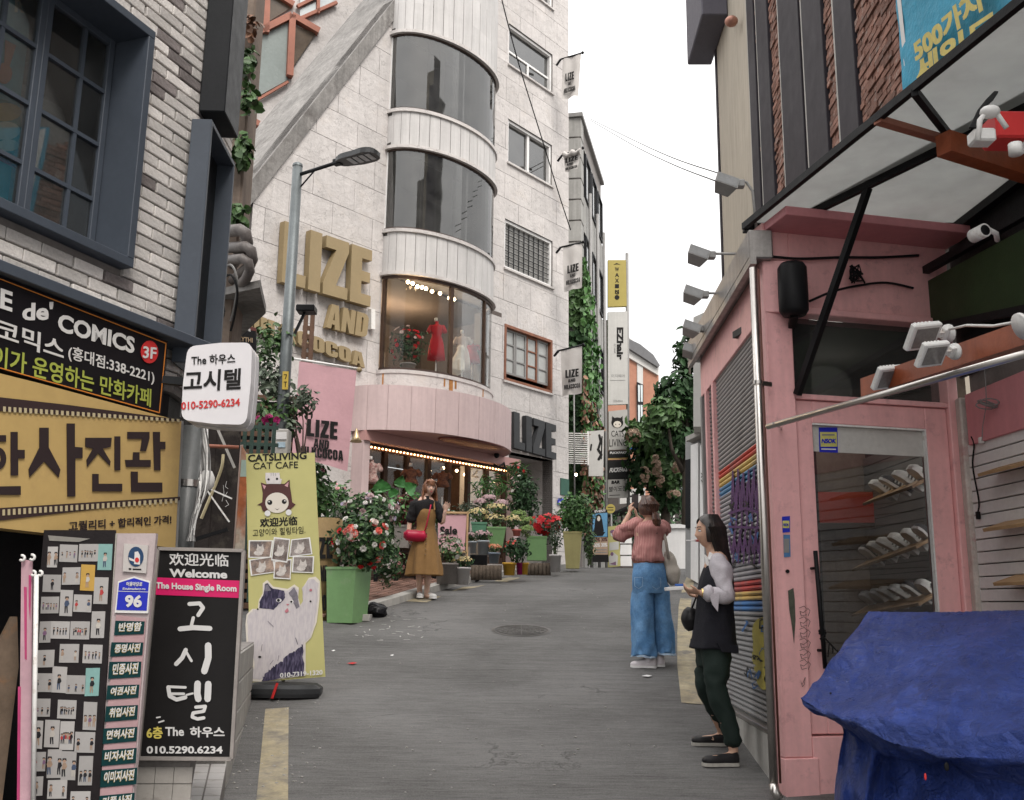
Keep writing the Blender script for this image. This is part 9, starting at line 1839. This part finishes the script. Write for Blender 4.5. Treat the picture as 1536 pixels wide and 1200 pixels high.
# shoe shelves inside the shop
SHW=mat('trainer_white', (.55,.55,.53),.5, var=.15, vs=20, bump=.1);SHB=mat('trainer_black', (.03,.03,.035),.5, var=.2, vs=20)
def trainer(parent_lab, p, yaw, c, stripes_=True, s=1.0):
    t=thing('shoe', parent_lab, 'shoe', M=Matrix.Translation(p) @ Matrix.Rotation(yaw, 4, 'Z') @ Matrix.Rotation(.5,4, 'X') @ Matrix.Scale(s, 4), group='trainers on the sloping shelves behind the door glass');ol=[(.03,-.13),(.042,-.05),(.036,.02),(.045,.09),(.03,.14),(0,.152),(-.03,.14),(-.042,.09),(-.034,.02),(-.04,-.05),(-.03,-.13)];ol=ol[::-1] if not _ccw(ol) else ol
    mb=MB();mb.prism(ol, 0,.022);mb.build('sole', WHITE, t, world=False);mb=MB();mb.smooth=True;rows=[[(x*k, y*(k if y > 0 else 1), z + (.045*max(0,-y / .13)*zz_)) for x, y in ol] for z, k, zz_ in ((.022,.97,0),(.045,.95,.6),(.07,.7,1),(.08,.45,1.1))];k=len(ol);mb.add([p_ for r_ in rows for p_ in r_],[(i*k + j, i*k + (j + 1) % k, (i + 1)*k + (j + 1) % k, (i + 1)*k + j) for i in range(3) for j in range(k)] + [tuple(3*k + j for j in range(k))]);mb.build('upper', c, t, world=False)
    if stripes_: mb=MB();[mb.box(-.040,.040,-.03 + i*.03,-.02 + i*.03,.035,.068) for i in range(3)];mb.build('stripe', SHB if c is SHW else SHW, t, kind='stuff', world=False)
    return t
for r_i, (X0, Y0, X1, Y1, n_, nm) in enumerate(((1318,752,1394,725,4, 'top'),(1302,850,1400,815,6, 'middle'),(1302,918,1404,900,6, 'lower'))):
    d_=5.35;p0, p1_=atk(X0, Y0, d_ + .45), atk(X1, Y1, d_ - .1);sh_=thing('shoe_shelf', nm + ' sloping wooden shoe shelf seen through the door glass', 'shelf', p0, group='shoe shelves inside the shop');f_=Vector((-.95,-.3,0));mb=MB();mb.slab([p0 - f_*.12 + Vector((0,0,.08)), p0 + f_*.14 - Vector((0,0,.04)), p1_ + f_*.14 - Vector((0,0,.04)), p1_ - f_*.12 + Vector((0,0,.08))][::-1],.02);mb.build('board', WOODL, sh_)
    for i in range(n_): p=p0.lerp(p1_, (i + .4) / n_) + Vector((0,0,.05));trainer(f"trainer on the {nm} shelf behind the door glass, {'farthest second third fourth fifth sixth seventh nearest'.split()[7 if i == n_ - 1 else i]} along the row", p, 1.9 + .25*math.sin(i*5 + r_i),[SHW, SHB, SHW, SHW, SHW][(i + r_i) % 5], True, .92)
rb2=thing('red_display', 'bright red display board on the back wall inside the pink shop', 'panel', atk(1300,780,6.6));PRB=PL(atk(1300,780,6.6),(1,.1,0));PRB.o.z=0;board('face', PRB, [(1225,738),(1325,738),(1325,784),(1225,784)],.04, mat('signal_red', (.42,.035,.015),.5, emit=0), rb2);board('base', PRB, [(1225,786),(1330,784),(1330,792),(1225,794)],.05, WOODB, rb2)
l=bpy.data.lights.new('shop_fill_lamp', 'POINT');l.energy=9;l.color=(1,.92,.82);l.shadow_soft_size=.2;lo=bpy.data.objects.new('shop_fill_lamp', l);col.objects.link(lo);lo.location=(2.5,7.6,3.3)  # unseen fill lamp, added to brighten the shoes behind the door glass
iw=thing('inner_slat_wall', 'grey slatted wall inside the shop behind the shoe shelves', 'wall', (3.2,8,0));PIW=PL((3.18,8.6,0),(.01,-1,0));
for i in range(28): mb=MB(PIW.M);mb.box(-.2,1.7,.7 + i*.08,.772 + i*.08,-.02,0);mb.build('slat', mat('grey_slat', (.15,.145,.14),.6, var=.1), iw)
mb=MB(PIW.M);mb.box(-.2,1.6,.7,3.0,-.06,-.025);mb.build('backing', BLACK, iw)
tp=thing('tarpaulin', 'creased blue tarpaulin draped over a market stall at the lower right', 'tarpaulin', (2.0,3.0,0));TQ=[(1303,918,4.05),(1400,919,3.9),(1560,916,3.6),(1700,916,3.4)]
rowsT=[[(1303,917,4.0),(1350,918,3.95),(1420,918,3.85),(1490,916,3.75),(1560,915,3.65),(1640,915,3.55)],
 [(1275,960,3.75),(1330,965,3.65),(1400,965,3.55),(1470,962,3.45),(1550,958,3.35),(1640,955,3.25)],
 [(1235,1010,3.5),(1300,1020,3.4),(1370,1025,3.25),(1450,1025,3.15),(1550,1020,3.05),(1650,1015,2.95)],
 [(1201,1044,3.3),(1262,1075,3.15),(1330,1090,3.0),(1420,1098,2.9),(1540,1095,2.8),(1650,1090,2.7)],
 [(1206,1056,3.3),(1262,1086,3.14),(1325,1110,3.0),(1410,1128,2.88),(1540,1148,2.78),(1650,1150,2.68)],
 [(1262,1090,3.3),(1290,1112,3.25),(1330,1130,3.15),(1410,1150,3.0),(1540,1175,2.9),(1650,1180,2.8)],
 [(1256,1150,3.35),(1290,1165,3.25),(1330,1180,3.15),(1410,1200,3.0),(1540,1230,2.9),(1650,1240,2.8)],
 [(1250,1230,3.4),(1285,1240,3.25),(1330,1260,3.15),(1410,1290,3.0),(1540,1330,2.9),(1650,1350,2.8)],
 [(1248,1420,3.4),(1280,1430,3.25),(1330,1450,3.15),(1410,1480,3.0),(1540,1500,2.9),(1650,1500,2.8)]]
G_=[[atk(*p) for p in r_] for r_ in rowsT];sub=12;V=[];F=[]
def cr1(a, b, c, d, s): return .5*((2*b) + (c - a)*s + (2*a - 5*b + 4*c - d)*s*s + (3*b - a - 3*c + d)*s ** 3)
def rowat(r_, s): i=min(int(s), len(r_) - 2);f=s - i;return cr1(r_[max(i - 1,0)], r_[i], r_[i + 1], r_[min(i + 2, len(r_) - 1)], f)
nr, nc=(len(G_) - 1)*sub, 5*22
for i in range(nr + 1):
    s=i / sub;k=min(int(s), len(G_) - 2);f=s - k
    for j in range(nc + 1):
        c_=j / 22;p=cr1(rowat(G_[max(k - 1,0)], c_), rowat(G_[k], c_), rowat(G_[k + 1], c_), rowat(G_[min(k + 2, len(G_) - 1)], c_), f) if k not in (3,4) else rowat(G_[k], c_).lerp(rowat(G_[k + 1], c_), f)
        low=max(0, min(1,(s - 4.2)))
        fold=.06*low*math.sin(c_*2.4 + s*.9+2.5*noise.noise(Vector((c_*1.3, s*.7,0)))) + .025*low*math.sin(c_*5.2 - s*1.9+2*noise.noise(Vector((s, c_, 2))))
        sag=(.016*math.sin(c_*2.1 + s*1.3)*(1 - low) + .018*noise.noise(Vector((c_*1.2, s*1.6,3))))*min(1, s*1.2) + .026*min(1, s*.8)*(.3 - abs(noise.noise(Vector((c_*1.9 + s*.6, s*1.7 - c_*1.1,9))))) + .004*noise.noise(Vector((c_*13, s*9,1)))
        V.append(tuple(p + Vector((-fold*.35,-fold, sag))))
for i in range(nr):
    for j in range(nc): a=i*(nc + 1) + j;F.append((a, a + nc + 1, a + nc + 2, a + 1))
def tarp_mat():
    m=mat('woven_blue_tarp', (.019,.042,.20),.3, var=.25, vs=3, bump=0, c2=(.030,.062,.27));t=m.node_tree;b=t.nodes['Principled BSDF'];L=t.links.new;N=lambda k: t.nodes.new('ShaderNode' + k);co=N('TexCoord').outputs['Object']
    h=None;n1=N('TexNoise');sv(n1,'Scale',7);sv(n1,'Detail',9);sv(n1,'Roughness',.68);sv(n1,'Distortion',.4);L(co, n1.inputs[0]);vo=N('TexVoronoi');vo.feature='DISTANCE_TO_EDGE';sv(vo,'Scale',9);wv=N('VectorMath');wv.operation='MULTIPLY_ADD';L(n1.outputs[1], wv.inputs[0]);sv(wv,1,(.25,.25,.25));L(co, wv.inputs[2]);L(wv.outputs[0], vo.inputs['Vector']);n2=N('TexNoise');sv(n2,'Scale',240);L(co, n2.inputs[0]);ad=N('Math');ad.operation='MULTIPLY_ADD';sv(ad,1,.06);L(n2.outputs[0], ad.inputs[0]);av=N('Math');av.operation='MULTIPLY_ADD';L(vo.outputs[0], av.inputs[0]);sv(av,1,1.1);L(n1.outputs[0], av.inputs[2]);L(av.outputs[0], ad.inputs[2])
    bp=N('Bump');sv(bp,'Strength',.9);sv(bp,'Distance',.035);L(ad.outputs[0], bp.inputs['Height']);L(bp.outputs[0], b.inputs['Normal'])
    # pale scuffs
    n3=N('TexNoise');sv(n3,'Scale',22);sv(n3,'Detail',10);sv(n3,'Roughness',.8);L(co, n3.inputs[0]);mr=N('MapRange');sv(mr,1,.62);sv(mr,2,.74);sv(mr,4,.5);L(n3.outputs[0], mr.inputs[0]);mx=N('MixRGB');src=b.inputs['Base Color'].links[0].from_socket;L(mr.outputs[0], mx.inputs[0]);L(src, mx.inputs[1]);sv(mx,2,(.15,.18,.30,1));L(mx.outputs[0], b.inputs['Base Color']);return m
npmesh('cloth', V, F, tarp_mat(), tp, smooth=True)
for X, Y, w_, h_, m_, lb_ in ((1388,1165,3,8, REDI, 'red_patch'),(1420,1150,6,10, BLACK, 'torn_hole'),(1246,1040,3,3, BLACK, 'torn_hole')):
    d_=2.9 if Y > 1100 else 3.25;mb=MB();c=atk(X, Y, d_ - .02);mb.ball(c, .0016*w_, 8,5,(1,.3, h_ / w_));mb.build(lb_, m_, tp)
# ================================================================ ROAD DETAILS
mh=thing('manhole_cover', 'round iron manhole cover set in the middle of the road', 'manhole cover', gnd(782,946));c=gnd(782,946);sl_r=zg(c.y + .5) - zg(c.y - .5);ang=math.atan(sl_r);M=Matrix.Translation(c + Vector((0,0,.004))) @ Matrix.Rotation(ang, 4, 'X');IRON=mat('worn_iron', (.105,.10,.095),.6, metal=.3, var=.25, bump=.3)
mb=MB(M);mb.lathe([(0,.0),(.30,.0),(.30,.003),(.315,.003),(.315,.0),(.345,.0)],(0,0,0),40);mb.build('cover', IRON, mh);mb=MB(M)
for k in range(5): r=.05 + k*.055;mb.tube([(r*math.cos(w*.2618), r*math.sin(w*.2618),.003) for w in range(25)],.006,4)
for k in range(12): w=k*.5236;mb.tube([(.06*math.cos(w),.06*math.sin(w),.003),(.28*math.cos(w),.28*math.sin(w),.003)],.005,4)
mb.build('tread_pattern', IRON, mh, kind='stuff')
q=random.Random(21);mb=MB();CH=mat('chalk', (.45,.44,.42),.9, bump=0)
for i in range(38):
    X, Y=q.uniform(530,640), q.uniform(922,962);p=gnd(X, Y);a=q.uniform(0,3.1);L_=q.uniform(.03,.10);e=p + Vector((L_*math.cos(a), L_*math.sin(a),0));d_=(e - p).normalized();n_=Vector((-d_.y, d_.x, 0))*.006;mb.add([zgp(v, .0045 + i*.00005) for v in (p - n_, e - n_, e + n_, p + n_)],[(0,1,2,3)])
tag(mb.build('chalk_marks', CH), 'scribbled white chalk marks on the road before the green planter', 'chalk', kind='stuff')
for X, Y, m_, lb_, s in ((528,997, FLW['red'], 'fallen red petal on the road near the yellow banner', .05),(970,1016, WHITE, 'scrap of white paper behind the photographer\'s shoes', .05),(588,985, WHITE, 'tiny white petal on the road', .02),(500,978, WHITE, 'small white crumb of paper near the banner foot', .02)):
    p=gnd(X, Y);mb=MB();mb.add([p + Vector((-s, -s*.4,.012)), p + Vector((s*.2,-s*.8,.008)), p + Vector((s, .1*s, .016)), p + Vector((.1*s, s*.7,.02))],[(0,1,2,3)]);tag(mb.build('litter', m_), lb_, 'litter')
lt=MB()
for i in range(160):
    X, Y=(q.uniform(340,480), q.uniform(1040,1190)) if i < 80 else (q.uniform(480,1000), q.uniform(880,1190));p=gnd(X, Y);s=q.uniform(.004,.011);lt.ball(p + Vector((0,0, s*.4)), s, 5,3,(1.3,1,.5))
tag(lt.build('grit', CONCL), 'scattered grit and crumbs on the asphalt', 'grit', kind='stuff')
